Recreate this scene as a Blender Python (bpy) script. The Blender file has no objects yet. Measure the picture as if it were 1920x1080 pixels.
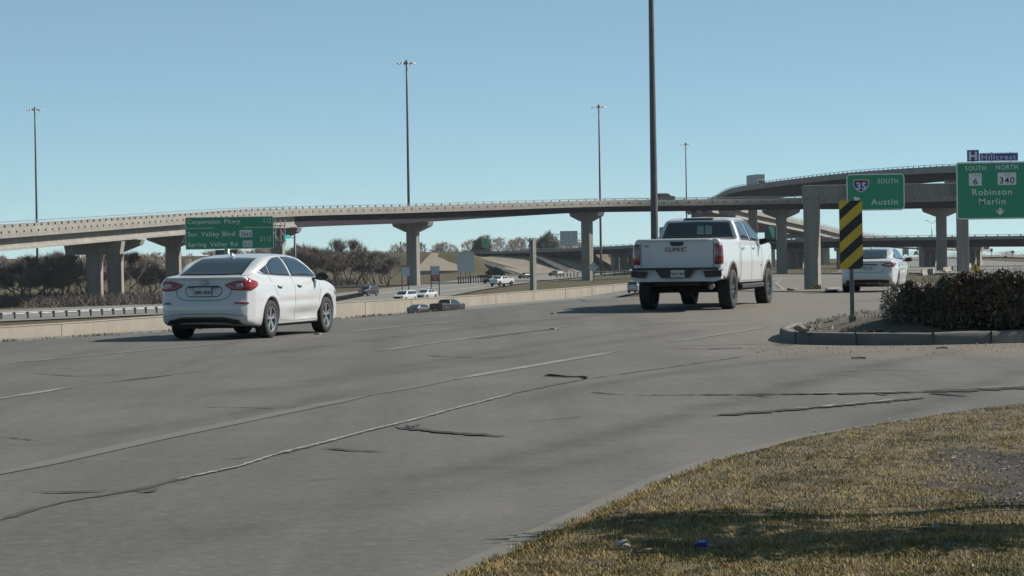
import bpy, bmesh, math, random
import numpy as np
from mathutils import Vector, Matrix
from mathutils.bvhtree import BVHTree

SC = bpy.context.scene
COL = SC.collection
PI = math.pi
RAD = math.radians

# ------------------------------------------------------------------ camera
F = 5000.0            # focal length in photo pixels (1920 wide)
HCAM = 1.45
ROLL = RAD(0.9)
TANP = 72.0 / 5000.0
PITCH = math.atan(TANP)
cam_d = bpy.data.cameras.new('camera')
cam_d.sensor_width = 36.0
cam_d.lens = 36.0 * F / 1920.0
cam_d.clip_start = 0.5
cam_d.clip_end = 30000.0
cam = bpy.data.objects.new('camera', cam_d)
COL.objects.link(cam)
cam.matrix_world = Matrix.Translation((0, 0, HCAM)) @ Matrix.Rotation(PI / 2 - PITCH, 4, 'X') @ Matrix.Rotation(-ROLL, 4, 'Z')
SC.camera = cam
CM = cam.matrix_world.to_3x3()
CR, CU, CF = (np.array(CM.col[0]), np.array(CM.col[1]), -np.array(CM.col[2]))
C0 = np.array((0, 0, HCAM))

# ------------------------------------------------------------------ light
SUN_EL, SUN_AZ = RAD(38), math.atan2(0.966, 0.26)     # azimuth from +Y towards +X
w = bpy.data.worlds.new('World'); SC.world = w; w.use_nodes = True
nt = w.node_tree; nt.nodes.clear()
sky = nt.nodes.new('ShaderNodeTexSky'); sky.sky_type = 'NISHITA'; sky.sun_disc = False
sky.sun_elevation = SUN_EL; sky.sun_rotation = SUN_AZ
sky.altitude = 0; sky.air_density = 0.4; sky.dust_density = 0.0; sky.ozone_density = 5.0
bg = nt.nodes.new('ShaderNodeBackground'); bg.inputs[1].default_value = 0.078
out = nt.nodes.new('ShaderNodeOutputWorld')
tint = nt.nodes.new('ShaderNodeMix'); tint.data_type = 'RGBA'; tint.blend_type = 'MULTIPLY'; tint.inputs[0].default_value = 1.0; tint.inputs[7].default_value = (1.15, 1.11, 0.86, 1)
nt.links.new(sky.outputs[0], tint.inputs[6]); flat_ = nt.nodes.new('ShaderNodeMix'); flat_.data_type = 'RGBA'; flat_.inputs[0].default_value = 0.34; flat_.inputs[7].default_value = (2.85, 4.7, 5.4, 1)
nt.links.new(tint.outputs[2], flat_.inputs[6]); nt.links.new(flat_.outputs[2], bg.inputs[0]); nt.links.new(bg.outputs[0], out.inputs[0])
sd = bpy.data.lights.new('sun', 'SUN'); sd.energy = 5.0; sd.angle = RAD(0.5); sd.color = (1.0, 0.93, 0.83)
so = bpy.data.objects.new('sun', sd); COL.objects.link(so)
sv = Vector((math.sin(SUN_AZ) * math.cos(SUN_EL), math.cos(SUN_AZ) * math.cos(SUN_EL), math.sin(SUN_EL)))
so.rotation_euler = sv.to_track_quat('Z', 'Y').to_euler(); so.location = (30, 10, 60)
SC.view_settings.view_transform = 'Standard'; SC.view_settings.look = 'None'
SC.view_settings.exposure = 0.65; SC.view_settings.gamma = 1.0
SC.view_settings.use_curve_mapping = False

# ------------------------------------------------------------------ helpers
def PX(px, py, D):
    """world point seen at photo pixel (px,py) at distance D along the axis"""
    return C0 + D * (CF + (px - 960) / F * CR + (540 - py) / F * CU)
def HZ(px):
    return 468 + (960 - px) * math.tan(ROLL)
def X_at(px, D):
    return float(PX(px, HZ(px), D)[0])
def sstep(a, b, x):
    t = np.clip((np.asarray(x, float) - a) / (b - a), 0, 1)
    return t * t * (3 - 2 * t)

def tag(o, label=None, cat=None, group=None, kind=None):
    if label: o['label'] = label
    if cat: o['category'] = cat
    if group: o['group'] = group
    if kind: o['kind'] = kind
    return o
def empty(name, loc=(0, 0, 0), rz=0.0, label=None, cat=None, group=None, parent=None):
    o = bpy.data.objects.new(name, None); COL.objects.link(o)
    o.location = Vector([float(v) for v in loc]); o.rotation_euler = (0, 0, rz)
    if parent: o.parent = parent
    return tag(o, label, cat, group)
def link(name, me, parent=None, mats=None, smooth=False, loc=None):
    o = bpy.data.objects.new(name, me); COL.objects.link(o)
    if parent: o.parent = parent
    if loc is not None: o.location = Vector([float(v) for v in loc])
    if mats is not None:
        mi = np.zeros(len(me.polygons), np.int32); me.polygons.foreach_get('material_index', mi)
        me.materials.clear()
        for m in (mats if isinstance(mats, (list, tuple)) else [mats]): me.materials.append(m)
        if isinstance(mats, (list, tuple)) and len(mats) > 1: me.polygons.foreach_set('material_index', mi)
    if smooth: me.polygons.foreach_set('use_smooth', [True] * len(me.polygons))
    return o
def mesh_of(verts, faces, name='mesh', midx=None):
    me = bpy.data.meshes.new(name)
    me.from_pydata([tuple(float(c) for c in v) for v in verts], [], [tuple(int(i) for i in f) for f in faces])
    if midx is not None: me.polygons.foreach_set('material_index', midx)
    me.update()
    return me
def np_mesh(verts, faces, name='mesh'):
    """fast: verts (n,3) faces (m,k)"""
    me = bpy.data.meshes.new(name)
    verts = np.ascontiguousarray(verts, np.float32); faces = np.ascontiguousarray(faces, np.int32)
    m, k = faces.shape
    me.vertices.add(len(verts)); me.vertices.foreach_set('co', verts.ravel())
    me.loops.add(m * k); me.loops.foreach_set('vertex_index', faces.ravel())
    me.polygons.add(m)
    me.polygons.foreach_set('loop_start', np.arange(m, dtype=np.int32) * k)
    me.polygons.foreach_set('loop_total', np.full(m, k, np.int32))
    me.update(calc_edges=True)
    return me

class MB:
    """mesh collector"""
    def __init__(s): s.v = []; s.f = []; s.m = []
    def add(s, vs, fs, mi=0):
        n = len(s.v); s.v += [tuple(v) for v in vs]; s.f += [tuple(i + n for i in f) for f in fs]; s.m += [mi] * len(fs)
        return s
    def box(s, c, d, rz=0.0, mi=0, rx=0.0):
        cx, cy, cz = c; dx, dy, dz = d[0] / 2, d[1] / 2, d[2] / 2
        vs = []
        cr, sr = math.cos(rz), math.sin(rz); ca, sa = math.cos(rx), math.sin(rx)
        for sx, sy, sz in ((-1,-1,-1),(1,-1,-1),(1,1,-1),(-1,1,-1),(-1,-1,1),(1,-1,1),(1,1,1),(-1,1,1)):
            x, y, z = sx * dx, sy * dy, sz * dz
            y, z = y * ca - z * sa, y * sa + z * ca
            vs.append((cx + x * cr - y * sr, cy + x * sr + y * cr, cz + z))
        return s.add(vs, [(0,3,2,1),(4,5,6,7),(0,1,5,4),(1,2,6,5),(2,3,7,6),(3,0,4,7)], mi)
    def tube(s, pts, r, n=8, mi=0, cap=True):
        pts = [Vector([float(c) for c in p]) for p in pts]
        rs = r if isinstance(r, (list, tuple)) else [r] * len(pts)
        base = len(s.v); prev = None
        for i, p in enumerate(pts):
            t = (pts[min(i + 1, len(pts) - 1)] - pts[max(i - 1, 0)]).normalized()
            a = t.cross(Vector((0, 0, 1)))
            if a.length < 0.05: a = t.cross(Vector((0, 1, 0)))
            a.normalize(); b = t.cross(a)
            for k in range(n):
                q = 2 * PI * k / n
                s.v.append(tuple(p + (a * math.cos(q) + b * math.sin(q)) * rs[i]))
        for i in range(len(pts) - 1):
            for k in range(n):
                k2 = (k + 1) % n
                s.f.append((base + i * n + k, base + i * n + k2, base + (i + 1) * n + k2, base + (i + 1) * n + k)); s.m.append(mi)
        if cap:
            s.f.append(tuple(base + k for k in range(n))[::-1]); s.m.append(mi)
            s.f.append(tuple(base + (len(pts) - 1) * n + k for k in range(n))); s.m.append(mi)
        return s
    def prism(s, poly, y0, y1, mi=0, xf=None):
        """poly in (x,z), extruded along y"""
        n = len(poly)
        vs = [(p[0], y0, p[1]) for p in poly] + [(p[0], y1, p[1]) for p in poly]
        if xf: vs = [xf(*v) for v in vs]
        fs = [tuple(range(n)), tuple(range(n, 2 * n))[::-1]] + [(i, i + n, (i + 1) % n + n, (i + 1) % n) for i in range(n)]
        return s.add(vs, fs, mi)
    def lathe(s, prof, n=32, mi=0, axis='z', closed=False):
        base = len(s.v); m = len(prof)
        for k in range(n):
            q = 2 * PI * k / n; c, sn = math.cos(q), math.sin(q)
            for r, h in prof:
                s.v.append({'z': (r * c, r * sn, h), 'y': (r * c, h, r * sn)}[axis])
        for k in range(n):
            k2 = (k + 1) % n
            for i in range(m if closed else m - 1):
                i2 = (i + 1) % m
                s.f.append((base + k * m + i, base + k2 * m + i, base + k2 * m + i2, base + k * m + i2)); s.m.append(mi)
        return s
    def mesh(s, name='mesh', recalc=True):
        me = mesh_of(s.v, s.f, name, s.m)
        if recalc:
            b = bmesh.new(); b.from_mesh(me); bmesh.ops.recalc_face_normals(b, faces=b.faces); b.to_mesh(me); b.free()
        return me
    def build(s, name, mats, parent=None, smooth=False, loc=None, recalc=True, bevel=0):
        me = s.mesh(name, recalc)
        o = link(name, me, parent, mats, smooth, loc)
        if bevel:
            md = o.modifiers.new('bevel', 'BEVEL'); md.width = bevel; md.segments = 2; md.limit_method = 'ANGLE'; md.angle_limit = RAD(40)
            o.data.polygons.foreach_set('use_smooth', [True] * len(o.data.polygons))
            md2 = o.modifiers.new('wn', 'WEIGHTED_NORMAL'); md2.keep_sharp = True
        return o

def copy_tree(o, parent=None):
    c = o.copy(); COL.objects.link(c); c.parent = parent
    for ch in o.children: copy_tree(ch, c)
    return c

# ------------------------------------------------------------------ materials
def _nodes(name):
    m = bpy.data.materials.new(name); m.use_nodes = True
    t = m.node_tree; p = t.nodes['Principled BSDF']
    return m, t, p
def N(t, typ, **kw):
    n = t.nodes.new(typ)
    for k, v in kw.items(): setattr(n, k, v)
    return n
def coords(t, scale=(1, 1, 1), rot=(0, 0, 0), src='Object'):
    c = N(t, 'ShaderNodeTexCoord'); mp = N(t, 'ShaderNodeMapping')
    mp.inputs['Scale'].default_value = scale; mp.inputs['Rotation'].default_value = rot
    t.links.new(c.outputs[src], mp.inputs['Vector']); return mp.outputs[0]
def noise(t, vec, scale, detail=4, rough=0.6, dist=0.0):
    n = N(t, 'ShaderNodeTexNoise'); n.inputs['Scale'].default_value = scale
    n.inputs['Detail'].default_value = detail; n.inputs['Roughness'].default_value = rough; n.inputs['Distortion'].default_value = dist
    t.links.new(vec, n.inputs['Vector']); return n.outputs['Fac']
def ramp(t, fac, stops):
    r = N(t, 'ShaderNodeValToRGB'); e = r.color_ramp.elements
    while len(e) < len(stops): e.new(0.5)
    for i, (p, c) in enumerate(stops):
        e[i].position = p; e[i].color = (*c, 1) if len(c) == 3 else c
    t.links.new(fac, r.inputs[0]); return r.outputs[0]
def mixc(t, fac, a, b, mode='MIX'):
    m = N(t, 'ShaderNodeMix', data_type='RGBA', blend_type=mode)
    for sock, v in ((m.inputs[0], fac), (m.inputs[6], a), (m.inputs[7], b)):
        if isinstance(v, (int, float)): sock.default_value = v
        elif isinstance(v, tuple): sock.default_value = (*v, 1) if len(v) == 3 else v
        else: t.links.new(v, sock)
    return m.outputs[2]
def bump(t, p, h, strength=0.3, dist=0.02):
    b = N(t, 'ShaderNodeBump'); b.inputs['Strength'].default_value = strength; b.inputs['Distance'].default_value = dist
    t.links.new(h, b.inputs['Height']); t.links.new(b.outputs[0], p.inputs['Normal'])
KA = 0.60            # overall reflectance scale that goes with the exposure
def simple(name, col, rough=0.6, metal=0.0, coat=0.0, var=0.12, vscale=3.0, bmp=0.0, bscale=40.0, spec=0.5, emit=0.0):
    m, t, p = _nodes(name)
    v = coords(t)
    if metal < 0.5 and not emit: col = tuple(c * (KA if coat == 0 else 0.72) for c in col)
    f = noise(t, v, vscale, 5, 0.65)
    lo = tuple(max(0, c * (1 - var)) for c in col); hi = tuple(min(1, c * (1 + var)) for c in col)
    t.links.new(ramp(t, f, [(0.3, lo), (0.7, hi)]), p.inputs['Base Color'])
    p.inputs['Roughness'].default_value = rough; p.inputs['Metallic'].default_value = metal
    p.inputs['Specular IOR Level'].default_value = spec
    if coat: p.inputs['Coat Weight'].default_value = coat; p.inputs['Coat Roughness'].default_value = 0.04
    if bmp: bump(t, p, noise(t, v, bscale, 3, 0.6), bmp, 0.01)
    if emit:
        p.inputs['Emission Color'].default_value = (*col, 1); p.inputs['Emission Strength'].default_value = emit
    return m
def concrete(name, col, streak=0.25, bscale=3.0, big=0.25):
    """weathered concrete: broad mottling, vertical rain streaks, fine grain"""
    m, t, p = _nodes(name)
    col = tuple(c * KA for c in col)
    v = coords(t)
    a = noise(t, v, big, 6, 0.7)
    vs = coords(t, (1.3, 1.3, 0.09)); s = noise(t, vs, 1.0, 5, 0.7)
    g = noise(t, v, 14.0, 4, 0.7)
    c1 = ramp(t, a, [(0.3, tuple(c * 0.80 for c in col)), (0.7, tuple(c * 1.12 for c in col))])
    c2 = mixc(t, ramp(t, s, [(0.42, (0, 0, 0)), (0.66, (streak,) * 3)]), c1, tuple(c * 0.45 for c in col))
    c3 = mixc(t, 0.25, c2, ramp(t, g, [(0.3, tuple(c * 0.7 for c in col)), (0.7, tuple(min(1, c * 1.2) for c in col))]))
    t.links.new(c3, p.inputs['Base Color']); p.inputs['Roughness'].default_value = 0.9
    p.inputs['Specular IOR Level'].default_value = 0.25
    bump(t, p, noise(t, v, bscale, 5, 0.7), 0.15, 0.05)
    return m

M = {}
M['conc'] = concrete('pale_concrete', (0.355, 0.34, 0.31), 0.5)
M['conc_dk'] = concrete('weathered_concrete', (0.40, 0.38, 0.35), 0.65)
M['conc_wall'] = concrete('barrier_concrete', (0.44, 0.40, 0.33), 0.25)
M['girder'] = simple('brown_steel_girder', (0.040, 0.033, 0.042), 0.8, 0.0, var=0.25, vscale=0.6, spec=0.15)
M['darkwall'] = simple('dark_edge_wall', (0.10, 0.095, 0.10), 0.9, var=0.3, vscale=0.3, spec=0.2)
M['slot'] = simple('drain_opening_dark', (0.02, 0.02, 0.02), 0.9)
M['rail'] = simple('grey_aluminium_rail', (0.30, 0.30, 0.30), 0.45, 0.7, var=0.15)
M['railpost'] = simple('dark_rail_post', (0.06, 0.06, 0.07), 0.6, 0.2)
M['galv'] = simple('galvanised_steel', (0.36, 0.37, 0.38), 0.45, 0.6, var=0.2, vscale=2)
M['poledk'] = simple('weathered_dark_pole', (0.13, 0.125, 0.13), 0.6, 0.3, var=0.25, vscale=0.5)
M['postgrey'] = simple('dull_grey_post', (0.20, 0.205, 0.21), 0.6, 0.2, var=0.2, vscale=6)
M['green'] = simple('sign_green_sheeting', (0.012, 0.36, 0.19), 0.45, var=0.06, vscale=1.2)
M['signwhite'] = simple('sign_white_sheeting', (1.0, 1.0, 1.0), 0.45, var=0.02)
M['blue'] = simple('sign_blue_sheeting', (0.03, 0.09, 0.42), 0.45, var=0.08)
M['red'] = simple('sign_red_sheeting', (0.28, 0.02, 0.03), 0.45, var=0.08)
M['yellow'] = simple('marker_yellow_sheeting', (0.95, 0.60, 0.04), 0.5, var=0.10, vscale=8)
M['black'] = simple('marker_black_sheeting', (0.022, 0.022, 0.026), 0.55, var=0.3, vscale=8)
M['backpanel'] = simple('bare_aluminium_sign_back', (0.62, 0.68, 0.72), 0.5, 0.0, var=0.12)
M['white_paint'] = simple('white_car_paint', (0.57, 0.585, 0.60), 0.28, coat=0.7, var=0.015)
M['white_paint2'] = simple('pearl_white_car_paint', (0.54, 0.56, 0.58), 0.30, coat=0.45, var=0.015)
M['silver_paint'] = simple('silver_car_paint', (0.38, 0.39, 0.40), 0.3, 0.4, coat=1.0, var=0.02)
M['dark_paint'] = simple('dark_grey_car_paint', (0.018, 0.019, 0.023), 0.4, coat=0.25, var=0.05)
M['grey_paint'] = simple('grey_car_paint', (0.12, 0.13, 0.14), 0.3, 0.3, coat=1.0, var=0.04)
M['glass'] = simple('tinted_car_glass', (0.012, 0.016, 0.022), 0.06, var=0.1, spec=0.9)
M['sideglass'] = simple('lightly_tinted_side_glass', (0.03, 0.05, 0.075), 0.05, var=0.15, spec=1.0)
M['paleglass'] = simple('sky_coloured_slider_glass', (0.16, 0.25, 0.24), 0.05, var=0.15, spec=0.8)
M['trim'] = simple('black_plastic_trim', (0.018, 0.018, 0.02), 0.6, var=0.1)
M['under'] = simple('dirty_underbody', (0.014, 0.013, 0.013), 0.9, var=0.3, vscale=8)
M['tyre'] = simple('tyre_rubber', (0.020, 0.020, 0.021), 0.85, var=0.25, vscale=12)
M['alloy'] = simple('bright_alloy', (0.55, 0.56, 0.58), 0.25, 0.9, var=0.08)
M['darkalloy'] = simple('smoked_alloy', (0.10, 0.10, 0.11), 0.3, 0.8, var=0.1)
M['chrome'] = simple('chrome', (0.75, 0.76, 0.78), 0.08, 1.0, var=0.02)
M['lampred'] = simple('red_lamp_lens', (0.30, 0.008, 0.014), 0.12, coat=1.0, var=0.25, vscale=9)
M['lampdk'] = simple('smoked_red_lamp_lens', (0.19, 0.012, 0.018), 0.12, coat=1.0, var=0.3, vscale=9)
M['lampclear'] = simple('clear_lamp_lens', (0.42, 0.36, 0.36), 0.12, coat=1.0)
M['plate'] = simple('number_plate_white', (0.58, 0.60, 0.60), 0.4)
M['ink'] = simple('dark_blue_ink', (0.04, 0.05, 0.10), 0.5)
M['seam'] = simple('panel_gap_shadow_line', (0.05, 0.052, 0.055), 0.7)
# ------------------------------------------------------------------ ground shape
XE = ([-60, 0, 30, 46.2, 50.4, 58.1, 67.1, 84.7, 170, 400, 600, 1000, 9000], [-50, -26, -15, -8.87, -6.66, -3.95, -0.8, 3.9, 12, 30, 48, 80, 800])
ZP = ([-60, 56, 61, 66, 75, 88, 120, 170, 250, 400, 600, 900, 1150, 2500, 3500], [0, 0, 0.085, 0.085, 0, -0.134, -0.55, -1.56, -2.7, -4.0, -5.0, -5.1, -4.4, -14, -25])
ZL = ([0, 330, 375, 420, 600, 900, 1150, 2500, 3500], [-7.0, -6.9, -6.15, -5.8, -5.6, -5.6, -4.8, -14, -25])
WA, WB = np.array((-80.0, 212.0)), np.array((19.0, 420.0))       # retaining wall, plan
WD = (WB - WA) / np.linalg.norm(WB - WA); WN = np.array((-WD[1], WD[0]))   # points left/back
def zf(x, y):
    x = np.asarray(x, float); y = np.asarray(y, float)
    xe = np.interp(y, *XE); s = xe - x
    zp0 = np.interp(y, *ZP)
    bumpw = sstep(0.0, 4.5, x - xe)
    zp = np.where((y > 56) & (y < 75), zp0 * bumpw, zp0)
    width = np.where(y < 150, 12.0, 12.0 + (y - 150) * 0.08)
    t = sstep(0.35, 1.0, s / width + 0.35) if False else sstep(0.3, 1.0, (s / width) + 0.3)
    zl = np.interp(y, *ZL)
    d = (x - WA[0]) * WN[0] + (y - WA[1]) * WN[1]
    zl = zl + (np.maximum(zl, -5.75) - zl) * sstep(5.0, 9.0, d)
    z = zp * (1 - t) + zl * t
    # overpass approach embankment (left of the bridge opening)
    yc = 870 - 0.87 * (x + 31)
    side = 1 - sstep(-16, 2, x)
    h = np.clip(1 - (np.abs(y - yc) / 1.33 - 9) / 30.0, 0, 1)
    h = h * h * (3 - 2 * h)
    z = z + (1.1 - z) * h * side * (1 - sstep(-330, -520, x) if False else 1)
    return z
def ghit(px, py, dz=0.0, dmax=1500.0):
    """first hit of the pixel ray with the ground"""
    d = CF + (px - 960) / F * CR + (540 - py) / F * CU
    Ds = np.concatenate([np.arange(6, 120, 0.25), np.arange(120, dmax, 1.5)])
    P = C0[None] + Ds[:, None] * d[None]
    below = P[:, 2] < zf(P[:, 0], P[:, 1]) + dz
    i = int(np.argmax(below)) if below.any() else len(Ds) - 1
    a, b = Ds[max(i - 1, 0)], Ds[i]
    for _ in range(24):
        m = (a + b) / 2; q = C0 + m * d
        if q[2] < float(zf(q[0], q[1])) + dz: b = m
        else: a = m
    return C0 + b * d
def flat(px, py, z=0.0):
    d = CF + (px - 960) / F * CR + (540 - py) / F * CU
    return C0 + (z - C0[2]) / d[2] * d

def grid_mesh(X, Y, Z, name):
    r, c = X.shape
    V = np.stack([X, Y, Z], -1).reshape(-1, 3)
    idx = np.arange(r * c).reshape(r, c)
    Fq = np.stack([idx[:-1, :-1], idx[:-1, 1:], idx[1:, 1:], idx[1:, :-1]], -1).reshape(-1, 4)
    return np_mesh(V, Fq, name)

# --- materials of the ground
def ground_mat():
    m, t, p = _nodes('dry_winter_grass_ground')
    v = coords(t)
    a = noise(t, v, 0.035, 5, 0.6); b = noise(t, v, 0.6, 5, 0.7); c = noise(t, v, 9.0, 4, 0.7)
    c1 = ramp(t, a, [(0.35, (0.080, 0.062, 0.042)), (0.5, (0.072, 0.064, 0.038)), (0.68, (0.050, 0.054, 0.028))])
    c2 = mixc(t, ramp(t, b, [(0.35, (0, 0, 0)), (0.7, (0.6, 0.6, 0.6))]), c1, (0.105, 0.082, 0.054))
    c3 = mixc(t, ramp(t, c, [(0.4, (0, 0, 0)), (0.75, (0.55, 0.55, 0.55))]), c2, (0.036, 0.031, 0.021))
    t.links.new(c3, p.inputs['Base Color']); p.inputs['Roughness'].default_value = 0.95; p.inputs['Specular IOR Level'].default_value = 0.1
    bump(t, p, c, 0.6, 0.05); return m
def road_mat(name, base, ang, stain=0.5, grain=1.0, dust=False):
    base = tuple(c * KA for c in base)
    m, t, p = _nodes(name)
    v = coords(t)
    # patches and tyre-polished streaks that run with the traffic
    big = noise(t, v, 0.16, 5, 0.6)
    vs = coords(t, (0.9, 0.05, 1), (0, 0, ang)); st = noise(t, vs, 1.0, 4, 0.6, 0.3)
    vs2 = coords(t, (3.0, 0.10, 1), (0, 0, ang - 0.04)); st2 = noise(t, vs2, 1.0, 3, 0.6)
    fine = noise(t, v, 55.0, 3, 0.8); med = noise(t, v, 6.0, 6, 0.75)
    grit = noise(t, v, 13.0, 4, 0.85); patch = noise(t, v, 0.55, 4, 0.7, 0.4)
    agg = N(t, 'ShaderNodeTexVoronoi'); agg.inputs['Scale'].default_value = 38.0; t.links.new(v, agg.inputs['Vector'])
    dk = tuple(c * 0.72 for c in base); lt = tuple(c * 1.22 for c in base)
    c1 = ramp(t, big, [(0.32, dk), (0.5, base), (0.70, lt)])
    c2 = mixc(t, ramp(t, st, [(0.44, (0, 0, 0)), (0.70, (stain,) * 3)]), c1, tuple(c * 0.52 for c in base))
    c2 = mixc(t, ramp(t, st2, [(0.55, (0, 0, 0)), (0.8, (0.35,) * 3)]), c2, tuple(c * 1.35 for c in base))
    c3 = mixc(t, ramp(t, med, [(0.35, (0, 0, 0)), (0.72, (0.55,) * 3)]), c2, (base[0] * 1.40, base[1] * 1.34, base[2] * 1.26))
    c3 = mixc(t, ramp(t, patch, [(0.44, (0, 0, 0)), (0.56, (0.28,) * 3)]), c3, tuple(c * 0.66 for c in base))
    c3 = mixc(t, ramp(t, grit, [(0.42, (0, 0, 0)), (0.68, (0.55 * grain,) * 3)]), c3, tuple(c * 0.55 for c in base))
    c3 = mixc(t, ramp(t, grit, [(0.30, (0.5 * grain,) * 3), (0.46, (0, 0, 0))]), c3, tuple(c * 1.6 for c in base))
    c4 = mixc(t, ramp(t, fine, [(0.50, (0, 0, 0)), (0.72, (0.6 * grain,) * 3)]), c3, tuple(c * 0.42 for c in base))
    c5 = mixc(t, ramp(t, agg.outputs['Distance'], [(0.03, (0.5 * grain,) * 3), (0.10, (0, 0, 0))]), c4, (0.26, 0.25, 0.23))
    if dust:      # pale dust swept towards the island kerb
        sp = N(t, 'ShaderNodeSeparateXYZ'); wob = N(t, 'ShaderNodeVectorMath', operation='ADD'); sc_ = N(t, 'ShaderNodeVectorMath', operation='SCALE'); nn = N(t, 'ShaderNodeTexNoise'); nn.inputs['Scale'].default_value = 0.5; nn.inputs['Detail'].default_value = 5
        t.links.new(v, nn.inputs['Vector']); t.links.new(nn.outputs['Color'], sc_.inputs[0]); sc_.inputs['Scale'].default_value = 3.0; t.links.new(v, wob.inputs[0]); t.links.new(sc_.outputs[0], wob.inputs[1]); t.links.new(wob.outputs[0], sp.inputs[0])
        a1 = N(t, 'ShaderNodeMapRange', interpolation_type='SMOOTHSTEP'); a1.inputs[1].default_value = 33.5; a1.inputs[2].default_value = 39.5; t.links.new(sp.outputs['Y'], a1.inputs[0])
        a2 = N(t, 'ShaderNodeMapRange', interpolation_type='SMOOTHSTEP'); a2.inputs[1].default_value = 2.5; a2.inputs[2].default_value = 7.0; t.links.new(sp.outputs['X'], a2.inputs[0])
        mu = N(t, 'ShaderNodeMath', operation='MULTIPLY'); t.links.new(a1.outputs[0], mu.inputs[0]); t.links.new(a2.outputs[0], mu.inputs[1])
        mu2 = N(t, 'ShaderNodeMath', operation='MULTIPLY'); t.links.new(mu.outputs[0], mu2.inputs[0]); mu2.inputs[1].default_value = 0.65
        c5 = mixc(t, mu2.outputs[0], c5, (0.145, 0.128, 0.108))
    t.links.new(c5, p.inputs['Base Color']); p.inputs['Roughness'].default_value = 0.85; p.inputs['Specular IOR Level'].default_value = 0.3
    bump(t, p, fine, 0.35, 0.006); return m
RANG = RAD(13)
M['ground'] = ground_mat()
M['road'] = road_mat('worn_grey_asphalt', (0.166, 0.158, 0.149), RANG, 0.9, dust=True)
M['highway'] = road_mat('pale_highway_concrete', (0.24, 0.235, 0.22), RAD(25), 0.3, 0.3)
M['gutter'] = concrete('gutter_concrete', (0.20, 0.19, 0.17), 0.1, 20.0, 1.5)
M['kerb'] = concrete('kerb_concrete', (0.22, 0.21, 0.195), 0.5, 12.0, 1.2)
M['line'] = None

# --- terrain sheet
ys = np.concatenate([np.arange(-60, 8, 4.0), np.arange(8, 100, 1.0), np.arange(100, 480, 4.0), np.arange(480, 1000, 8.0), np.geomspace(1000, 3500, 30)])
near_ = np.arange(-5, 5.01, 0.25); us = np.concatenate([np.linspace(-1.3, -0.34, 20)[:-1], np.linspace(-0.34, 0.0, 86)[:-1], near_ * 0, np.linspace(0.0, 0.34, 86)[1:], np.linspace(0.34, 1.3, 20)[1:]])
off_ = np.concatenate([np.full(104, -5.0), near_, np.full(104, 5.0)])
Y = np.repeat(ys[:, None], len(us), 1)
half = np.maximum(60 + np.abs(Y) * 0.9, 60)
X = us[None] * half + off_[None] + np.interp(Y, *XE)
Z = zf(X, Y) - 0.06 - np.clip((Y - 150) / 4000, 0, 0.10)
Z = Z + np.where(Y > 1500, 0, 0)
ter = link('ground', grid_mesh(X, Y, Z, 'ground'), None, M['ground'], True); tag(ter, kind='structure')

# --- the frontage road the camera stands beside
KERBPX = [(700, 1150), (800, 1105), (905, 1062), (985, 1024), (1062, 988), (1155, 944), (1235, 907), (1340, 868), (1450, 838), (1560, 815), (1700, 792), (1810, 776), (1920, 762), (2060, 745)]
kp = np.array([flat(*q) for q in KERBPX])        # grass edge, on z=0
kp = np.vstack([[kp[0] + (kp[0] - kp[2]) * 3.0], kp, [kp[-1] + np.array((10, 6.0, 0))], [kp[-1] + np.array((60, 36, 0))]])
def x_kerb(y):
    return np.interp(y, kp[:, 1], kp[:, 0])
ys = np.concatenate([np.linspace(-30, 10, 12), np.arange(10.3, 48, 0.5), np.arange(48, 100, 1.0), np.arange(100, 320, 3.0)])
rows = []
for y in ys:
    x0 = float(np.interp(y, *XE)) - 0.55
    x1 = float(x_kerb(y)) if y > kp[0, 1] else float(kp[0, 0]) + (y - kp[0, 1]) * 0.6
    if y > 25: x1 = min(x1, 22 + 0.35 * y)
    x1 = max(x1, x0 + 4)
    rows.append(np.stack([x0 + (x1 - x0) * np.linspace(0, 1, 64), np.full(64, y)], -1))
R = np.array(rows)
road = link('road', grid_mesh(R[:, :, 0], R[:, :, 1], zf(R[:, :, 0], R[:, :, 1]), 'road'), None, M['road'], True); tag(road, kind='structure')

def drape_ribbon(pts, width, z=0.006, step=0.4, jag=0.0, seed=0, taper=True, widths=None):
    """pts: world xy list; returns mesh ribbon following the ground"""
    pts = np.array([p[:2] for p in pts], float)
    seg = np.linalg.norm(np.diff(pts, axis=0), axis=1); L = np.concatenate([[0], np.cumsum(seg)])
    n = max(3, int(L[-1] / step)); s = np.linspace(0, L[-1], n)
    x = np.interp(s, L, pts[:, 0]); y = np.interp(s, L, pts[:, 1])
    if widths is not None: wv = np.interp(s, L, widths)
    else: wv = np.full(n, width)
    rng = np.random.RandomState(seed)
    if jag:
        j = rng.randn(n); j = np.convolve(j, [0.25, 0.5, 0.25], 'same') * jag
        y = y + j * 1.0; wv = wv * np.clip(1 + rng.randn(n) * 0.45, 0.2, 2.2)
    dx = np.gradient(x); dy = np.gradient(y); l = np.hypot(dx, dy) + 1e-9
    nx, ny = -dy / l, dx / l
    if taper: wv = wv * np.clip(np.minimum(np.arange(n), n - 1 - np.arange(n)) / 3.0, 0.05, 1)
    A = np.stack([x - nx * wv / 2, y - ny * wv / 2], -1); B = np.stack([x + nx * wv / 2, y + ny * wv / 2], -1)
    G = np.stack([A, (A + B) / 2, B], 1)
    return grid_mesh(G[:, :, 0], G[:, :, 1], zf(G[:, :, 0], G[:, :, 1]) + z, 'ribbon')
def px_ribbon(name, pxs, width, mat, z=0.006, **kw):
    o = link(name, drape_ribbon([ghit(*q) for q in pxs], width, z, **kw), None, mat, True)
    return tag(o, kind='structure')

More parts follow.
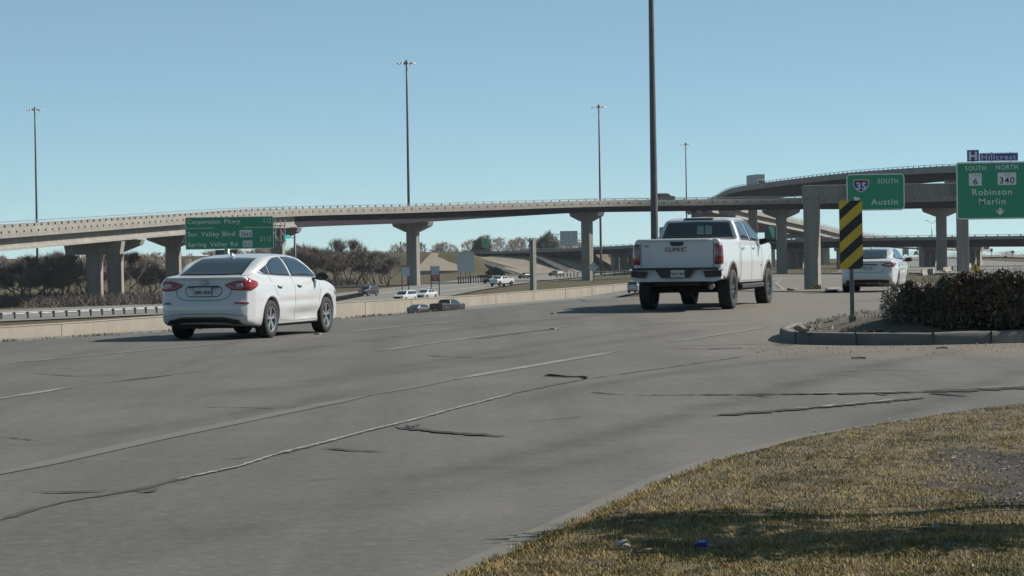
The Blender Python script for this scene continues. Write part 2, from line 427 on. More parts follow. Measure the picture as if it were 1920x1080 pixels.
def worn_line_mat(nm, q):
    m, t, p = _nodes(nm)
    v = coords(t); n1 = noise(t, v, 1.3, 6, 0.75); n2 = noise(t, v, 26.0, 4, 0.8)
    add = N(t, 'ShaderNodeMath', operation='ADD'); t.links.new(n1, add.inputs[0]); t.links.new(n2, add.inputs[1])
    c = ramp(t, add.outputs[0], [(0.0, (0.13, 0.127, 0.12)), (0.93, (0.15, 0.145, 0.138)), (1.0, (0.27, 0.265, 0.25))])
    r = N(t, 'ShaderNodeMapRange'); r.inputs[1].default_value = 0.72; r.inputs[2].default_value = 1.28
    t.links.new(add.outputs[0], r.inputs[0])
    c = ramp(t, r.outputs[0], [(0.22, (0.092, 0.087, 0.080)), (0.75, (0.18 * q, 0.175 * q, 0.165 * q))])
    t.links.new(c, p.inputs['Base Color']); p.inputs['Roughness'].default_value = 0.85; return m
M['line'] = worn_line_mat('worn_white_road_paint', 1.0)
M['faint'] = worn_line_mat('almost_gone_road_paint', 0.52)
M['crack_shade'] = simple('crack_and_painted_shade_dark', (0.020, 0.019, 0.018), 0.95, var=0.4, vscale=20)
M['spall'] = simple('crumbled_crack_edge', (0.34, 0.32, 0.29), 0.95, var=0.5, vscale=25)
M['tar'] = simple('dark_sealant', (0.055, 0.053, 0.05), 0.8, var=0.3, vscale=10)
M['dirt'] = simple('roadside_dirt', (0.17, 0.14, 0.10), 0.95, var=0.3, vscale=4, bmp=0.6)

px_ribbon('lane_line', [(-60, 902), (0, 889), (300, 822), (600, 760), (700, 741)], 0.19, M['faint'])
px_ribbon('lane_line', [(690, 743), (860, 711)], 0.10, M['faint'])
px_ribbon('lane_line', [(850, 713), (900, 703), (1165, 658)], 0.17, M['line'])
px_ribbon('lane_line', [(1250, 643), (1450, 612)], 0.12, M['line'])
px_ribbon('lane_line', [(-40, 757), (0, 748), (160, 722)], 0.15, M['line'])
px_ribbon('lane_line', [(700, 660), (830, 641), (900, 631), (1000, 620)], 0.12, M['line'])
px_ribbon('lane_line', [(0, 683), (200, 664), (350, 650), (480, 640)], 0.12, M['line'])
px_ribbon('lane_line', [(630, 625), (760, 611), (900, 599)], 0.14, M['line'])
px_ribbon('road_joint', [(160, 722), (260, 711), (390, 695)], 0.05, M['tar'], jag=0.01, seed=2)
px_ribbon('road_joint', [(860, 640), (960, 627), (1080, 612)], 0.07, M['tar'], jag=0.01, seed=3)
px_ribbon('road_joint', [(1000, 586), (1250, 582), (1500, 571), (1660, 562)], 0.05, M['tar'], jag=0.01, seed=3)
# long joint with crumbled pale filling
LJ = [(-30, 986), (60, 957), (130, 940), (250, 921), (330, 901), (450, 875), (520, 852), (600, 833), (700, 806), (760, 792), (860, 765), (960, 739), (1040, 722), (1100, 711)]
px_ribbon('road_joint', LJ, 0.05, M['tar'], z=0.005, jag=0.010, seed=4, step=0.12)
px_ribbon('road_joint', [q for q in LJ if 300 < q[0] < 1000], 0.034, M['spall'], z=0.009, jag=0.014, seed=5, step=0.05)
px_ribbon('road_joint', [(520, 852), (600, 833), (700, 806), (760, 792)], 0.035, M['spall'], z=0.011, jag=0.03, seed=6, step=0.05)
px_ribbon('road_joint', [(1100, 711), (1250, 690), (1400, 668)], 0.03, M['tar'], z=0.005, jag=0.008, seed=7, step=0.15)
for i, (pp, wd) in enumerate([
        ([(45, 922), (120, 925), (250, 921)], 0.045), ([(600, 841), (660, 846), (740, 849)], 0.085),
        ([(755, 803), (830, 812), (900, 817), (958, 820)], 0.13), ([(320, 907), (362, 905)], 0.05),
        ([(1180, 742), (1300, 741), (1400, 741), (1500, 740), (1640, 738), (1730, 736), (1800, 733), (1930, 727), (2050, 722)], 'W'),  # widened: shaded faces of the broken step are painted in with the gap
        ([(1335, 781), (1400, 776), (1500, 768), (1600, 759), (1735, 747)], 0.17), ([(1730, 737), (1815, 744)], 0.10),
        ([(1260, 654), (1330, 655), (1400, 653)], 0.10), ([(120, 866), (175, 867)], 0.05), ([(700, 766), (830, 763)], 0.008)]):  # first band here paints the striped marker's shadow on the road
    px_ribbon('road_crack_and_shade', pp, 0.1, M['crack_shade'], z=0.010, jag=0.024, seed=20 + i, step=0.06, widths=([0.05, 0.08, 0.11, 0.14, 0.22, 0.30, 0.34, 0.36, 0.36] if wd == 'W' else [wd * 0.6] + [wd] * (len(pp) - 1)))
for i, pp in enumerate([[(1500, 739), (1640, 737), (1720, 735)], [(1480, 769), (1560, 762), (1690, 750)], [(1780, 732), (1930, 725)], [(1230, 740), (1260, 740)]]):
    px_ribbon('road_crack_and_shade', pp, 0.05, M['spall'], z=0.013, jag=0.05, seed=50 + i, step=0.07)
# fine branching cracks and narrow sealed joints
for i, (pp, wd) in enumerate([([(760, 797), (775, 803), (800, 801)], 0.05), ([(740, 800), (765, 806), (790, 795)], 0.06), ([(255, 921), (275, 926), (300, 912)], 0.04), ([(1400, 741), (1440, 745), (1480, 744)], 0.05), ([(1100, 735), (1180, 742)], 0.05), ([(980, 792), (1110, 780)], 0.02),
        ([(1640, 738), (1660, 742), (1700, 741)], 0.07), ([(390, 866), (470, 858), (560, 854)], 0.02), ([(540, 905), (700, 893)], 0.015), ([(1190, 610), (1330, 604), (1420, 600)], 0.05), ([(60, 700), (140, 706), (260, 702)], 0.03), ([(360, 763), (520, 766), (640, 762)], 0.025),
        ([(800, 667), (900, 672), (990, 668)], 0.05), ([(0, 820), (60, 826), (110, 822)], 0.02), ([(930, 560), (1100, 566), (1240, 560)], 0.05), ([(1530, 700), (1640, 694), (1760, 696)], 0.04)]):
    px_ribbon('road_crack_and_shade', pp, wd, M['tar'], z=0.007, jag=0.02, seed=80 + i, step=0.08)
# soft tyre-darkened wheel tracks
def track_mat():
    m, t, p = _nodes('tyre_darkened_wheel_track'); v = coords(t)
    at = N(t, 'ShaderNodeAttribute'); at.attribute_name = 'wear'
    n1 = noise(t, v, 0.7, 5, 0.7); n2 = noise(t, v, 9.0, 4, 0.8)
    a = N(t, 'ShaderNodeMath', operation='MULTIPLY'); t.links.new(at.outputs['Fac'], a.inputs[0]); t.links.new(ramp(t, n1, [(0.3, (0.1,) * 3), (0.65, (1.0,) * 3)]), a.inputs[1])
    b = N(t, 'ShaderNodeMath', operation='MULTIPLY'); t.links.new(a.outputs[0], b.inputs[0]); t.links.new(ramp(t, n2, [(0.3, (0.45,) * 3), (0.7, (1.0,) * 3)]), b.inputs[1])
    tr = N(t, 'ShaderNodeBsdfTransparent'); mx = N(t, 'ShaderNodeMixShader'); t.links.new(b.outputs[0], mx.inputs[0]); t.links.new(tr.outputs[0], mx.inputs[1]); t.links.new(p.outputs[0], mx.inputs[2])
    p.inputs['Base Color'].default_value = (0.040, 0.039, 0.038, 1); p.inputs['Roughness'].default_value = 0.8
    t.links.new(mx.outputs[0], t.nodes['Material Output'].inputs['Surface']); return m
M['track'] = track_mat()
def wheel_track(pxs, width, strength):
    P = np.array([ghit(*q)[:2] for q in pxs]); L = np.concatenate([[0], np.cumsum(np.linalg.norm(np.diff(P, axis=0), axis=1))]); s = np.linspace(0, L[-1], max(12, int(L[-1] / 0.7)))
    k3 = np.polyfit(L, P[:, 0], min(3, len(P) - 1)), np.polyfit(L, P[:, 1], min(3, len(P) - 1)); x, y = np.polyval(k3[0], s), np.polyval(k3[1], s)
    dx, dy = np.gradient(x), np.gradient(y); l = np.hypot(dx, dy); off = np.linspace(-0.5, 0.5, 13) * width
    G = np.stack([x[:, None] - (dy / l)[:, None] * off[None], y[:, None] + (dx / l)[:, None] * off[None]], -1)
    me = grid_mesh(G[:, :, 0], G[:, :, 1], zf(G[:, :, 0], G[:, :, 1]) + 0.004, 'wheel_track')
    prof = np.exp(-(np.linspace(-1, 1, 13) / 0.42) ** 2) - math.exp(-(1 / 0.42) ** 2); en = np.clip(np.minimum(np.arange(len(s)), len(s) - 1 - np.arange(len(s))) / (len(s) * 0.2), 0, 1)
    w = (en[:, None] * prof[None] * strength * 0.6).ravel(); at = me.attributes.new('wear', 'FLOAT', 'POINT'); at.data.foreach_set('value', w.astype(np.float32))
    tag(link('wheel_track', me, None, M['track'], True), kind='structure')
for pxs, wd_, st_ in (([(120, 1030), (600, 945), (960, 855), (1300, 775), (1600, 695), (1900, 645)], 1.1, 0.75), ([(1560, 815), (1740, 757), (1930, 690)], 1.0, 0.75), ([(900, 775), (1150, 718), (1400, 683), (1700, 655)], 1.0, 0.55),
        ([(200, 790), (700, 705), (1050, 655), (1400, 606)], 1.1, 0.5), ([(-30, 800), (400, 742), (900, 664), (1300, 607)], 1.1, 0.45), ([(150, 700), (600, 650), (1100, 593), (1350, 570)], 1.2, 0.5), ([(-30, 850), (300, 800), (760, 716)], 1.1, 0.5), ([(-20, 1085), (500, 985), (900, 905), (1300, 820)], 1.2, 0.5)):
    wheel_track(pxs, wd_, st_)
# gutter strip along the grass
gp = [flat(q[0], q[1]) for q in KERBPX]
gk = [p + np.array((-0.05, 0.05, 0)) for p in gp]
go = link('gutter', drape_ribbon(gk, 0.30, 0.008, step=0.3, taper=False, widths=[0.15] * 14), None, M['gutter'], True); tag(go, kind='structure')
# raised lawn lip beside the gutter
# ------------------------------------------------------------------ flyovers
class Path:
    def __init__(s, pts, step=3.0):
        P = np.array(pts, float)
        # catmull-rom through the control points
        Q = np.vstack([2 * P[0] - P[1], P, 2 * P[-1] - P[-2]])
        out = []
        for i in range(1, len(Q) - 2):
            n = max(2, int(np.linalg.norm(Q[i + 1] - Q[i]) / step))
            for k in range(n):
                t = k / n
                out.append(0.5 * ((2 * Q[i]) + (-Q[i - 1] + Q[i + 1]) * t + (2 * Q[i - 1] - 5 * Q[i] + 4 * Q[i + 1] - Q[i + 2]) * t * t + (-Q[i - 1] + 3 * Q[i] - 3 * Q[i + 1] + Q[i + 2]) * t ** 3))
        out.append(P[-1]); s.p = np.array(out)
        d = np.gradient(s.p[:, :2], axis=0); d /= np.linalg.norm(d, axis=1)[:, None]
        s.t = d; s.n = np.stack([-d[:, 1], d[:, 0]], -1)
        seg = np.linalg.norm(np.diff(s.p[:, :2], axis=0), axis=1); s.L = np.concatenate([[0], np.cumsum(seg)])
    def at(s, L):
        f = lambda a: np.stack([np.interp(L, s.L, a[:, k]) for k in range(a.shape[1])], -1)
        return f(s.p), f(s.t), f(s.n)
    def find(s, px, a):
        """arc length where the point offset by a projects to photo column px"""
        c = s.p[:, :2] + s.n * a
        v = c[:, 0] * CR[0] + c[:, 1] * CR[1] + (s.p[:, 2] - HCAM) * CR[2]; dd = c[:, 0] * CF[0] + c[:, 1] * CF[1] + (s.p[:, 2] - HCAM) * CF[2]
        u = 960 + F * v / dd
        return float(s.L[int(np.argmin(np.abs(u - px)))])
    def sweep(s, prof, i0=0, i1=None, mb=None, mi=0, dz=None):
        """prof: closed list of (a,z) or function(i)"""
        mb = mb or MB(); i1 = len(s.p) if i1 is None else i1
        base = len(mb.v); k = None
        for i in range(i0, i1):
            pr = prof(i) if callable(prof) else prof
            k = len(pr)
            for a, z in pr:
                mb.v.append((s.p[i, 0] + s.n[i, 0] * a, s.p[i, 1] + s.n[i, 1] * a, s.p[i, 2] + z))
        for i in range(i1 - i0 - 1):
            for j in range(k):
                j2 = (j + 1) % k
                mb.f.append((base + i * k + j, base + i * k + j2, base + (i + 1) * k + j2, base + (i + 1) * k + j)); mb.m.append(mi)
        mb.f.append(tuple(base + j for j in range(k))); mb.m.append(mi)
        mb.f.append(tuple(base + (i1 - i0 - 1) * k + j for j in range(k))[::-1]); mb.m.append(mi)
        return mb

post_me = None
def post_mesh():
    global post_me
    if post_me is None:
        mb = MB(); mb.box((0, 0, 0.13), (0.30, 0.16, 0.36)); mb.box((0, 0, 0.01), (0.30, 0.26, 0.03)); post_me = mb.mesh('rail_post')
        post_me.materials.append(M['railpost'])
    return post_me

def flyover(name, label, path, width, mats, depth, rail=True, posts=100, post_step=3.05, slots=True, kinds=None, group=None, cat='flyover', par_h=0.95, slab=0.45):
    """depth(i) -> girder bottom below rail top; kinds(i) -> 'conc' or 'steel'"""
    root = empty(name, (0, 0, 0), 0, label, cat, group)
    zt = -0.44 if rail else 0.0                    # top of the concrete parapet, relative to path
    zs = zt - par_h                                # road surface side bottom / slab top
    zb = zs - slab
    # deck slab and the far parapet
    mb = MB(); path.sweep([(0.02, zs - 0.02), (width, zs - 0.02), (width, zb + 0.16), (0.10, zb + 0.16)], mb=mb)
    mb.build('deck', mats['deck'], root)
    mb = MB(); path.sweep([(width - 0.35, zt + 0.01), (width + 0.02, zt + 0.01), (width + 0.06, zb + 0.2), (width - 0.35, zb + 0.2)], mb=mb)
    mb.build('far_parapet', mats['par'], root)
    mb = MB(); path.sweep([(0.06, zt), (0.34, zt), (0.40, zs), (0.12, zs - 0.03), (-0.02, zs - 0.03), (-0.02, zs + 0.25)], mb=mb)
    path.sweep([(-0.10, zs - 0.04), (0.30, zs - 0.04), (0.55, zb), (-0.10, zb)], mb=mb)          # the lip of the slab, proud of the parapet
    if slots:
        for L in np.arange(2, path.L[-1] - 2, post_step):
            p, t, n = path.at(L)
            mb.box((p[0] - n[0] * 0.02, p[1] - n[1] * 0.02, p[2] + zs + 0.33), (0.36, 0.16, 0.25), math.atan2(t[1], t[0]), mi=1)
        for L in []:      # formwork joints
            p, t, n = path.at(L)
            mb.box((p[0] - n[0] * 0.03, p[1] - n[1] * 0.03, p[2] + zs + 0.29), (0.04, 0.13, 0.55), math.atan2(t[1], t[0]), mi=2)
    mb.build('parapet', [mats['par'], M['slot'], M['conc_dk']], root)
    # girders: near one in full, others behind
    n = len(path.p)
    runs = []; k0 = 0
    kk = [kinds(i) if kinds else 'steel' for i in range(n)]
    for i in range(1, n + 1):
        if i == n or kk[i] != kk[k0]: runs.append((k0, i, kk[k0])); k0 = i
    for (a0, a1, kd) in runs:
        a1 = min(a1 + (0 if a1 == n else 1), n)
        if kd == 'steel':
            mb = MB()
            for off in (1.0, width / 2 - 0.3, width - 1.6):
                path.sweep(lambda i: [(off, zb + 0.02), (off + 0.5, zb + 0.02), (off + 0.5, -depth(i)), (off, -depth(i))], a0, a1, mb)
                path.sweep(lambda i: [(off - 0.22, -depth(i) + 0.04), (off + 0.72, -depth(i) + 0.04), (off + 0.72, -depth(i) - 0.06), (off - 0.22, -depth(i) - 0.06)], a0, a1, mb)
            mb.build('steel_girders', M['girder'], root)
        else:
            mb = MB()
            for off in (1.0, width / 2 - 0.4, width - 1.9):
                path.sweep(lambda i: [(off, zb + 0.02), (off + 0.8, zb + 0.02), (off + 0.8, -depth(i) + 0.5), (off + 1.25, -depth(i) + 0.32), (off + 1.25, -depth(i)), (off - 0.45, -depth(i)), (off - 0.45, -depth(i) + 0.28), (off, -depth(i) + 0.55)], a0, a1, mb)
            mb.build('concrete_girders', M['conc_dk'], root)
    if rail:
        mb = MB()
        path.sweep([(0.12, 0.0), (0.26, 0.0), (0.26, -0.10), (0.12, -0.10)], mb=mb)
        path.sweep([(width - 0.24, 0.0), (width - 0.10, 0.0), (width - 0.10, -0.10), (width - 0.24, -0.10)], mb=mb)
        mb.build('top_rail', M['rail'], root)
        Ls = np.arange(1.0, path.L[-1] - 0.5, post_step)
        me = post_mesh()
        for q, L in enumerate(Ls[:posts]):
            p, t, nn = path.at(L)
            o = link('rail_post', me, root); o.location = Vector((float(p[0] + nn[0] * 0.19), float(p[1] + nn[1] * 0.19), float(p[2] + zt + 0.0))); o.rotation_euler = (0, 0, math.atan2(t[1], t[0]))
        if len(Ls) > posts:
            mb = MB()
            for L in Ls[posts:]:
                p, t, nn = path.at(L); mb.box((p[0] + nn[0] * 0.19, p[1] + nn[1] * 0.19, p[2] + zt + 0.13), (0.18, 0.16, 0.28), math.atan2(t[1], t[0]))
            tag(mb.build('rail_posts', M['railpost'], root), kind='stuff')
    return root

def hammer_pier(root, path, px, width, depth, colw=2.5, colt=1.3, capd=1.95, capend=0.8, over=0.1, capt=1.9, mat=None, capmat=None, skew=None):
    L = path.find(px, width / 2)
    p, t, n = path.at(L); pn = n; i = int(np.argmin(np.abs(path.L - L)))
    zc = p[2] - depth(i) - 0.10
    c = p[:2] + n * width / 2
    if skew: n = np.array((-math.cos(skew), math.sin(skew))); t = np.array((n[1], -n[0])) * (-1 if False else 1)
    zg = float(zf(c[0], c[1])) - 0.6
    pr = empty('pier', (0, 0, 0), 0, parent=root)
    def xf(a, tt, z): return (c[0] + n[0] * a + t[0] * tt, c[1] + n[1] * a + t[1] * tt, z)
    h = colw / 2
    mb = MB()
    sh = 0.22      # chamfered corners
    poly = [(-h + sh, -colt / 2), (h - sh, -colt / 2), (h, -colt / 2 + sh), (h, colt / 2 - sh), (h - sh, colt / 2), (-h + sh, colt / 2), (-h, colt / 2 - sh), (-h, -colt / 2 + sh)]
    poly = [(-h, -colt / 2), (h, -colt / 2), (h, colt / 2), (-h, colt / 2)]
    k = len(poly); zs_ = [zg, zc - capd + 0.02]
    vs = [xf(a, tt, z) for z in zs_ for a, tt in poly]
    fs = [tuple(range(k))[::-1], tuple(range(k, 2 * k))] + [(j, (j + 1) % k, (j + 1) % k + k, j + k) for j in range(k)]
    mb.add(vs, fs); mb.build('column', mat or M['conc_dk'], pr, bevel=0.08)
    W = width / 2 + over
    mb = MB()
    pol = [(-W, zc), (W, zc), (W, zc - capend), (h + 0.55, zc - capd), (-h - 0.55, zc - capd), (-W, zc - capend)]
    pol = [(-W, zc), (W, zc), (W - 0.35, zc - capend), (h + 0.02, zc - capd), (-h - 0.02, zc - capd), (-W + 0.35, zc - capend)]
    mb.prism(pol, -capt / 2, capt / 2, xf=lambda a, tt, z: xf(a, tt, z)); mb.build('cap', capmat or M['conc_dk'], pr)
    for a in (-W + 1.6, 0, W - 1.6):
        mb = MB(); mb.box(xf(a, 0, zc + 0.06), (0.9, 0.9, 0.13), math.atan2(n[1], n[0]))
        mb.build('bearing_pad', M['conc'], pr)
    return pr

def pt(px, D, y):
    return PX(px, y, D)
# main flyover: long right-hand curve, near rail line read against its posts
mainP = Path([(-81.0, 258, 3.6), (-75.0, 300, 4.5), pt(0, 350, 421), pt(340, 437, 400), pt(540, 492, 387.5), pt(770, 538, 382), pt(1105, 590, 372.5), pt(1300, 605, 370), pt(1500, 613, 367), pt(1800, 618, 361.5), (170, 622, 15.0), (250, 625, 15.4)], 2.5)
Lsw = mainP.find(563, 0.0)
Lk = [mainP.find(q, 0) for q in (0, 340, 563, 770, 1105, 1500, 1800)]
def dmain(i): return float(np.interp(mainP.L[i], Lk, [3.55, 3.6, 3.9, 3.85, 2.95, 2.95, 3.3]))
fly1 = flyover('flyover_bridge', 'long curving flyover across the picture, pale railed parapet over a dark girder on hammerhead piers', mainP, 9.0,
    {'deck': M['conc_dk'], 'par': M['conc']}, dmain, kinds=lambda i: 'conc' if mainP.L[i] < Lsw else 'steel', group='highway flyovers')
for px, kw in ((172, dict(colw=2.3, capend=1.9, capd=2.0)), (216, dict(colw=2.3)), (328, dict(colw=2.4)), (522, dict(colw=2.4)), (770, {}), (1095, {}), (1461, dict(colw=2.2, skew=RAD(35))), (1769, dict(colw=2.2, skew=RAD(35)))):
    hammer_pier(fly1, mainP, px, 9.0, dmain, **kw)
# upper flyover: comes round behind the main one, then towards the right
upP = Path([pt(1290, 850, 392), pt(1318, 800, 377), pt(1340, 768, 366), pt(1372, 745, 350), pt(1445, 700, 338), pt(1575, 640, 322), pt(1697, 590, 312), pt(1793, 560, 307), pt(1950, 525, 301), (140, 470, 18)], 2.5)
def dup_(i): return float(np.interp(upP.L[i], [0, upP.find(1445, 0), upP.find(1600, 0), upP.find(1793, 0)], [3.8, 4.1, 3.9, 3.1]))
fly2 = flyover('flyover_bridge', 'highest flyover, dark and curving, behind the green signs with a box truck on it', upP, 9.0,
    {'deck': M['conc_dk'], 'par': M['conc_dk']}, dup_, slots=False, group='highway flyovers', posts=60, post_step=3.6)
for px in (1358,):
    hammer_pier(fly2, upP, px, 9.0, dup_, colw=2.6, capd=2.6, capend=1.5)
for px in (1411, 1800):
    L = upP.find(px, 4.5); p, t, n = upP.at(L); c = p[:2] + n * 4.5; i = int(np.argmin(np.abs(upP.L - L)))
    pr = empty('pier', parent=fly2); zt_ = p[2] - dup_(i) - 0.1; zg = float(zf(c[0], c[1])) - 0.6
    mb = MB(); mb.box((c[0], c[1], (zt_ - 1.6 + zg) / 2), (2.2, 2.0, zt_ - 1.6 - zg), 0.1); mb.build('column', M['conc_dk'], pr, bevel=0.08)
    mb = MB(); mb.box((c[0], c[1], zt_ - 0.8), (7.0, 2.4, 1.58), math.atan2(n[1], n[0])); mb.build('cap', M['conc_dk'], pr)
# third ramp: pale, descending to the right in the distance
r3P = Path([pt(1340, 700, 372), pt(1385, 760, 384), pt(1450, 800, 399), pt(1530, 850, 417), pt(1600, 900, 433), pt(1720, 970, 446), pt(1860, 1040, 453)], 4)
fly3 = flyover('ramp_bridge', 'pale ramp descending to the right, seen between the flyover columns right of the pickup', r3P, 8.5,
    {'deck': M['conc_dk'], 'par': M['conc']}, lambda i: 3.7, slots=False, kinds=lambda i: 'conc', group='highway flyovers', posts=0, post_step=6.0)
for px in (1440, 1500, 1545, 1580):
    L = r3P.find(px, 4.2); p, t, n = r3P.at(L); c = p[:2] + n * 4.2; pr = empty('pier', parent=fly3); zt_ = p[2] - 3.75; zg = float(zf(c[0], c[1])) - 0.6
    mb = MB(); mb.box((c[0], c[1], (zt_ - 1.5 + zg) / 2), (2.3, 2.6, zt_ - 1.5 - zg), 0.3); mb.build('column', M['conc_dk'], pr)
    mb = MB(); mb.box((c[0], c[1], zt_ - 0.76), (8.4, 2.2, 1.5), math.atan2(n[1], n[0])); mb.build('cap', M['conc_dk'], pr)
# low overpass carrying the cross road
ovP = Path([pt(600, 900, 472), pt(780, 870, 470.5), pt(985, 840, 466.8), pt(1200, 790, 456.5), pt(1450, 750, 447), pt(1640, 728, 442.5), pt(1920, 700, 438.5), (178, 660, 3.8), (240, 610, 3.8)], 3)
Lo = [ovP.find(q, 0) for q in (780, 985, 1200, 1640, 1920)]
def dov(i): return float(np.interp(ovP.L[i], Lo, [1.7, 2.0, 2.95, 3.0, 3.3]))
over = flyover('overpass_bridge', 'low overpass across the background, level deck on stubby bents over the lower highway', ovP, 13.0,
    {'deck': M['conc_dk'], 'par': M['conc_dk']}, dov, slots=False, posts=90, post_step=3.4, cat='bridge', par_h=0.55, slab=0.3)
for px in (1162, 1330, 1480, 1580, 1742, 1818, 2000):
    L = ovP.find(px - 8, 1.8); p, t, n = ovP.at(L); i = int(np.argmin(np.abs(ovP.L - L)))
    pr = empty('pier', parent=over); zt_ = p[2] - dov(i) - 0.08
    for a in (1.8, 5.0, 8.2, 11.4):
        c = p[:2] + n * a; zg = float(zf(c[0], c[1])) - 0.6
        mb = MB(); mb.box((c[0], c[1], (zt_ - 0.9 + zg) / 2), (2.3, 1.3, zt_ - 0.9 - zg), math.atan2(n[1], n[0]) + 0.25); mb.build('column', M['conc_dk'], pr)
    c = p[:2] + n * 6.5
    mb = MB(); mb.box((c[0], c[1], zt_ - 0.45), (13.0, 1.5, 0.9), math.atan2(n[1], n[0])); mb.build('cap', M['conc_dk'], pr)
# sloping concrete aprons and dark walls below the overpass
M['riprap'] = concrete('riprap_concrete', (0.33, 0.285, 0.225), 0.4, 2.0, 0.12)
def slab_px(mb, q4, D4, th=0.5, mi=0, snap=False):
    D4 = [D4[0], D4[1], min(D4[2], ghit(*q4[2])[1] - 0.3) if snap else D4[2], min(D4[3], ghit(*q4[3])[1] - 0.3) if snap else D4[3]]
    P = [PX(q[0], q[1], d) for q, d in zip(q4, D4)]
    B = [p - np.array((0, 0, th)) for p in P]
    mb.add(P + B, [(0, 1, 2, 3), (7, 6, 5, 4), (0, 4, 5, 1), (1, 5, 6, 2), (2, 6, 7, 3), (3, 7, 4, 0)], mi)
for lab, q4, D4, w4 in (
    ('nearest tan concrete slope under the left end of the overpass', [(886, 483), (996, 477), (1085, 514), (1000, 521)], [850, 846, 792, 778], [(872, 482), (893, 482), (1016, 517), (994, 525)]),
    ('middle tan concrete slope under the overpass, left of the tall flyover column', [(1016, 478), (1085, 474), (1146, 509), (1090, 515)], [838, 836, 800, 792], [(996, 477), (1020, 477), (1100, 512), (1076, 519)]),
    ('farthest tan concrete slope under the overpass, right of the tall flyover column', [(1098, 477), (1150, 474), (1200, 503), (1152, 510)], [832, 830, 812, 806], [(1086, 477), (1100, 476), (1156, 508), (1144, 511)])):
    r = empty('slope_paving', (0, 0, 0), 0, lab, 'concrete slope', 'slope paving under the overpass')
    mb = MB(); slab_px(mb, q4, D4); mb.build('slab', M['riprap'], r)
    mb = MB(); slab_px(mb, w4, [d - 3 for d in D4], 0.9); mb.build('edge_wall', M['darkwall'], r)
# left quadrant cone slope
rc = MB(); slab_px(rc, [(809, 474), (886, 475), (905, 507), (775, 508)], [848, 846, 812, 812], 5.5)
tag(rc.build('slope_paving', M['riprap']), 'broad tan slope beside the flyover column with the red sign in front', 'concrete slope', 'slope paving under the overpass')

# ------------------------------------------------------------------ retaining wall
def wall_pt(px, y):
    """point above the wall line at photo column px"""
    k = (px - 960) / F
    # X = k*Y (roll is negligible for X)
    # WA + s*WD : x = wax + s wdx ; y = way + s wdy
    s = (k * WA[1] - WA[0]) / (WD[0] - k * WD[1])
    q = WA + s * WD
    P = PX(px, y, q[1] * 1.0)
    return P
tops = [(-120, 619), (0, 612), (150, 603), (300, 592), (460, 580), (620, 567), (893, 553), (1050, 541), (1190, 530), (1290, 522)]
W3 = []
for q in tops:
    p = wall_pt(*q); zg = min(float(zf(p[0] + 1.2, p[1])), float(zf(p[0], p[1]))) - 0.5
    W3.append((p, zg))
wr = empty('retaining_wall', (0, 0, 0), 0, 'long low pale concrete wall running beyond the road edge towards the interchange', 'wall')
mb = MB(); base = 0
for p, zg in W3:
    for dx, z in ((0, zg), (0, p[2] - 0.16), (-0.06, p[2] - 0.12), (-0.06, p[2]), (0.36, p[2]), (0.36, zg)):
        mb.v.append((p[0] - WN[0] * -0 + WN[0] * dx, p[1] + WN[1] * dx, z))
k = 6
for i in range(len(W3) - 1):
    for j in range(k):
        mb.f.append((i * k + j, i * k + (j + 1) % k, (i + 1) * k + (j + 1) % k, (i + 1) * k + j)); mb.m.append(0)
mb.f.append(tuple(range(k))); mb.m.append(0); mb.f.append(tuple((len(W3) - 1) * k + j for j in range(k))); mb.m.append(0)
mb.build('wall_panel', M['conc_wall'], wr)
mb = MB()
for px in (116, 420, 685, 772, 850, 930, 1000, 1060, 1110, 1150):
    y = float(np.interp(px, [q[0] for q in tops], [q[1] for q in tops])); p = wall_pt(px, y + 0.6)
    mb.box((p[0] + 0.0, p[1] - 0.02, p[2] - 0.95), (0.10, 0.06, 1.9), math.atan2(WD[1], WD[0]))
mb.build('joint', M['conc_dk'], wr)

# ------------------------------------------------------------------ lone column by the wall
def lone_column(name, px, D, ytop, ybase, wpx, dep, rz, label, mat=None, notch=True):
    c = PX(px, ybase, D); top = PX(px, ytop, D)[2]; zg = min(c[2], float(zf(c[0], c[1]))) - 0.5
    r = empty(name, (c[0], c[1], zg), rz, label, 'concrete column')
    mb = MB(); h = top - zg; wd = wpx * D / F
    if notch:
        mb.prism([(-wd / 2, 0), (wd / 2, 0), (wd / 2, h), (wd / 4, h), (wd / 4, h - 1.3), (-wd / 12, h - 1.3), (-wd / 12, h), (-wd / 2, h)], -dep / 2, dep / 2)
    else: mb.box((0, 0, h / 2), (wd, dep, h))
    mb.build('shaft', mat or M['conc'], r, bevel=0.04)
    mb = MB()
    for z in np.arange(1.6, h - 0.5, 1.8): mb.box((0, 0, z), (wd + 0.03, dep + 0.03, 0.035))
    mb.build('formwork_lines', M['conc_dk'], r)
    return r
lone_column('bent_column', 1000, 460, 446, 541, 8.5, 0.95, RAD(-38), 'lone square concrete column standing behind the wall with a notched top', notch=True)

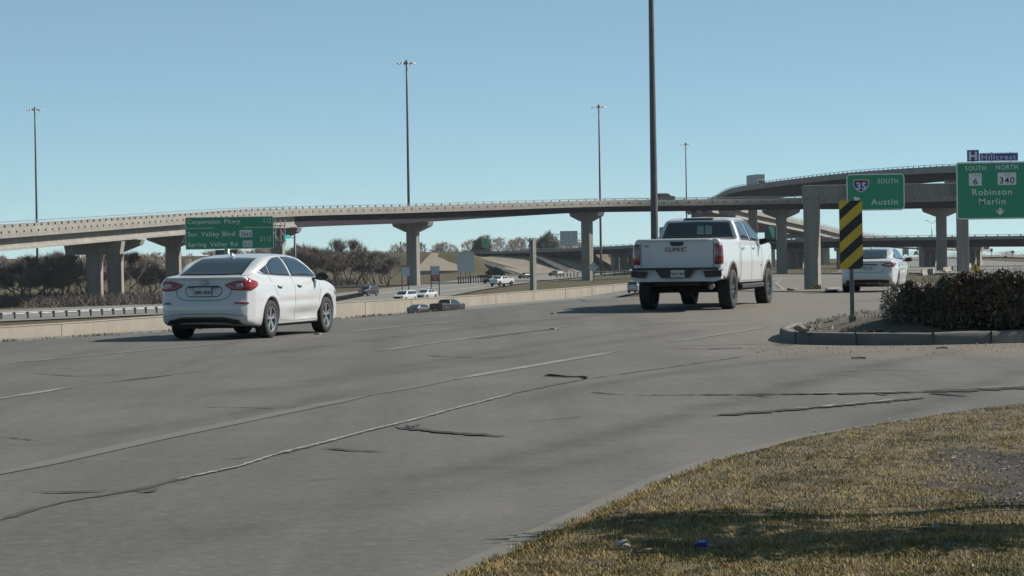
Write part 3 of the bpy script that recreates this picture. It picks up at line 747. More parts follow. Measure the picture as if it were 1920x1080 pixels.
# ------------------------------------------------------------------ straddle bent carrying the signs
DS = 172.0
sb = empty('straddle_bent', (0, 0, 0), 0, 'tall concrete frame with a beam behind the green signs and striped marker at its foot', 'concrete frame')
c = PX(1524, 549, DS); top = PX(1524, 348, DS)[2]; zg = float(zf(c[0], c[1])) - 0.4
print('straddle base', c[2], zg)
mb = MB(); mb.box((c[0], c[1], (top + zg) / 2 - 0.4), (0.92, 1.0, top - zg - 0.8), RAD(-17)); mb.build('column', M['conc_dk'], sb, bevel=0.03)
mb = MB(); e = PX(2160, 549, DS); ze = float(zf(e[0], e[1])) - 0.4
mb.box((e[0], e[1], (top + ze) / 2 - 0.4), (1.1, 1.1, top - ze - 0.8), RAD(12)); mb.build('column', M['conc_dk'], sb, bevel=0.03)
mb = MB(); mb.box(((c[0] + e[0]) / 2, c[1] + 0.1, top - 0.40), (e[0] - c[0] + 1.1, 1.25, 0.82)); mb.build('beam', M['conc_dk'], sb, bevel=0.03)
mb = MB()
for z in np.arange(zg + 0.9, top - 1.0, 0.62): mb.box((c[0], c[1], z), (0.945, 1.025, 0.018), RAD(-17))
mb.build('formwork_lines', M['conc'], sb)

# ------------------------------------------------------------------ highways on the low ground
def px_sheet(name, near, far, mat, z=0.05, n=60, m=10):
    xs = np.linspace(near[0][0], near[-1][0], n); fx = np.linspace(far[0][0], far[-1][0], n)
    A = np.array([ghit(x, np.interp(x, *zip(*near))) for x in xs]); B = np.array([ghit(x, np.interp(x, *zip(*far))) for x in fx])
    k = np.linspace(0, 1, m)[None, :, None]
    G = A[:, None, :] * (1 - k) + B[:, None, :] * k
    o = link(name, grid_mesh(G[:, :, 0], G[:, :, 1], zf(G[:, :, 0], G[:, :, 1]) + z, name), None, mat, True)
    return tag(o, kind='structure')
px_sheet('highway', [(-60, 606), (300, 590), (560, 582), (700, 571), (830, 558), (900, 544), (1000, 528), (1120, 517), (1210, 510)],
    [(-60, 584), (300, 570), (560, 559), (640, 549), (770, 536), (880, 523), (1000, 515), (1120, 508), (1210, 503)], M['highway'])
# carriageway in front of the wall
A = []; 
for s in np.linspace(-40, 330, 60):
    q = WA + WD * s; A.append([q - WN * 0.6, q - WN * 4, q - WN * 8, q - WN * 12, q - WN * 17])
A = np.array(A)
o = link('highway', grid_mesh(A[:, :, 0], A[:, :, 1], zf(A[:, :, 0], A[:, :, 1]) + 0.05, 'highway'), None, M['highway'], True); tag(o, kind='structure')
# continuation of the road under the interchange and the far carriageways at the right
px_sheet('road', [(1380, 546), (1500, 548), (1620, 547), (1700, 545)], [(1340, 516), (1500, 514), (1620, 513), (1700, 512)], M['road'], z=0.03)
px_sheet('highway', [(1560, 512.5), (1700, 512), (1820, 514), (1990, 517)], [(1600, 498), (1730, 478), (1800, 486), (1990, 496)], M['highway'], z=0.08)
px_sheet('highway', [(1800, 484), (1880, 483), (1990, 487)], [(1800, 478.5), (1880, 478), (1990, 480)], M['highway'], z=0.3)
px_ribbon('kerb_line', [(1490, 545), (1466, 541), (1455, 533), (1462, 526), (1490, 521), (1510, 520)], 0.35, M['conc'], z=0.08)
px_ribbon('kerb_line', [(1541, 540), (1556, 541), (1566, 547), (1560, 549), (1541, 549)], 0.5, M['conc'], z=0.10)
px_ribbon('lane_line', [(1100, 522), (900, 538), (800, 550)], 0.3, M['signwhite'], z=0.08)
px_ribbon('lane_line', [(1150, 514), (950, 524), (800, 541), (600, 562)], 0.35, M['signwhite'], z=0.08)

# ------------------------------------------------------------------ guard rails and barriers
def guardrail(pts, label, post_step=1.9, h=0.75, rail=M['galv'], group='guardrails along the lower highway', thick=0.30, maxposts=60):
    P = np.array([p for p in pts], float); seg = np.linalg.norm(np.diff(P[:, :2], axis=0), axis=1); L = np.concatenate([[0], np.cumsum(seg)])
    r = empty('guardrail', (0, 0, 0), 0, label, 'guardrail', group)
    n = max(2, int(L[-1] / 2)); s = np.linspace(0, L[-1], n + 1)
    x = np.interp(s, L, P[:, 0]); y = np.interp(s, L, P[:, 1]); z = zf(x, y)
    mb = MB(); prof = [(-0.02, 0), (0.05, 0.06), (-0.02, 0.13), (0.0, thick / 2), (-0.02, thick - 0.13), (0.05, thick - 0.06), (-0.02, thick), (-0.06, thick), (-0.06, 0)]
    dx = np.gradient(x); dy = np.gradient(y); l = np.hypot(dx, dy); nx, ny = dy / l, -dx / l
    k = len(prof)
    for i in range(n + 1):
        for a, b in prof: mb.v.append((x[i] + nx[i] * a, y[i] + ny[i] * a, z[i] + h - thick + b))
    for i in range(n):
        for j in range(k): mb.f.append((i * k + j, i * k + (j + 1) % k, (i + 1) * k + (j + 1) % k, (i + 1) * k + j)); mb.m.append(0)
    mb.build('rail', rail, r)
    me = MB(); me.box((0, 0, h / 2 - 0.25), (0.16, 0.2, h + 0.45)); me = me.mesh('post'); me.materials.append(M['railpost'])
    for q in np.arange(0.5, L[-1], post_step)[:maxposts]:
        xx, yy = float(np.interp(q, L, P[:, 0])), float(np.interp(q, L, P[:, 1]))
        i = int(np.argmin(np.abs(s - q)))
        o = link('post', me, r); o.location = (xx + nx[i] * 0.10, yy + ny[i] * 0.10, float(zf(xx, yy))); o.rotation_euler = (0, 0, math.atan2(dy[i], dx[i]))
    return r
guardrail([ghit(-30, 600.5), ghit(60, 597), ghit(150, 593.5), ghit(300, 587), ghit(360, 584)], 'galvanised guardrail on dark posts in front of the two left flyover columns', 2.0, 0.85)
guardrail([ghit(628, 566), ghit(655, 561), ghit(680, 556)], 'short bright guardrail end just right of the nearest white sedan', 2.0, 0.8, rail=M['conc'])
guardrail([ghit(858, 533), ghit(900, 530), ghit(948, 525)], 'dark guardrail on close posts below the large blank sign back', 2.2, 1.6, rail=M['railpost'], thick=0.5)
guardrail([ghit(1042, 521), ghit(1085, 519), ghit(1180, 516)], 'far guardrail running behind the tall flyover column beside the overpass bent', 2.6, 1.2, rail=M['conc'], thick=0.4)
def barrier(pts, label, h=0.85):
    P = [np.array(p) for p in pts]; mb = MB()
    for p in P:
        pass
    d = (P[-1] - P[0]); d = d / np.linalg.norm(d[:2]); n = np.array((-d[1], d[0], 0))
    prof = [(-0.30, -0.3), (-0.30, 0.08), (-0.12, 0.35), (-0.08, h), (0.08, h), (0.12, 0.35), (0.30, 0.08), (0.30, -0.3)]
    k = len(prof)
    for p in P:
        for a, b in prof: mb.v.append((p[0] + n[0] * a, p[1] + n[1] * a, float(zf(p[0], p[1])) + b))
    for i in range(len(P) - 1):
        for j in range(k): mb.f.append((i * k + j, i * k + (j + 1) % k, (i + 1) * k + (j + 1) % k, (i + 1) * k + j)); mb.m.append(0)
    mb.f.append(tuple(range(k))); mb.m.append(0); mb.f.append(tuple((len(P) - 1) * k + j for j in range(k))); mb.m.append(0)
    o = mb.build('barrier', M['conc']); tag(o, label, 'barrier', 'concrete barriers beyond the hedge')
for lab, a, b in (('white barrier segment at the foot of the leftmost right-hand bridge column', (1728, 515.5), (1752, 512.5)), ('white barrier segment between two bridge columns above the hedge', (1768, 510), (1786, 507)), ('white barrier segment directly left of the yellow diamond sign', (1810, 503), (1842, 496))):
    barrier([ghit(*a), ghit(*b)], lab, 1.0)
# ------------------------------------------------------------------ vehicles: bodies from smooth distance fields
def poly_sd(poly, A, B):
    """signed distance (negative inside) of points (A,B) to a closed polygon"""
    P = np.array(poly, float); Q = np.roll(P, -1, 0)
    d2 = np.full(A.shape, 1e18); ins = np.zeros(A.shape, bool)
    for (x0, y0), (x1, y1) in zip(P, Q):
        ex, ey = x1 - x0, y1 - y0
        t = np.clip(((A - x0) * ex + (B - y0) * ey) / (ex * ex + ey * ey + 1e-12), 0, 1)
        d2 = np.minimum(d2, (A - x0 - t * ex) ** 2 + (B - y0 - t * ey) ** 2)
        if y0 != y1:
            c = ((y0 > B) != (y1 > B)) & (A < (x1 - x0) * (B - y0) / (y1 - y0) + x0)
            ins ^= c
    d = np.sqrt(d2)
    return np.where(ins, -d, d)
def smax(a, b, k): 
    h = np.clip(0.5 - 0.5 * (b - a) / k, 0, 1); return b * (1 - h) + a * h + k * h * (1 - h)
def smin(a, b, k): return -smax(-a, -b, k)

def surface_nets(Fv, org, h):
    S = Fv < 0
    nx, ny, nz = Fv.shape
    cs = np.zeros((nx - 1, ny - 1, nz - 1), np.int8)
    for i in (0, 1):
        for j in (0, 1):
            for k in (0, 1): cs += S[i:nx - 1 + i, j:ny - 1 + j, k:nz - 1 + k]
    act = (cs > 0) & (cs < 8)
    ids = -np.ones(act.shape, np.int64); ids[act] = np.arange(act.sum())
    acc = np.zeros(act.shape + (3,)); cnt = np.zeros(act.shape)
    cor = [(i, j, k) for i in (0, 1) for j in (0, 1) for k in (0, 1)]
    for a in cor:
        for ax in range(3):
            if a[ax]: continue
            b = list(a); b[ax] = 1
            sl = lambda c: Fv[c[0]:nx - 1 + c[0], c[1]:ny - 1 + c[1], c[2]:nz - 1 + c[2]]
            fa, fb = sl(a), sl(b); cr = (fa < 0) != (fb < 0)
            t = np.where(cr, fa / np.where(cr, fa - fb, 1), 0)
            for q in range(3): acc[..., q] += np.where(cr, a[q] + (t if q == ax else 0), 0)
            cnt += cr
    I = np.argwhere(act)
    V = (I + acc[act] / cnt[act][:, None]) * h + org
    faces = []
    for ax in range(3):
        sa = [slice(None)] * 3; sb = [slice(None)] * 3
        sa[ax] = slice(0, -1); sb[ax] = slice(1, None)
        A, B = S[tuple(sa)], S[tuple(sb)]
        cr = A != B
        E = np.argwhere(cr); o1, o2 = [(1, 2), (2, 0), (0, 1)][ax]
        ok = (E[:, o1] > 0) & (E[:, o2] > 0) & (E[:, o1] < Fv.shape[o1] - 1) & (E[:, o2] < Fv.shape[o2] - 1)
        E = E[ok]; fl = A[tuple(E.T)]
        q = []
        for d1, d2 in ((-1, -1), (0, -1), (0, 0), (-1, 0)):
            c = E.copy(); c[:, o1] += d1; c[:, o2] += d2; q.append(ids[tuple(c.T)])
        q = np.stack(q, -1); q[~fl] = q[~fl][:, ::-1]
        faces.append(q)
    return V, np.vstack(faces)

class Body:
    """builds a car body mesh from side, plan and end outlines"""
    def __init__(s, fn, bounds, h):
        (x0, x1), (y0, y1), (z0, z1) = bounds
        xs = np.arange(x0, x1 + h, h); ys_ = np.arange(y0, y1 + h, h); zs_ = np.arange(z0, z1 + h, h)
        Xg, Yg, Zg = xs[:, None, None], ys_[None, :, None], zs_[None, None, :]
        s.V, s.F = surface_nets(fn(xs, ys_, zs_), np.array((x0, y0, z0)), h)
        s.bvh = BVHTree.FromPolygons([tuple(v) for v in s.V.tolist()], s.F.tolist())
    def build(s, name, mats, parent, assign=None):
        me = np_mesh(s.V, s.F, name); o = link(name, me, parent, mats, True)
        if assign is not None:
            c = s.V[s.F].mean(1); me.polygons.foreach_set('material_index', assign(c).astype(np.int32))
        return o
    def snap(s, p, off):
        co, no, i, d = s.bvh.find_nearest(Vector([float(c) for c in p]))
        return co + no * off
    def patch(s, name, mat, parent, rowA, rowB, nu=14, nv=6, off=0.005, cast=None, bulge=0.0):
        """surface skin between two edge curves, laid on the body"""
        def res(row, n):
            P = np.array(row, float); L = np.concatenate([[0], np.cumsum(np.linalg.norm(np.diff(P, axis=0), axis=1))])
            t = np.linspace(0, L[-1], n); return np.stack([np.interp(t, L, P[:, k]) for k in range(3)], -1)
        A, B = res(rowA, nu), res(rowB, nu)
        mb = MB()
        for i in range(nu):
            for j in range(nv):
                t = j / (nv - 1); p = A[i] * (1 - t) + B[i] * t
                ed = 4 * t * (1 - t) * bulge
                if cast is not None:
                    d = Vector(cast).normalized(); hit = s.bvh.ray_cast(Vector([float(c) for c in p]) - d * 1.2, d)
                    v = hit[0] + hit[1] * (off + ed) if hit[0] is not None else s.snap(p, off + ed)
                else: v = s.snap(p, off + ed)
                mb.v.append(tuple(v))
        for i in range(nu - 1):
            for j in range(nv - 1):
                a = i * nv + j; mb.f.append((a, a + 1, a + nv + 1, a + nv)); mb.m.append(0)
        me = mb.mesh(name, recalc=False)
        o = link(name, me, parent, mat, True)
        sm = o.modifiers.new('solid', 'SOLIDIFY'); sm.thickness = 0.006; sm.offset = 0
        return o
    def line(s, name, mat, parent, pts, width=0.008, off=0.002, cast=None):
        """thin panel gap following the surface"""
        P = np.array(pts, float); L = np.concatenate([[0], np.cumsum(np.linalg.norm(np.diff(P, axis=0), axis=1))])
        n = max(4, int(L[-1] / 0.05)); t = np.linspace(0, L[-1], n)
        Q = []
        for k in t:
            p = [np.interp(k, L, P[:, c]) for c in range(3)]
            if cast is not None:
                d = Vector(cast).normalized(); hit = s.bvh.ray_cast(Vector([float(c) for c in p]) - d * 1.2, d)
                Q.append(hit[0] + hit[1] * off if hit[0] is not None else s.snap(p, off))
            else: Q.append(s.snap(p, off))
        mb = MB(); mb.tube(Q, width / 2, 5)
        return mb.build(name, mat, parent)

def wheel(parent, x, y, r, wdt, rim_mat, spokes=5, side=1, rimr=0.66, steer=0, twin=True, pw=0.30):
    """local: axis along y, outer face towards side*y"""
    w_ = MB(); w_.lathe([(r * 0.18, -wdt * 0.25), (r * rimr * 0.98, -wdt * 0.25), (r * rimr * 0.98, wdt * 0.10), (r * 0.18, wdt * 0.10)], 32, axis='y', closed=True)
    root = w_.build('wheel', M['under'], parent, True, loc=(x, y, r)); root.rotation_euler = (0, 0, steer + (0 if side > 0 else PI))
    t = MB(); R2 = r * rimr
    t.lathe([(R2, -wdt * 0.46), (R2 + 0.25 * (r - R2), -wdt * 0.50), (r * 0.965, -wdt * 0.47), (r * 0.995, -wdt * 0.38), (r, -wdt * 0.15), (r, wdt * 0.15), (r * 0.995, wdt * 0.38), (r * 0.965, wdt * 0.47), (R2 + 0.25 * (r - R2), wdt * 0.50), (R2, wdt * 0.44)], 48, axis='y', closed=True)
    t.build('tyre', M['tyre'], root, True)
    m = MB(); yo = wdt * 0.40
    m.lathe([(R2 * 0.90, wdt * 0.20), (R2 * 0.93, yo + 0.012), (R2 * 1.01, yo + 0.014), (R2 * 1.02, yo - 0.02), (R2 * 1.0, wdt * 0.1)], 40, axis='y', closed=True)
    m.lathe([(0.001, yo + 0.004), (R2 * 0.16, yo + 0.002), (R2 * 0.19, yo - 0.02), (R2 * 0.19, yo - 0.05)], 20, axis='y')
    for k in range(spokes):
        a = 2 * PI * k / spokes + PI / 2
        prs = (-pw * 0.55, pw * 0.55) if twin else (0,)
        for q in prs:
            a0 = a + q * 0.35; a1 = a + q
            r0, r1 = R2 * 0.14, R2 * 0.94
            wi, wo = R2 * (0.085 if twin else 0.13), R2 * (0.06 if twin else 0.16)
            vs = []
            for rr, aa, ww, yy in ((r0, a0, wi, yo - 0.004), (r1, a1, wo, yo + 0.002)):
                for sg in (-1, 1):
                    for dy in (0, -0.03):
                        vs.append((rr * math.cos(aa) - sg * ww * math.sin(aa), yy + dy, rr * math.sin(aa) + sg * ww * math.cos(aa)))
            m.add(vs, [(0, 2, 6, 4), (1, 5, 7, 3), (0, 4, 5, 1), (2, 3, 7, 6), (0, 1, 3, 2), (4, 6, 7, 5)])
    m.build('rim', rim_mat, root, False)
    return root

def text_obj(name, body, size, mat, parent, loc, rot=(PI / 2, 0, 0), align='LEFT', bold=0.0, extrude=0.0, sx=1.0, space=1.0):
    cu = bpy.data.curves.new('t', 'FONT'); cu.body = body; cu.size = size; cu.align_x = align; cu.align_y = 'BOTTOM_BASELINE' if False else 'TOP_BASELINE' if False else 'BOTTOM'
    cu.align_y = 'TOP_BASELINE'; cu.offset = bold; cu.extrude = extrude; cu.space_character = space; cu.resolution_u = 3
    to = bpy.data.objects.new('t', cu); COL.objects.link(to)
    dg = bpy.context.evaluated_depsgraph_get(); dg.update()
    me = bpy.data.meshes.new_from_object(to.evaluated_get(dg), depsgraph=dg)
    bpy.data.objects.remove(to); bpy.data.curves.remove(cu)
    me.transform(Matrix.Diagonal((sx, 1, 1, 1)))
    o = link(name, me, parent, mat)
    o.location = loc; o.rotation_euler = rot
    return o

# ------------------------------------------------------------------ sedan
def sedan_fn(sp):
    def fn(xs, ys_, zs_):
        Xs, Zs = np.meshgrid(xs, zs_, indexing='ij'); Xp, Yp = np.meshgrid(xs, ys_, indexing='ij'); Yf, Zf = np.meshgrid(ys_, zs_, indexing='ij')
        def mir(h): return [(x, y) for x, y in h] + [(x, -y) for x, y in reversed(h)]
        def mirf(h): return [(y, z) for z, y in h] + [(-y, z) for z, y in reversed(h)]
        lo = smax(smax(poly_sd(sp['side'], Xs, Zs)[:, None, :], poly_sd(mir(sp['plan']), Xp, Yp)[:, :, None], 0.10), poly_sd(mirf(sp['front']), Yf, Zf)[None], 0.05)
        X3, Y3, Z3 = xs[:, None, None], ys_[None, :, None], zs_[None, None, :]
        gr = smax(smax(poly_sd(sp['gside'], Xs, Zs)[:, None, :], poly_sd(mir(sp['gplan']), Xp, Yp)[:, :, None], 0.12), poly_sd(mirf(sp['gfront']), Yf, Zf)[None], 0.07)
        f = smin(lo, gr, sp.get('blend', 0.05))
        # wheel wells
        for ax in sp['axles']:
            cyl = np.sqrt((X3 - ax) ** 2 + (Z3 - sp['r']) ** 2) - (sp['r'] + sp.get('gap', 0.055))
            well = np.maximum(cyl, (sp['w'] / 2 - 0.30) - np.abs(Y3))
            fl = sp.get('flare', 0.012)
            f = f - fl * np.exp(-((cyl - 0.03) / 0.035) ** 2) * (np.abs(Y3) > sp['w'] / 2 - 0.25)
            f = smax(f, -well, 0.012)
        # body side sculpting: a hollow in the lower doors
        for (cx, cz, sx_, sz_, dp) in sp.get('dents', []):
            f = f + dp * np.exp(-((X3 - cx) / sx_) ** 2 - ((Z3 - cz) / sz_) ** 2) * (np.abs(Y3) > 0.5)
        for cutf in sp.get('cuts', []): f = smax(f, -cutf(X3, Y3, Z3), 0.02)
        return f
    return fn

CRUZE = dict(w=1.79, r=0.325, axles=(-1.35, 1.35), L=4.67, H=1.46,
    side=[(-1.95, 0.23), (-2.22, 0.27), (-2.31, 0.36), (-2.345, 0.50), (-2.34, 0.60), (-2.27, 0.70), (-2.235, 0.86), (-2.20, 1.00), (-2.225, 1.055), (-2.17, 1.075), (-1.75, 1.10), (-1.2, 1.05), (-0.4, 1.00), (0.9, 0.96), (1.12, 0.985), (1.45, 0.945), (1.85, 0.86), (2.12, 0.75), (2.26, 0.64), (2.315, 0.50), (2.31, 0.34), (2.22, 0.24), (1.9, 0.20), (-1.7, 0.20)],
    plan=[(-2.36, 0.0), (-2.35, 0.50), (-2.30, 0.66), (-2.20, 0.775), (-2.0, 0.845), (-1.6, 0.89), (-0.6, 0.895), (0.8, 0.895), (1.6, 0.885), (1.95, 0.83), (2.15, 0.73), (2.27, 0.55), (2.34, 0.25), (2.35, 0.0)],
    front=[(0.15, 0.70), (0.22, 0.82), (0.35, 0.865), (0.50, 0.885), (0.68, 0.895), (0.80, 0.885), (0.93, 0.855), (1.0, 0.80), (1.07, 0.745), (1.14, 0.70)],
    gside=[(-2.08, 0.90), (-2.03, 1.045), (-1.72, 1.17), (-1.35, 1.305), (-1.0, 1.395), (-0.60, 1.45), (-0.15, 1.465), (0.25, 1.435), (0.55, 1.365), (1.0, 1.14), (1.38, 0.94), (1.38, 0.85)],
    gplan=[(-2.1, 0.0), (-2.08, 0.50), (-1.8, 0.66), (-1.3, 0.77), (-0.6, 0.83), (0.5, 0.83), (1.0, 0.80), (1.35, 0.66), (1.42, 0.0)],
    gfront=[(0.80, 0.86), (0.95, 0.82), (1.02, 0.80), (1.20, 0.735), (1.33, 0.67), (1.41, 0.59), (1.455, 0.45), (1.475, 0.0)],
    dents=[(0.35, 0.37, 0.85, 0.10, 0.050), (0.1, 0.62, 1.3, 0.06, 0.010)])

def build_sedan(label, sp, h, pos, heading, paint, group=None, cat='car', detail=2, lamps='lampred', rim='alloy', steer=0, wstyle=dict(spokes=5), tail='cruze', glass='sideglass', plate=None):
    root = empty('parked_car' if False else 'sedan', pos, PI / 2 - heading, label, cat, group)
    W = sp['w'] / 2
    B = Body(sedan_fn(sp), ((-2.50 * sp['L'] / 4.67, 2.50 * sp['L'] / 4.67), (-W - 0.12, W + 0.12), (0.08, sp['H'] + 0.10)), h)
    B.build('body', [M[paint], M['under']], root, lambda c: (((c[:, 2] < 0.215) | ((np.abs(c[:, 1]) < W - 0.085) & (c[:, 2] < 0.66) & (np.minimum(np.abs(c[:, 0] - sp['axles'][0]), np.abs(c[:, 0] - sp['axles'][1])) < sp['r'] + 0.075)))).astype(int))
    for ax in sp['axles']:
        for sd_ in (-1, 1):
            wheel(root, ax, sd_ * (W - 0.125), sp['r'], 0.215, M[rim], side=sd_, steer=(steer if ax > 0 else 0), **wstyle)
    k = sp['L'] / 4.67; kz = sp['H'] / 1.46
    def S(x, z, s=-1, y=None): return (x * k, s * (W - 0.12 if y is None else y), z * kz)
    # glass
    P = B.patch
    def R(x, y, z): return (x * k, y * W / 0.895, z * kz)
    P('rear_window', M['glass'], root, [R(-1.93, 0.57, 1.11), R(-1.97, 0.3, 1.10), R(-1.98, 0, 1.10), R(-1.97, -0.3, 1.10), R(-1.93, -0.57, 1.11)],
      [R(-1.10, 0.50, 1.36), R(-1.07, 0.3, 1.385), R(-1.05, 0, 1.39), R(-1.07, -0.3, 1.385), R(-1.10, -0.50, 1.36)], 20, 10)
    P('windscreen', M['glass'], root, [R(1.17, 0.66, 1.03), R(1.28, 0.35, 1.02), R(1.32, 0, 1.02), R(1.28, -0.35, 1.02), R(1.17, -0.66, 1.03)],
      [R(0.48, 0.55, 1.37), R(0.50, 0.3, 1.385), R(0.51, 0, 1.39), R(0.50, -0.3, 1.385), R(0.48, -0.55, 1.37)], 16, 8)
    for s_ in (-1, 1):
        c = (0, -s_, 0)
        P('front_side_window', M[glass], root, [S(-0.17, 1.055, s_), S(0.3, 1.045, s_), S(0.99, 1.03, s_)], [S(-0.30, 1.385, s_), S(0.02, 1.385, s_), S(0.33, 1.345, s_), S(0.62, 1.235, s_), S(0.93, 1.075, s_)], 18, 7, cast=c)
        P('rear_side_window', M[glass], root, [S(-1.13, 1.085, s_), S(-0.8, 1.075, s_), S(-0.26, 1.06, s_)], [S(-1.17, 1.255, s_), S(-0.97, 1.325, s_), S(-0.72, 1.37, s_), S(-0.39, 1.385, s_)], 16, 7, cast=c)
        P('quarter_window', M[glass], root, [S(-1.37, 1.11, s_), S(-1.28, 1.10, s_), S(-1.17, 1.09, s_)], [S(-1.50, 1.165, s_), S(-1.38, 1.205, s_), S(-1.21, 1.25, s_)], 8, 5, cast=c)
        if detail:
            B.line('window_trim', M['chrome'], root, [S(-1.55, 1.13, s_), S(-1.40, 1.095, s_), S(-0.8, 1.065, s_), S(0.3, 1.03, s_), S(1.0, 1.015, s_)], 0.014, 0.003, cast=c)
            for d in ([(-0.21, 1.04), (-0.22, 0.75), (-0.20, 0.42), (-0.16, 0.28)], [(0.98, 1.0), (1.02, 0.8), (0.98, 0.6), (0.96, 0.30)], [(-1.23, 1.06), (-1.16, 0.85), (-1.03, 0.72)], [(-0.98, 0.30), (-0.2, 0.27), (0.95, 0.27)]):
                B.line('panel_gap', M['seam'], root, [S(x, z, s_) for x, z in d], 0.009, -0.001, cast=c)
            for hx in (-0.92, 0.02):
                h_ = P('door_handle', M[paint], root, [S(hx - 0.10, 0.875, s_), S(hx + 0.10, 0.865, s_)], [S(hx - 0.10, 0.905, s_), S(hx + 0.10, 0.895, s_)], 8, 4, off=0.018, cast=c)
                P('handle_recess', M['trim'], h_, [S(hx - 0.09, 0.845, s_), S(hx + 0.07, 0.838, s_)], [S(hx - 0.09, 0.880, s_), S(hx + 0.07, 0.875, s_)], 8, 4, off=0.003, cast=c)
            P('side_skirt', M['trim'], root, [S(-0.95, 0.205, s_), S(0.95, 0.205, s_)], [S(-0.95, 0.235, s_), S(0.95, 0.235, s_)], 12, 3, off=0.004, cast=c)
        # mirror
        if detail:
            mb = MB(); n0 = 12
            pts = []
            for i in range(7):
                t = i / 6; rr = 0.075 * math.sin(PI * (0.12 + 0.80 * t)) ** 0.5
                pts.append((0.9 * k - 0.02 - 0.02 * t, s_ * (W - 0.04 + 0.24 * t), 1.02 * kz + 0.015 * t, rr))
            for i, (x, y, z, rr) in enumerate(pts):
                for j in range(n0):
                    a = 2 * PI * j / n0; mb.v.append((x + rr * 0.75 * math.cos(a), y, z + rr * math.sin(a)))
            for i in range(6):
                for j in range(n0):
                    mb.f.append((i * n0 + j, i * n0 + (j + 1) % n0, (i + 1) * n0 + (j + 1) % n0, (i + 1) * n0 + j)); mb.m.append(0)
            mb.f.append(tuple(range(n0))); mb.m.append(0); mb.f.append(tuple(6 * n0 + j for j in range(n0))[::-1]); mb.m.append(0)
            mb.box((0.9 * k, s_ * (W - 0.06), 0.99 * kz), (0.08, 0.14, 0.03))
            mb.build('wing_mirror', M['trim'], root, True)
    # tail
    if tail == 'cruze':
        for s_ in (-1, 1):
            c = (0.80, -s_ * 0.60, 0)
            P('tail_lamp', M[lamps], root, [(-2.27, s_ * 0.385, 0.925), (-2.25, s_ * 0.52, 0.845), (-2.20, s_ * 0.66, 0.825), (-2.10, s_ * 0.80, 0.835), (-1.94, s_ * 0.86, 0.895)],
              [(-2.26, s_ * 0.385, 0.945), (-2.22, s_ * 0.52, 0.985), (-2.17, s_ * 0.66, 1.000), (-2.07, s_ * 0.76, 1.005), (-1.90, s_ * 0.83, 0.985)], 22, 7, off=0.010, bulge=0.012)
            l = P('reversing_lens', M['lampclear'], root, [(-2.24, s_ * 0.60, 0.885), (-2.20, s_ * 0.70, 0.885)], [(-2.22, s_ * 0.59, 0.945), (-2.18, s_ * 0.69, 0.945)], 6, 5, off=0.026)
            P('rear_reflector', M['lampdk'], root, [(-2.30, s_ * 0.56, 0.605), (-2.25, s_ * 0.68, 0.60), (-2.18, s_ * 0.78, 0.60)], [(-2.28, s_ * 0.60, 0.635), (-2.24, s_ * 0.69, 0.635), (-2.16, s_ * 0.79, 0.635)], 8, 4, off=0.005)
            if detail: 
                B.line('panel_gap', M['seam'], root, [(-2.26, s_ * 0.50, 0.855), (-2.26, s_ * 0.49, 0.76), (-2.27, s_ * 0.42, 0.70), (-2.28, s_ * 0.30, 0.672), (-2.29, 0.0, 0.662)], 0.011, 0.0)
                B.line('panel_gap', M['seam'], root, [(-2.22, s_ * 0.60, 1.00), (-2.0, s_ * 0.70, 1.07), (-1.90, s_ * 0.68, 1.09)], 0.008, 0.0)
                B.line('bumper_crease', M['seam'], root, [(-2.2, s_ * 0.74, 0.40), (-2.27, s_ * 0.60, 0.425), (-2.3, s_ * 0.40, 0.44), (-2.31, 0, 0.445)], 0.012, -0.002)
        B.line('plate_recess_edge', M['seam'], root, [(-2.25, 0.31, 0.90), (-2.25, 0.345, 0.83), (-2.26, 0.28, 0.735), (-2.27, -0.28, 0.735), (-2.25, -0.345, 0.83), (-2.25, -0.31, 0.90), (-2.25, 0.31, 0.90)], 0.014, 0.0)
        mb = MB(); mb.box((-2.262, 0, 0.905), (0.04, 0.56, 0.022)); mb.build('boot_handle', M['seam'], root, bevel=0.005)
        mb = MB()     # bow-tie shaped badge
        mb.prism([(-0.075, -0.018), (-0.028, -0.018), (-0.028, -0.032), (0.028, -0.032), (0.028, -0.018), (0.075, -0.018), (0.075, 0.018), (0.028, 0.018), (0.028, 0.032), (-0.028, 0.032), (-0.028, 0.018), (-0.075, 0.018)], -0.008, 0.008, xf=lambda x, y, z: (-2.245 + y, x, 0.975 + z))
        mb.build('badge', M['rail'], root)
        P('rear_valance', M['trim'], root, [(-2.22, 0.70, 0.235), (-2.3, 0.4, 0.24), (-2.32, 0, 0.24), (-2.3, -0.4, 0.24), (-2.22, -0.70, 0.235)], [(-2.28, 0.64, 0.33), (-2.31, 0.4, 0.385), (-2.33, 0, 0.385), (-2.31, -0.4, 0.385), (-2.28, -0.64, 0.33)], 20, 5, off=0.008)
        P('bumper_lip', M[paint], root, [(-2.3, 0.60, 0.395), (-2.33, 0.3, 0.40), (-2.34, 0, 0.40), (-2.33, -0.3, 0.40), (-2.3, -0.60, 0.395)], [(-2.3, 0.62, 0.42), (-2.33, 0.3, 0.425), (-2.34, 0, 0.425), (-2.33, -0.3, 0.425), (-2.3, -0.62, 0.42)], 20, 3, off=0.016)
        pz, px_ = 0.815, -2.285
    else:
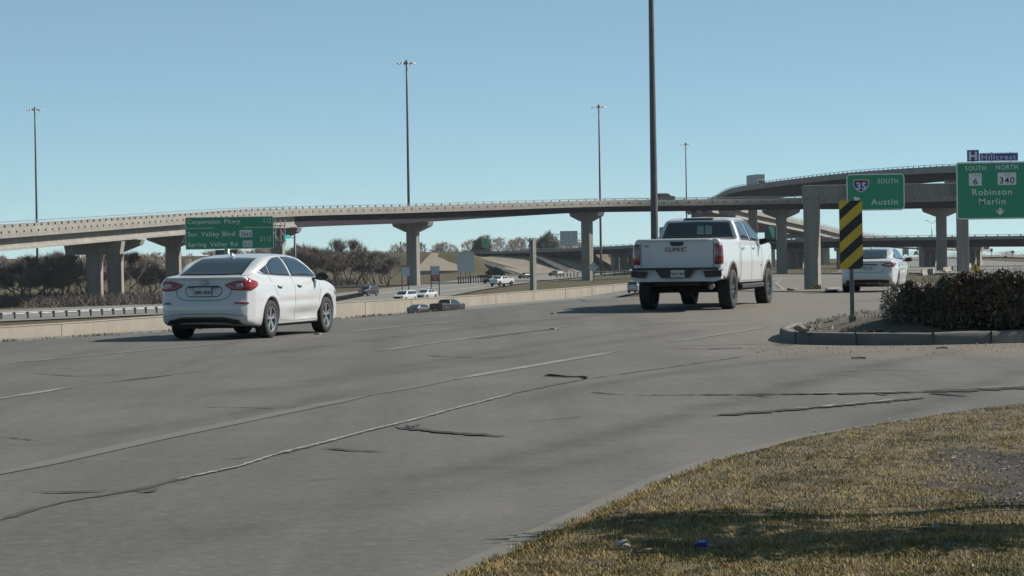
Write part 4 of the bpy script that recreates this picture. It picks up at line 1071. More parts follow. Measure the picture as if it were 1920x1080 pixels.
        for s_ in (-1, 1):
            P('tail_lamp', M[lamps], root, [R(-2.27, s_ * 0.43, 0.885), R(-2.22, s_ * 0.62, 0.815), R(-2.12, s_ * 0.80, 0.825), R(-1.95, s_ * 0.87, 0.90)],
              [R(-2.26, s_ * 0.43, 0.915), R(-2.20, s_ * 0.62, 0.945), R(-2.10, s_ * 0.78, 0.95), R(-1.95, s_ * 0.86, 0.935)], 18, 6, off=0.010, bulge=0.012)
            l = P('reversing_lens', M['lampclear'], root, [R(-2.25, s_ * 0.54, 0.868), R(-2.19, s_ * 0.70, 0.868)], [R(-2.24, s_ * 0.54, 0.895), R(-2.18, s_ * 0.70, 0.895)], 6, 4, off=0.026)
            if detail: B.line('panel_gap', M['seam'], root, [R(-2.26, s_ * 0.55, 0.84), R(-2.27, s_ * 0.50, 0.70), R(-2.29, s_ * 0.40, 0.655), R(-2.30, 0, 0.65)], 0.011, 0.0)
        P('rear_valance', M['trim'], root, [R(-2.25, 0.66, 0.26), R(-2.3, 0.4, 0.26), R(-2.32, 0, 0.26), R(-2.3, -0.4, 0.26), R(-2.25, -0.66, 0.26)], [R(-2.28, 0.68, 0.40), R(-2.31, 0.4, 0.42), R(-2.33, 0, 0.42), R(-2.31, -0.4, 0.42), R(-2.28, -0.68, 0.40)], 20, 5, off=0.008)
        mb = MB(); mb.box((-2.262 * k, 0, 0.90 * kz), (0.03, 0.62, 0.03)); mb.build('boot_trim', M['seam'], root, bevel=0.005)
        pz, px_ = 0.80 * kz, -2.285 * k
    pl = MB(); pl.box((px_ + 0.005, 0, pz), (0.012, 0.305, 0.152)); po = pl.build('number_plate', M['plate'], root, bevel=0.003)
    if plate: text_obj('plate_characters', plate, 0.082, M['ink'], po, (px_ - 0.004, 0, pz - 0.035), (PI / 2, 0, -PI / 2), 'CENTER', 0.002)
    # nose
    for s_ in (-1, 1):
        P('headlamp', M['lampclear'], root, [R(2.18, s_ * 0.50, 0.60), R(2.10, s_ * 0.70, 0.62), R(1.85, s_ * 0.84, 0.70)], [R(2.14, s_ * 0.50, 0.68), R(2.05, s_ * 0.70, 0.71), R(1.80, s_ * 0.83, 0.76)], 10, 5, off=0.006)
    P('grille', M['trim'], root, [R(2.30, 0.42, 0.30), R(2.33, 0, 0.30), R(2.30, -0.42, 0.30)], [R(2.25, 0.42, 0.58), R(2.28, 0, 0.60), R(2.25, -0.42, 0.58)], 10, 6, off=0.006)
    if detail:
        mb = MB(); mb.prism([(-0.10, 0), (0.09, 0), (-0.02, 0.055), (-0.07, 0.06)], -0.022, 0.022, xf=lambda x, y, z: (x - 0.92, y * (1 - z * 6), z + (1.41 if tail == 'cruze' else 1.43))); mb.build('roof_antenna', M[paint], root, bevel=0.008)
        # underbody: exhaust box and axle so that daylight under the car is broken up
        mb = MB(); mb.box((-1.95, 0.35, 0.26), (0.45, 0.5, 0.14)); mb.tube([(-1.7, 0.1, 0.22), (1.2, 0.1, 0.2)], 0.04); mb.box((-1.35 * k, 0, 0.27), (0.12, 1.4, 0.10)); mb.box((1.35 * k, 0, 0.25), (0.3, 1.3, 0.14)); mb.box((0, 0, 0.21), (3.2, 1.3, 0.06))
        mb.build('underbody', M['under'], root)
    return root

def place(px, py, off_x, off_y, heading):
    """world position of a car origin such that local point (off_x,off_y) on the ground stands at photo pixel (px,py)"""
    g = ghit(px, py); c, s = math.sin(heading), math.cos(heading)   # forward
    fx, fy = c, s; lx, ly = -s, c                                     # left
    return np.array((g[0] - fx * off_x - lx * off_y, g[1] - fy * off_x - ly * off_y, g[2]))

p = place(506, 633.5, -1.35, -0.83, RAD(16.5)); p[2] = 0.0
cruze = build_sedan('nearest white sedan, driving away at left below the long green distance sign', CRUZE, 0.0165, p, RAD(16.5), 'white_paint', plate='LMB-4561', glass='sideglass')

FUSION = dict(CRUZE); 
def sc2(pl, a, b): return [(x * a, y * b) for x, y in pl]
kL, kW, kH = 4.87 / 4.67, 1.852 / 1.79, 1.475 / 1.46
FUSION.update(w=1.852, r=0.335, axles=(-1.41, 1.44), L=4.87, H=1.475,
    side=[(-1.95 * kL, 0.25), (-2.22 * kL, 0.30), (-2.31 * kL, 0.42), (-2.335 * kL, 0.56), (-2.28 * kL, 0.66), (-2.235 * kL, 0.86), (-2.20 * kL, 0.975), (-2.24 * kL, 1.015), (-2.17 * kL, 1.035)] + sc2(CRUZE['side'][10:], kL, kH),
    plan=sc2(CRUZE['plan'], kL, kW), front=[(z * kH, y * kW) for z, y in CRUZE['front']], gside=sc2(CRUZE['gside'], kL, kH), gplan=sc2(CRUZE['gplan'], kL, kW), gfront=[(z * kH, y * kW) for z, y in CRUZE['gfront']],
    dents=[(0.05, 0.40, 1.2, 0.10, 0.024), (0.0, 0.70, 1.3, 0.05, 0.012)])
p = place(1584, 548.5, -1.41, 0.86, RAD(14)); 
print('fusion', p)
build_sedan('white sedan seen between the striped marker and the hedge, driving away', FUSION, 0.026, p, RAD(14), 'white_paint', detail=2, lamps='lampdk', tail='other', plate='8SX 219', glass='sideglass')

# ------------------------------------------------------------------ pickup
def prism_fn(side, plan, front, k1=0.06, k2=0.12):
    def g(xs, ys_, zs_):
        Xs, Zs = np.meshgrid(xs, zs_, indexing='ij'); Xp, Yp = np.meshgrid(xs, ys_, indexing='ij'); Yf, Zf = np.meshgrid(ys_, zs_, indexing='ij')
        mir = [(x, y) for x, y in plan] + [(x, -y) for x, y in reversed(plan)]; mf = [(y, z) for z, y in front] + [(-y, z) for z, y in reversed(front)]
        return smax(smax(poly_sd(side, Xs, Zs)[:, None, :], poly_sd(mir, Xp, Yp)[:, :, None], k1), poly_sd(mf, Yf, Zf)[None], k2)
    return g
def build_pickup(label, h, pos, heading, paint, detail=2, group=None, scale=1.0, plate='FXH 1862', rim='darkalloy', lam='lampdk', badge=True):
    root = empty('pickup_truck', pos, PI / 2 - heading, label, 'pickup truck', group); root.scale = (scale,) * 3
    W = 1.0; r = 0.425; AX = (-1.95, 2.10)
    lower = prism_fn([(-3.02, 0.80), (-3.02, 1.50), (-2.99, 1.535), (-1.02, 1.515), (-0.9, 1.50), (0.6, 1.45), (1.72, 1.40), (1.80, 1.47), (2.5, 1.45), (2.90, 1.38), (3.0, 1.25), (3.04, 0.60), (2.9, 0.48), (1.2, 0.50), (-1.0, 0.52), (-1.1, 0.62), (-2.5, 0.66), (-3.0, 0.72)],
        [(-3.04, 0.0), (-3.03, 0.94), (-2.95, 0.995), (2.2, 1.005), (2.7, 0.97), (2.95, 0.87), (3.06, 0.70), (3.08, 0.0)],
        [(0.40, 0.90), (0.55, 0.965), (0.80, 0.992), (1.0, 1.002), (1.12, 1.001), (1.22, 0.995), (1.32, 0.984), (1.40, 0.970), (1.46, 0.955), (1.52, 0.925), (1.60, 0.90)])
    cab = prism_fn([(-0.98, 1.2), (-0.97, 1.50), (-0.80, 1.93), (-0.70, 1.985), (-0.2, 2.02), (0.5, 2.01), (0.85, 1.94), (1.35, 1.68), (1.78, 1.42), (1.78, 1.2)],
        [(-1.0, 0.0), (-0.98, 0.90), (-0.85, 0.95), (0.9, 0.95), (1.5, 0.90), (1.85, 0.60), (1.9, 0.0)],
        [(1.2, 0.98), (1.45, 0.945), (1.60, 0.89), (1.80, 0.81), (1.93, 0.74), (2.00, 0.62), (2.035, 0.0)], 0.07, 0.06)
    def fn(xs, ys_, zs_):
        X3, Y3, Z3 = xs[:, None, None], ys_[None, :, None], zs_[None, None, :]
        f = smin(lower(xs, ys_, zs_), cab(xs, ys_, zs_), 0.035)
        bed = np.maximum(np.maximum(np.maximum(X3 + 1.10, -2.93 - X3), np.abs(Y3) - 0.86), 0.95 - Z3)
        f = smax(f, -bed, 0.015)
        gap = np.maximum(np.maximum(np.abs(X3 + 1.035) - 0.014, 0.80 - np.abs(Y3)), 0.5 - Z3) if h < 0.03 else None
        if gap is not None: f = np.maximum(f, -gap)
        for ax in AX:
            cyl = np.sqrt((X3 - ax) ** 2 + (np.maximum(np.abs(Z3 - r) - 0.02, 0)) ** 2) - (r + 0.10)
            f = f - 0.020 * np.exp(-((cyl - 0.05) / 0.05) ** 2) * (np.abs(Y3) > 0.8)
            f = smax(f, -np.maximum(cyl, 0.66 - np.abs(Y3)), 0.012)
        return f
    B = Body(fn, ((-3.15, 3.18), (-1.14, 1.14), (0.36, 2.12)), h)
    B.build('body', [M[paint], M['under']], root, lambda c: ((c[:, 2] < 0.56) | ((np.abs(c[:, 1]) < 0.86) & (c[:, 2] < 0.96) & (np.minimum(np.abs(c[:, 0] - AX[0]), np.abs(c[:, 0] - AX[1])) < r + 0.115)) | ((c[:, 0] > -2.925) & (c[:, 0] < -1.10) & (np.abs(c[:, 1]) < 0.855) & (c[:, 2] < 1.47) & (c[:, 2] > 0.9))).astype(int))
    for ax in AX:
        for sd_ in (-1, 1):
            wheel(root, ax, sd_ * 0.87, r, 0.285, M[rim], side=sd_, spokes=6, rimr=0.60, twin=True, pw=0.34)
            # wheel arch moulding
            pts = []
            for a in np.linspace(RAD(-12), RAD(192), 26):
                pts.append((ax + (r + 0.125) * math.cos(a), sd_ * 1.0, r + 0.02 + (r + 0.125) * math.sin(a)))
            A1 = [(ax + (r + 0.105) * math.cos(a), sd_ * 1.0, r + 0.02 + (r + 0.105) * math.sin(a)) for a in np.linspace(RAD(-4), RAD(184), 26)]
            A2 = [(ax + (r + 0.175) * math.cos(a), sd_ * 1.0, r + 0.02 + (r + 0.175) * math.sin(a)) for a in np.linspace(RAD(-4), RAD(184), 26)]
            B.patch('arch_moulding', M['grey_trim'], root, A1, A2, 28, 4, off=0.014, cast=(0, -sd_, 0))
    P = B.patch
    # rear glass with sliding centre pane
    def RG(y, z): return (-0.97 + (z - 1.50) * 0.40, y, z)
    P('rear_window', M['glass'], root, [RG(0.80, 1.545), RG(0, 1.545), RG(-0.80, 1.545)], [RG(0.685, 1.885), RG(0, 1.90), RG(-0.685, 1.885)], 20, 8, cast=(1, 0, 0))
    if detail > 1:
        for y0, y1 in ((0.015, -0.135), (-0.165, -0.32)):
            P('sliding_pane', M['paleglass'], root, [RG(y0, 1.62), RG(y1, 1.62)], [RG(y0, 1.82), RG(y1, 1.80)], 6, 6, off=0.012, cast=(1, 0, 0))  # pale colour paints the sky seen through the cab
        P('brake_light', M['trim'], root, [(-0.80, 0.33, 1.945), (-0.80, -0.33, 1.945)], [(-0.74, 0.33, 1.985), (-0.74, -0.33, 1.985)], 10, 3, off=0.012, cast=(1, 0, -0.2))
    P('windscreen', M['glass'], root, [(1.74, 0.75, 1.46), (1.80, 0, 1.46), (1.74, -0.75, 1.46)], [(0.93, 0.66, 1.91), (0.95, 0, 1.93), (0.93, -0.66, 1.91)], 12, 8)
    for s_ in (-1, 1):
        c = (0, -s_, 0)
        P('rear_side_window', M['sideglass'], root, [(-0.70, s_, 1.515), (0.22, s_, 1.495)], [(-0.58, s_, 1.88), (-0.4, s_, 1.90), (0.10, s_, 1.91)], 12, 7, cast=c)
        P('front_side_window', M['sideglass'], root, [(0.33, s_, 1.49), (1.30, s_, 1.475)], [(0.20, s_, 1.91), (0.55, s_, 1.905), (0.80, s_, 1.86), (1.22, s_, 1.62)], 14, 7, cast=c)
        if detail > 1:
            B.line('window_seal', M['trim'], root, [(-0.76, s_, 1.50), (0.3, s_, 1.478), (1.36, s_, 1.46), (1.2, s_, 1.66), (0.83, s_, 1.89), (0.5, s_, 1.93), (-0.45, s_, 1.925), (-0.62, s_, 1.90), (-0.76, s_, 1.50)], 0.018, 0.002, cast=c)
            for d in ([(0.27, 1.47), (0.27, 0.62)], [(1.42, 1.44), (1.46, 1.1), (1.42, 0.62)], [(-0.88, 1.48), (-0.90, 1.0), (-0.94, 0.62)], [(-0.93, 0.60), (1.42, 0.58)]):
                B.line('panel_gap', M['seam'], root, [(x, s_, z) for x, z in d], 0.012, -0.001, cast=c)
            for hx in (-0.72, 0.47):
                P('door_handle', M['chrome'], root, [(hx - 0.11, s_, 1.285), (hx + 0.11, s_, 1.28)], [(hx - 0.11, s_, 1.325), (hx + 0.11, s_, 1.32)], 8, 4, off=0.022, cast=c)
            P('emblem', M['chrome'], root, [(1.22, s_, 0.90), (1.42, s_, 0.905)], [(1.26, s_, 0.935), (1.42, s_, 0.945)], 5, 3, off=0.006, cast=c)
        # rocker step
        mb = MB(); mb.box((0.25, s_ * 0.93, 0.47), (2.5, 0.16, 0.10)); mb.build('side_step', M['trim'], root, bevel=0.02)
        # tail lamp
        P('tail_lamp', M[lam], root, [(-2.90, s_ * 1.0, 0.99), (-3.0, s_ * 0.97, 0.98), (-3.03, s_ * 0.90, 0.98), (-3.03, s_ * 0.815, 0.98)], [(-2.93, s_ * 0.97, 1.40), (-3.0, s_ * 0.95, 1.42), (-3.03, s_ * 0.88, 1.42), (-3.03, s_ * 0.815, 1.42)], 14, 8, off=0.012, bulge=0.008)
        # tow mirror
        if detail > 1:
            mo = MB(); mo.tube([(1.28, s_ * 0.97, 1.44), (1.25, s_ * 1.12, 1.47), (1.22, s_ * 1.22, 1.50)], [0.075, 0.06, 0.05], 10)
            mm = mo.build('wing_mirror', M['trim'], root, True)
            sh = MB(); sh.box((1.22, s_ * 1.24, 1.63), (0.13, 0.24, 0.37)); sh.build('mirror_shell', M['trim'], mm, bevel=0.035)
            gl = MB(); gl.box((1.150, s_ * 1.235, 1.645), (0.008, 0.185, 0.30)); gl.build('mirror_glass', M['mirrorglass'], mm, bevel=0.01)
    # tailgate
    B.line('panel_gap', M['seam'], root, [(-3.03, 0.79, 1.53), (-3.03, 0.79, 0.90), (-3.03, -0.79, 0.90), (-3.03, -0.79, 1.53)], 0.016, -0.001, cast=(1, 0, 0))
    P('tailgate_crease', M[paint], root, [(-3.05, 0.77, 1.475), (-3.05, -0.77, 1.475)], [(-3.05, 0.77, 1.530), (-3.05, -0.77, 1.530)], 10, 3, off=0.018, cast=(1, 0, 0))
    if detail > 1:
        mb = MB(); mb.prism([(-0.15, 0.035), (-0.13, -0.03), (-0.10, -0.045), (0.10, -0.045), (0.13, -0.03), (0.15, 0.035)], -0.012, 0.012, xf=lambda x, y, z: (-3.045 + y, x, 1.425 + z)); mb.build('tailgate_handle', M['trim'], root, bevel=0.008)
        if badge:
            text_obj('lettering', 'GMC', 0.128, M['badge_dk'], root, (-3.052, 0.02, 1.255), (PI / 2, 0, -PI / 2), 'CENTER', 0.0, 0.006, sx=1.6, space=1.2)
            text_obj('small_badge', 'HD', 0.05, M['badge_dk'], root, (-3.052, 0.66, 1.36), (PI / 2, 0, -PI / 2), 'CENTER', 0.002, 0.003, sx=1.4)
    # bumper with corner steps
    bw = 1.0; Y2 = lambda f: [(x, y) for x, y in f]
    mb = MB()
    prof = [(-0.99, 0.80), (-0.99, 0.66), (-0.72, 0.60), (-0.50, 0.605), (0.50, 0.605), (0.72, 0.60), (0.99, 0.66), (0.99, 0.80), (0.42, 0.86), (0.33, 0.74), (-0.33, 0.74), (-0.42, 0.86)]
    prof = [(-0.98, 0.88), (-0.98, 0.66), (-0.86, 0.615), (0.86, 0.615), (0.98, 0.66), (0.98, 0.88)]
    mb.prism(prof, -0.09, 0.12, xf=lambda x, y, z: (-3.13 + y + 0.09 * max(0, abs(x) - 0.75) / 0.23, x, z)); bp = mb.build('rear_bumper', M[paint], root, bevel=0.02)
    mb = MB(); mb.prism([(-0.44, 0.885), (-0.30, 0.70), (0.30, 0.70), (0.44, 0.885)], -0.02, 0.02, xf=lambda x, y, z: (-3.225 + y, x, z)); mb.build('plate_recess', M['trim'], bp)
    for s_ in (-1, 1):
        mb = MB(); mb.prism([(0.60, 0.84), (0.66, 0.70), (0.985, 0.72), (0.985, 0.85)], -0.02, 0.02, xf=lambda x, y, z: (-3.225 + y + 0.10 * max(0, x - 0.75) / 0.23, s_ * x, z)); mb.build('corner_step', M['trim'], bp)
        mb = MB(); mb.prism([(0.93, 0.86), (0.93, 0.845), (1.0, 0.845), (1.0, 0.90), (0.94, 0.90)], -0.1, 0.12, xf=lambda x, y, z: (-3.11 + y, s_ * x, z)); mb.build('bumper_end_cap', M['chrome'], bp, bevel=0.01)
    mb = MB(); mb.box((-3.12, 0, 0.895), (0.22, 1.9, 0.035)); mb.build('bumper_top_pad', M['trim'], bp, bevel=0.01)
    pl = MB(); pl.box((-3.255, -0.06, 0.785), (0.012, 0.305, 0.152)); po = pl.build('number_plate', M['plate'], root, bevel=0.003)
    if plate: text_obj('plate_characters', plate, 0.082, M['ink'], po, (-3.263, -0.06, 0.755), (PI / 2, 0, -PI / 2), 'CENTER', 0.002)
    # chassis
    mb = MB()
    mb.tube([(-1.95, -0.85, 0.42), (-1.95, 0.85, 0.42)], 0.06); mb.tube([(2.10, -0.85, 0.42), (2.10, 0.85, 0.42)], 0.05)
    mb.box((0, 0.45, 0.58), (5.4, 0.10, 0.16)); mb.box((0, -0.45, 0.58), (5.4, 0.10, 0.16))
    mb.box((-2.2, 0, 0.68), (1.5, 1.3, 0.30)); mb.box((0.6, 0, 0.50), (3.2, 1.5, 0.26)); mb.box((-3.0, 0, 0.58), (0.25, 0.9, 0.12))
    mb.build('chassis', M['under'], root)
    mb = MB(); mb.lathe([(0.001, -0.16), (0.13, -0.14), (0.17, 0), (0.13, 0.14), (0.001, 0.16)], 16); o = mb.build('differential', M['under'], root, True, loc=(-1.95, 0.05, 0.42)); o.rotation_euler = (0, PI / 2, 0)
    mb = MB(); mb.box((-3.16, 0.0, 0.56), (0.16, 0.09, 0.09)); mb.tube([(-3.2, 0.22, 0.58), (-3.2, 0.22, 0.47), (-3.2, 0.12, 0.45)], 0.02, 6); mb.build('tow_hitch', M['under'], root)
    mb = MB(); mb.tube([(-2.2, -0.62, 0.50), (-2.9, -0.68, 0.50), (-3.02, -0.74, 0.48)], 0.045, 10); mb.build('exhaust_tip', M['rail'], root)
    if detail > 1:
        P('front_grille', M['trim'], root, [(3.05, 0.7, 0.85), (3.07, 0, 0.85), (3.05, -0.7, 0.85)], [(3.03, 0.7, 1.28), (3.04, 0, 1.30), (3.03, -0.7, 1.28)], 10, 5, off=0.01)
    for s_ in (-1, 1):
        P('headlamp', M['lampclear'], root, [(2.98, s_ * 0.74, 1.0), (2.88, s_ * 0.93, 1.0)], [(2.96, s_ * 0.74, 1.25), (2.86, s_ * 0.92, 1.24)], 6, 5, off=0.01)
    return root
M['grey_trim'] = simple('textured_grey_moulding', (0.16, 0.155, 0.15), 0.55, var=0.1)
M['badge_dk'] = simple('dark_red_badge', (0.30, 0.035, 0.05), 0.35, 0.0, var=0.2)
M['mirrorglass'] = simple('greenish_mirror_glass', (0.10, 0.18, 0.16), 0.03, 0.6, var=0.1)
p = place(1372, 579, -1.95*1.03, -0.95*1.03, RAD(16.3)); print('truck', p)
build_pickup('large white crew cab pickup driving away in the middle of the road', 0.020, p, RAD(16.3), 'white_paint2', scale=1.03)
# ------------------------------------------------------------------ trees
M['bark'] = simple('grey_brown_bark', (0.19, 0.165, 0.145), 0.95, var=0.3, vscale=3)
M['twig'] = simple('winter_twigs', (0.30, 0.26, 0.235), 0.95, var=0.35, vscale=0.6)
M['twig2'] = simple('reddish_winter_twigs', (0.30, 0.24, 0.215), 0.95, var=0.35, vscale=0.6)
M['evergreen'] = simple('dark_evergreen_leaves', (0.14, 0.145, 0.095), 0.9, var=0.4, vscale=0.8)
def tree_arrays(seed, H, spread=0.45, levels=5, low=0.18, twigw=0.05, ntw=5, multi=3, upright=0.6):
    rng = random.Random(seed); segs = []; tw = []
    def grow(p, d, L, r, lv):
        n = 3; q = p
        for i in range(n):
            d = (d + Vector((rng.gauss(0, .16), rng.gauss(0, .16), rng.gauss(0.05 * upright, .10)))).normalized()
            e = q + d * (L / n); r2 = r * 0.86
            segs.append((q.copy(), e.copy(), r, r2)); q = e; r = r2
            if lv <= 2:
                for _ in range(ntw):
                    dd = (d + Vector((rng.gauss(0, .7), rng.gauss(0, .7), rng.gauss(0.25, .5)))).normalized()
                    l = H * rng.uniform(0.05, 0.13); tw.append((q - d * rng.random() * L / n, dd, l))
        if lv > 0:
            for _ in range(rng.choice((2, 3, 3))):
                a = Vector((rng.gauss(0, 1), rng.gauss(0, 1), rng.gauss(0.2, .4))).normalized()
                nd = (d * (1 - spread) + a * spread + Vector((0, 0, 0.12 * upright))).normalized()
                grow(q, nd, L * rng.uniform(0.62, 0.86), r * 0.72, lv - 1)
    for m in range(multi):
        d = Vector((rng.gauss(0, .28), rng.gauss(0, .28), 1)).normalized()
        grow(Vector((rng.gauss(0, .15), rng.gauss(0, .15), -0.3)), d, H * (low + 0.06 * rng.random()), H * 0.020, levels)
    return segs, tw
def tree_proto(seed, H, leafy=0, **kw):
    segs, tw = tree_arrays(seed, H, **kw)
    zmax = max(max(e.z for _, e, _, _ in segs), 0.1); k = H / zmax
    trunk = MB(); crown = MB()
    big = H * 0.0085
    for a, b, r0, r1 in segs:
        (trunk if r0 > big else crown).tube([a * k, b * k], [max(r0 * k, 0.02), max(r1 * k, 0.018)], 4, cap=False)
    rng = random.Random(seed + 9); w = kw.get('twigw', 0.05)
    for p, d, l in tw:
        s = d.cross(Vector((rng.gauss(0, 1), rng.gauss(0, 1), rng.gauss(0, 1)))).normalized() * w * 0.5
        p = p * k; q = p + d * l * k; m = p + d * l * k * 0.5 + Vector((0, 0, l * 0.05))
        crown.add([p - s, p + s, m + s * 0.6, m - s * 0.6, q], [(0, 1, 2, 3), (3, 2, 4)])
        if leafy:
            for _ in range(leafy):
                c = p + d * l * k * rng.uniform(0.2, 1.1) + Vector((rng.gauss(0, .15), rng.gauss(0, .15), rng.gauss(0, .15)))
                u = Vector((rng.gauss(0, 1), rng.gauss(0, 1), rng.gauss(0, 1))).normalized() * 0.16; v = u.orthogonal().normalized() * 0.11
                crown.add([c - u, c - v, c + u, c + v], [(0, 1, 2, 3)])
    tm = trunk.mesh('trunk', False); tm.materials.append(M['bark'])
    cm = crown.mesh('crown', False); cm.materials.append(M['evergreen'] if leafy else (M['twig2'] if seed % 2 else M['twig']))
    root = bpy.data.objects.new('bare_tree' if not leafy else 'leafy_tree', None)
    return (root.name.split('.')[0], tm, cm, H)
M['brush'] = simple('dark_tangled_brush', (0.14, 0.118, 0.105), 0.95, var=0.4, vscale=0.7)
PT = [tree_proto(s, 8.0, twigw=0.055, ntw=4, multi=3 + s % 2, low=0.16) for s in (11, 12, 13, 14)]
PTtall = [tree_proto(s, 9.0, twigw=0.05, ntw=4, multi=2, low=0.20, spread=0.30, upright=1.3) for s in (21, 22)]
PL = [tree_proto(s, 7.0, leafy=1, twigw=0.05, ntw=6, multi=4, low=0.16) for s in (31, 32)]
def put_tree(proto, px, D, ytop, label, group, ybase=None, wide=1.0, rnd=0.0):
    nm, tm, cm, H = proto
    X = X_at(px, D); yy = math.sqrt(max(D * D, 1)); z = float(zf(X, D)) - 0.1
    top = PX(px, ytop, D)[2]; s = max((top - z) / H, 0.25)
    r = empty(nm, (X, D, z), rnd, label, 'tree', group); r.scale = (s * wide, s * wide, s)
    link('trunk', tm, r); link('crown', cm, r)
    return r
rg = random.Random(5)
left = [(-25, 430, 497), (5, 400, 488), (30, 425, 490), (52, 405, 484), (80, 440, 495), (100, 410, 491), (120, 430, 474), (143, 415, 496), (160, 460, 492), (200, 470, 486), (240, 430, 474), (262, 455, 500), (282, 470, 496)]
for i, (px, D, yt) in enumerate(left):
    pr = PT[2] if i in (3,) else (PTtall[i % 2] if i in (6, 10) else PT[i % 4])
    where = 'left of the far-left mast' if px < 64 else ('between the far-left mast and the first flyover column' if px < 162 else 'between the left flyover columns and the sedan')
    lb = ('broadest bare tree of the left thicket, nearest the flyover deck' if i in (3,) else 'bare tree in the left thicket, ' + where)
    put_tree(pr, px, D, yt, lb, 'bare trees of the left thicket', wide=1.15, rnd=rg.random() * 6)
mid = [(548, 590, 477, 0), (566, 600, 466, 2), (585, 575, 460, 0), (607, 590, 465, 0), (628, 600, 469, 0), (640, 580, 476, 1), (655, 610, 450, 3), (668, 585, 470, 1), (683, 600, 475, 0), (700, 575, 470, 1), (716, 595, 477, 1), (727, 570, 481, 1)]
for i, (px, D, yt, kd) in enumerate(mid):
    pr = {0: PT[0], 1: PT[1 + i % 3], 2: PL[i % 2], 3: PTtall[0]}[kd]
    lb = {2: 'dark leafy tree behind the roof of the nearest sedan', 3: 'tallest bare tree in the clump left of the central flyover column'}.get(kd, 'bare tree in the central clump, ' + ('close beside the sedan roof' if px < 640 else 'on its right half near the grass bank'))
    put_tree(pr, px, D, yt, lb, 'trees of the central clump', wide=0.95, rnd=rg.random() * 6)
# undergrowth below the thickets
def brush(name, pts, n, hmax, label, mat, seed=0, w=0.05):
    rng = np.random.RandomState(seed); P = np.array(pts); V = []; 
    i = rng.randint(0, len(P), n)
    base = P[i] + rng.randn(n, 2) * np.array((3.0, 5.0))
    z = zf(base[:, 0], base[:, 1]) - 0.1
    h = hmax * rng.uniform(0.25, 1, n); lean = rng.randn(n, 2) * 0.9 * h[:, None]; a = rng.rand(n) * PI
    s = np.stack([np.cos(a), np.sin(a)], -1) * w * rng.uniform(0.5, 1.5, n)[:, None]
    A = np.column_stack([base - s, z]); B = np.column_stack([base + s, z]); C_ = np.column_stack([base + lean + s * 0.4, z + h]); D_ = np.column_stack([base + lean - s * 0.4, z + h])
    V = np.stack([A, B, C_, D_], 1).reshape(-1, 3); Fc = np.arange(4 * n).reshape(-1, 4)
    o = link(name, np_mesh(V, Fc, name), None, mat); return tag(o, label, 'brush', kind='stuff')
brush('undergrowth', [(X_at(px, D), D) for px in range(-60, 300, 6) for D in (395, 410, 425)], 9000, 1.8, 'tangled dark undergrowth at the foot of the left thicket', M['brush'], 1, 0.05)
brush('undergrowth', [(X_at(px, D), D) for px in range(535, 640, 6) for D in (590, 600)], 1800, 1.6, 'tangled undergrowth at the foot of the central trees', M['brush'], 2, 0.06)
# far wood on the skyline
def skyline(name, px0, px1, D, ytop, label, n, seed, mat, amp=8):
    rng = random.Random(seed); mb = MB(); N_ = n
    cols = [rng.uniform(px0, px1) for _ in range(max(8, int((px1 - px0) / 9)))]
    env = []
    for c in cols:
        e = float(np.interp(c, [q[0] for q in ytop], [q[1] for q in ytop])); env.append((c, e - rng.uniform(-2.5, amp * 0.45), rng.uniform(6, 14)))
    for c, yt, wd in env:
        d = D + rng.uniform(-25, 25); X = X_at(c, d); zt = PX(c, yt, d)[2]; z0 = float(zf(X, d)); R = wd * d / F
        mb.tube([(X, d, z0), (X, d, (z0 + zt) / 2)], 0.25, 4)
        for _ in range(int(n / len(env))):
            u = rng.random() ** 0.6; a = rng.random() * 2 * PI; hz = rng.uniform(0, 1)
            rr = R * math.sqrt(max(0, 1 - (2 * hz - 0.8) ** 2 * 0.7)) * u
            c3 = Vector((X + rr * math.cos(a), d + rr * math.sin(a), z0 + (zt - z0) * (0.25 + 0.75 * hz)))
            dd = Vector((math.cos(a) * 0.5 + rng.gauss(0, .3), math.sin(a) * 0.5, rng.uniform(0.2, 1))).normalized() * rng.uniform(0.8, 2.0)
            s = dd.orthogonal().normalized() * rng.uniform(0.08, 0.22)
            mb.add([c3 - s, c3 + s, c3 + dd], [(0, 1, 2)])
    o = mb.build(name, mat, recalc=False); return tag(o, label, 'far wood', kind='stuff')
skyline('distant_wood', 735, 1110, 980, [(735, 464), (790, 458), (850, 461), (890, 450), (930, 446), (960, 452), (1000, 450), (1060, 452), (1110, 462)], 'grey brown leafless wood along the skyline beyond the overpass', 9000, 3, M['twig'])
skyline('distant_wood', -60, 560, 900, [(-60, 482), (60, 487), (180, 482), (300, 478), (420, 474), (560, 468)], 'bare wood far behind the left flyover columns', 9000, 4, M['twig2'])
skyline('distant_wood', 1480, 1990, 2200, [(1480, 470), (1600, 472), (1720, 470), (1800, 474), (1990, 470)], 'thin dark tree line on the far right horizon', 3000, 6, M['twig'], 4)
put_tree(PL[0], 902, 960, 448, 'round dark tree on the skyline left of the small green sign', None, wide=0.5)
put_tree(PL[1], 1025, 955, 440, 'round dark tree on the skyline right of the lone column', None, wide=0.6)
for px, D, yt, lb in ((1550, 1300, 480, 'small dark tree far off, between the concrete frame and the striped marker'), (1760, 1250, 470, 'small dark tree far off between the two right-hand bridge columns'), (1826, 1300, 472, 'small dark tree far off, just left of the tiny far signs')):
    put_tree(PL[0], px, D, yt, lb, None, wide=1.4)
o = put_tree(PL[1], 925, 590, 503, 'dark rounded shrub beside the road behind the white oncoming pickup', None, wide=1.1)

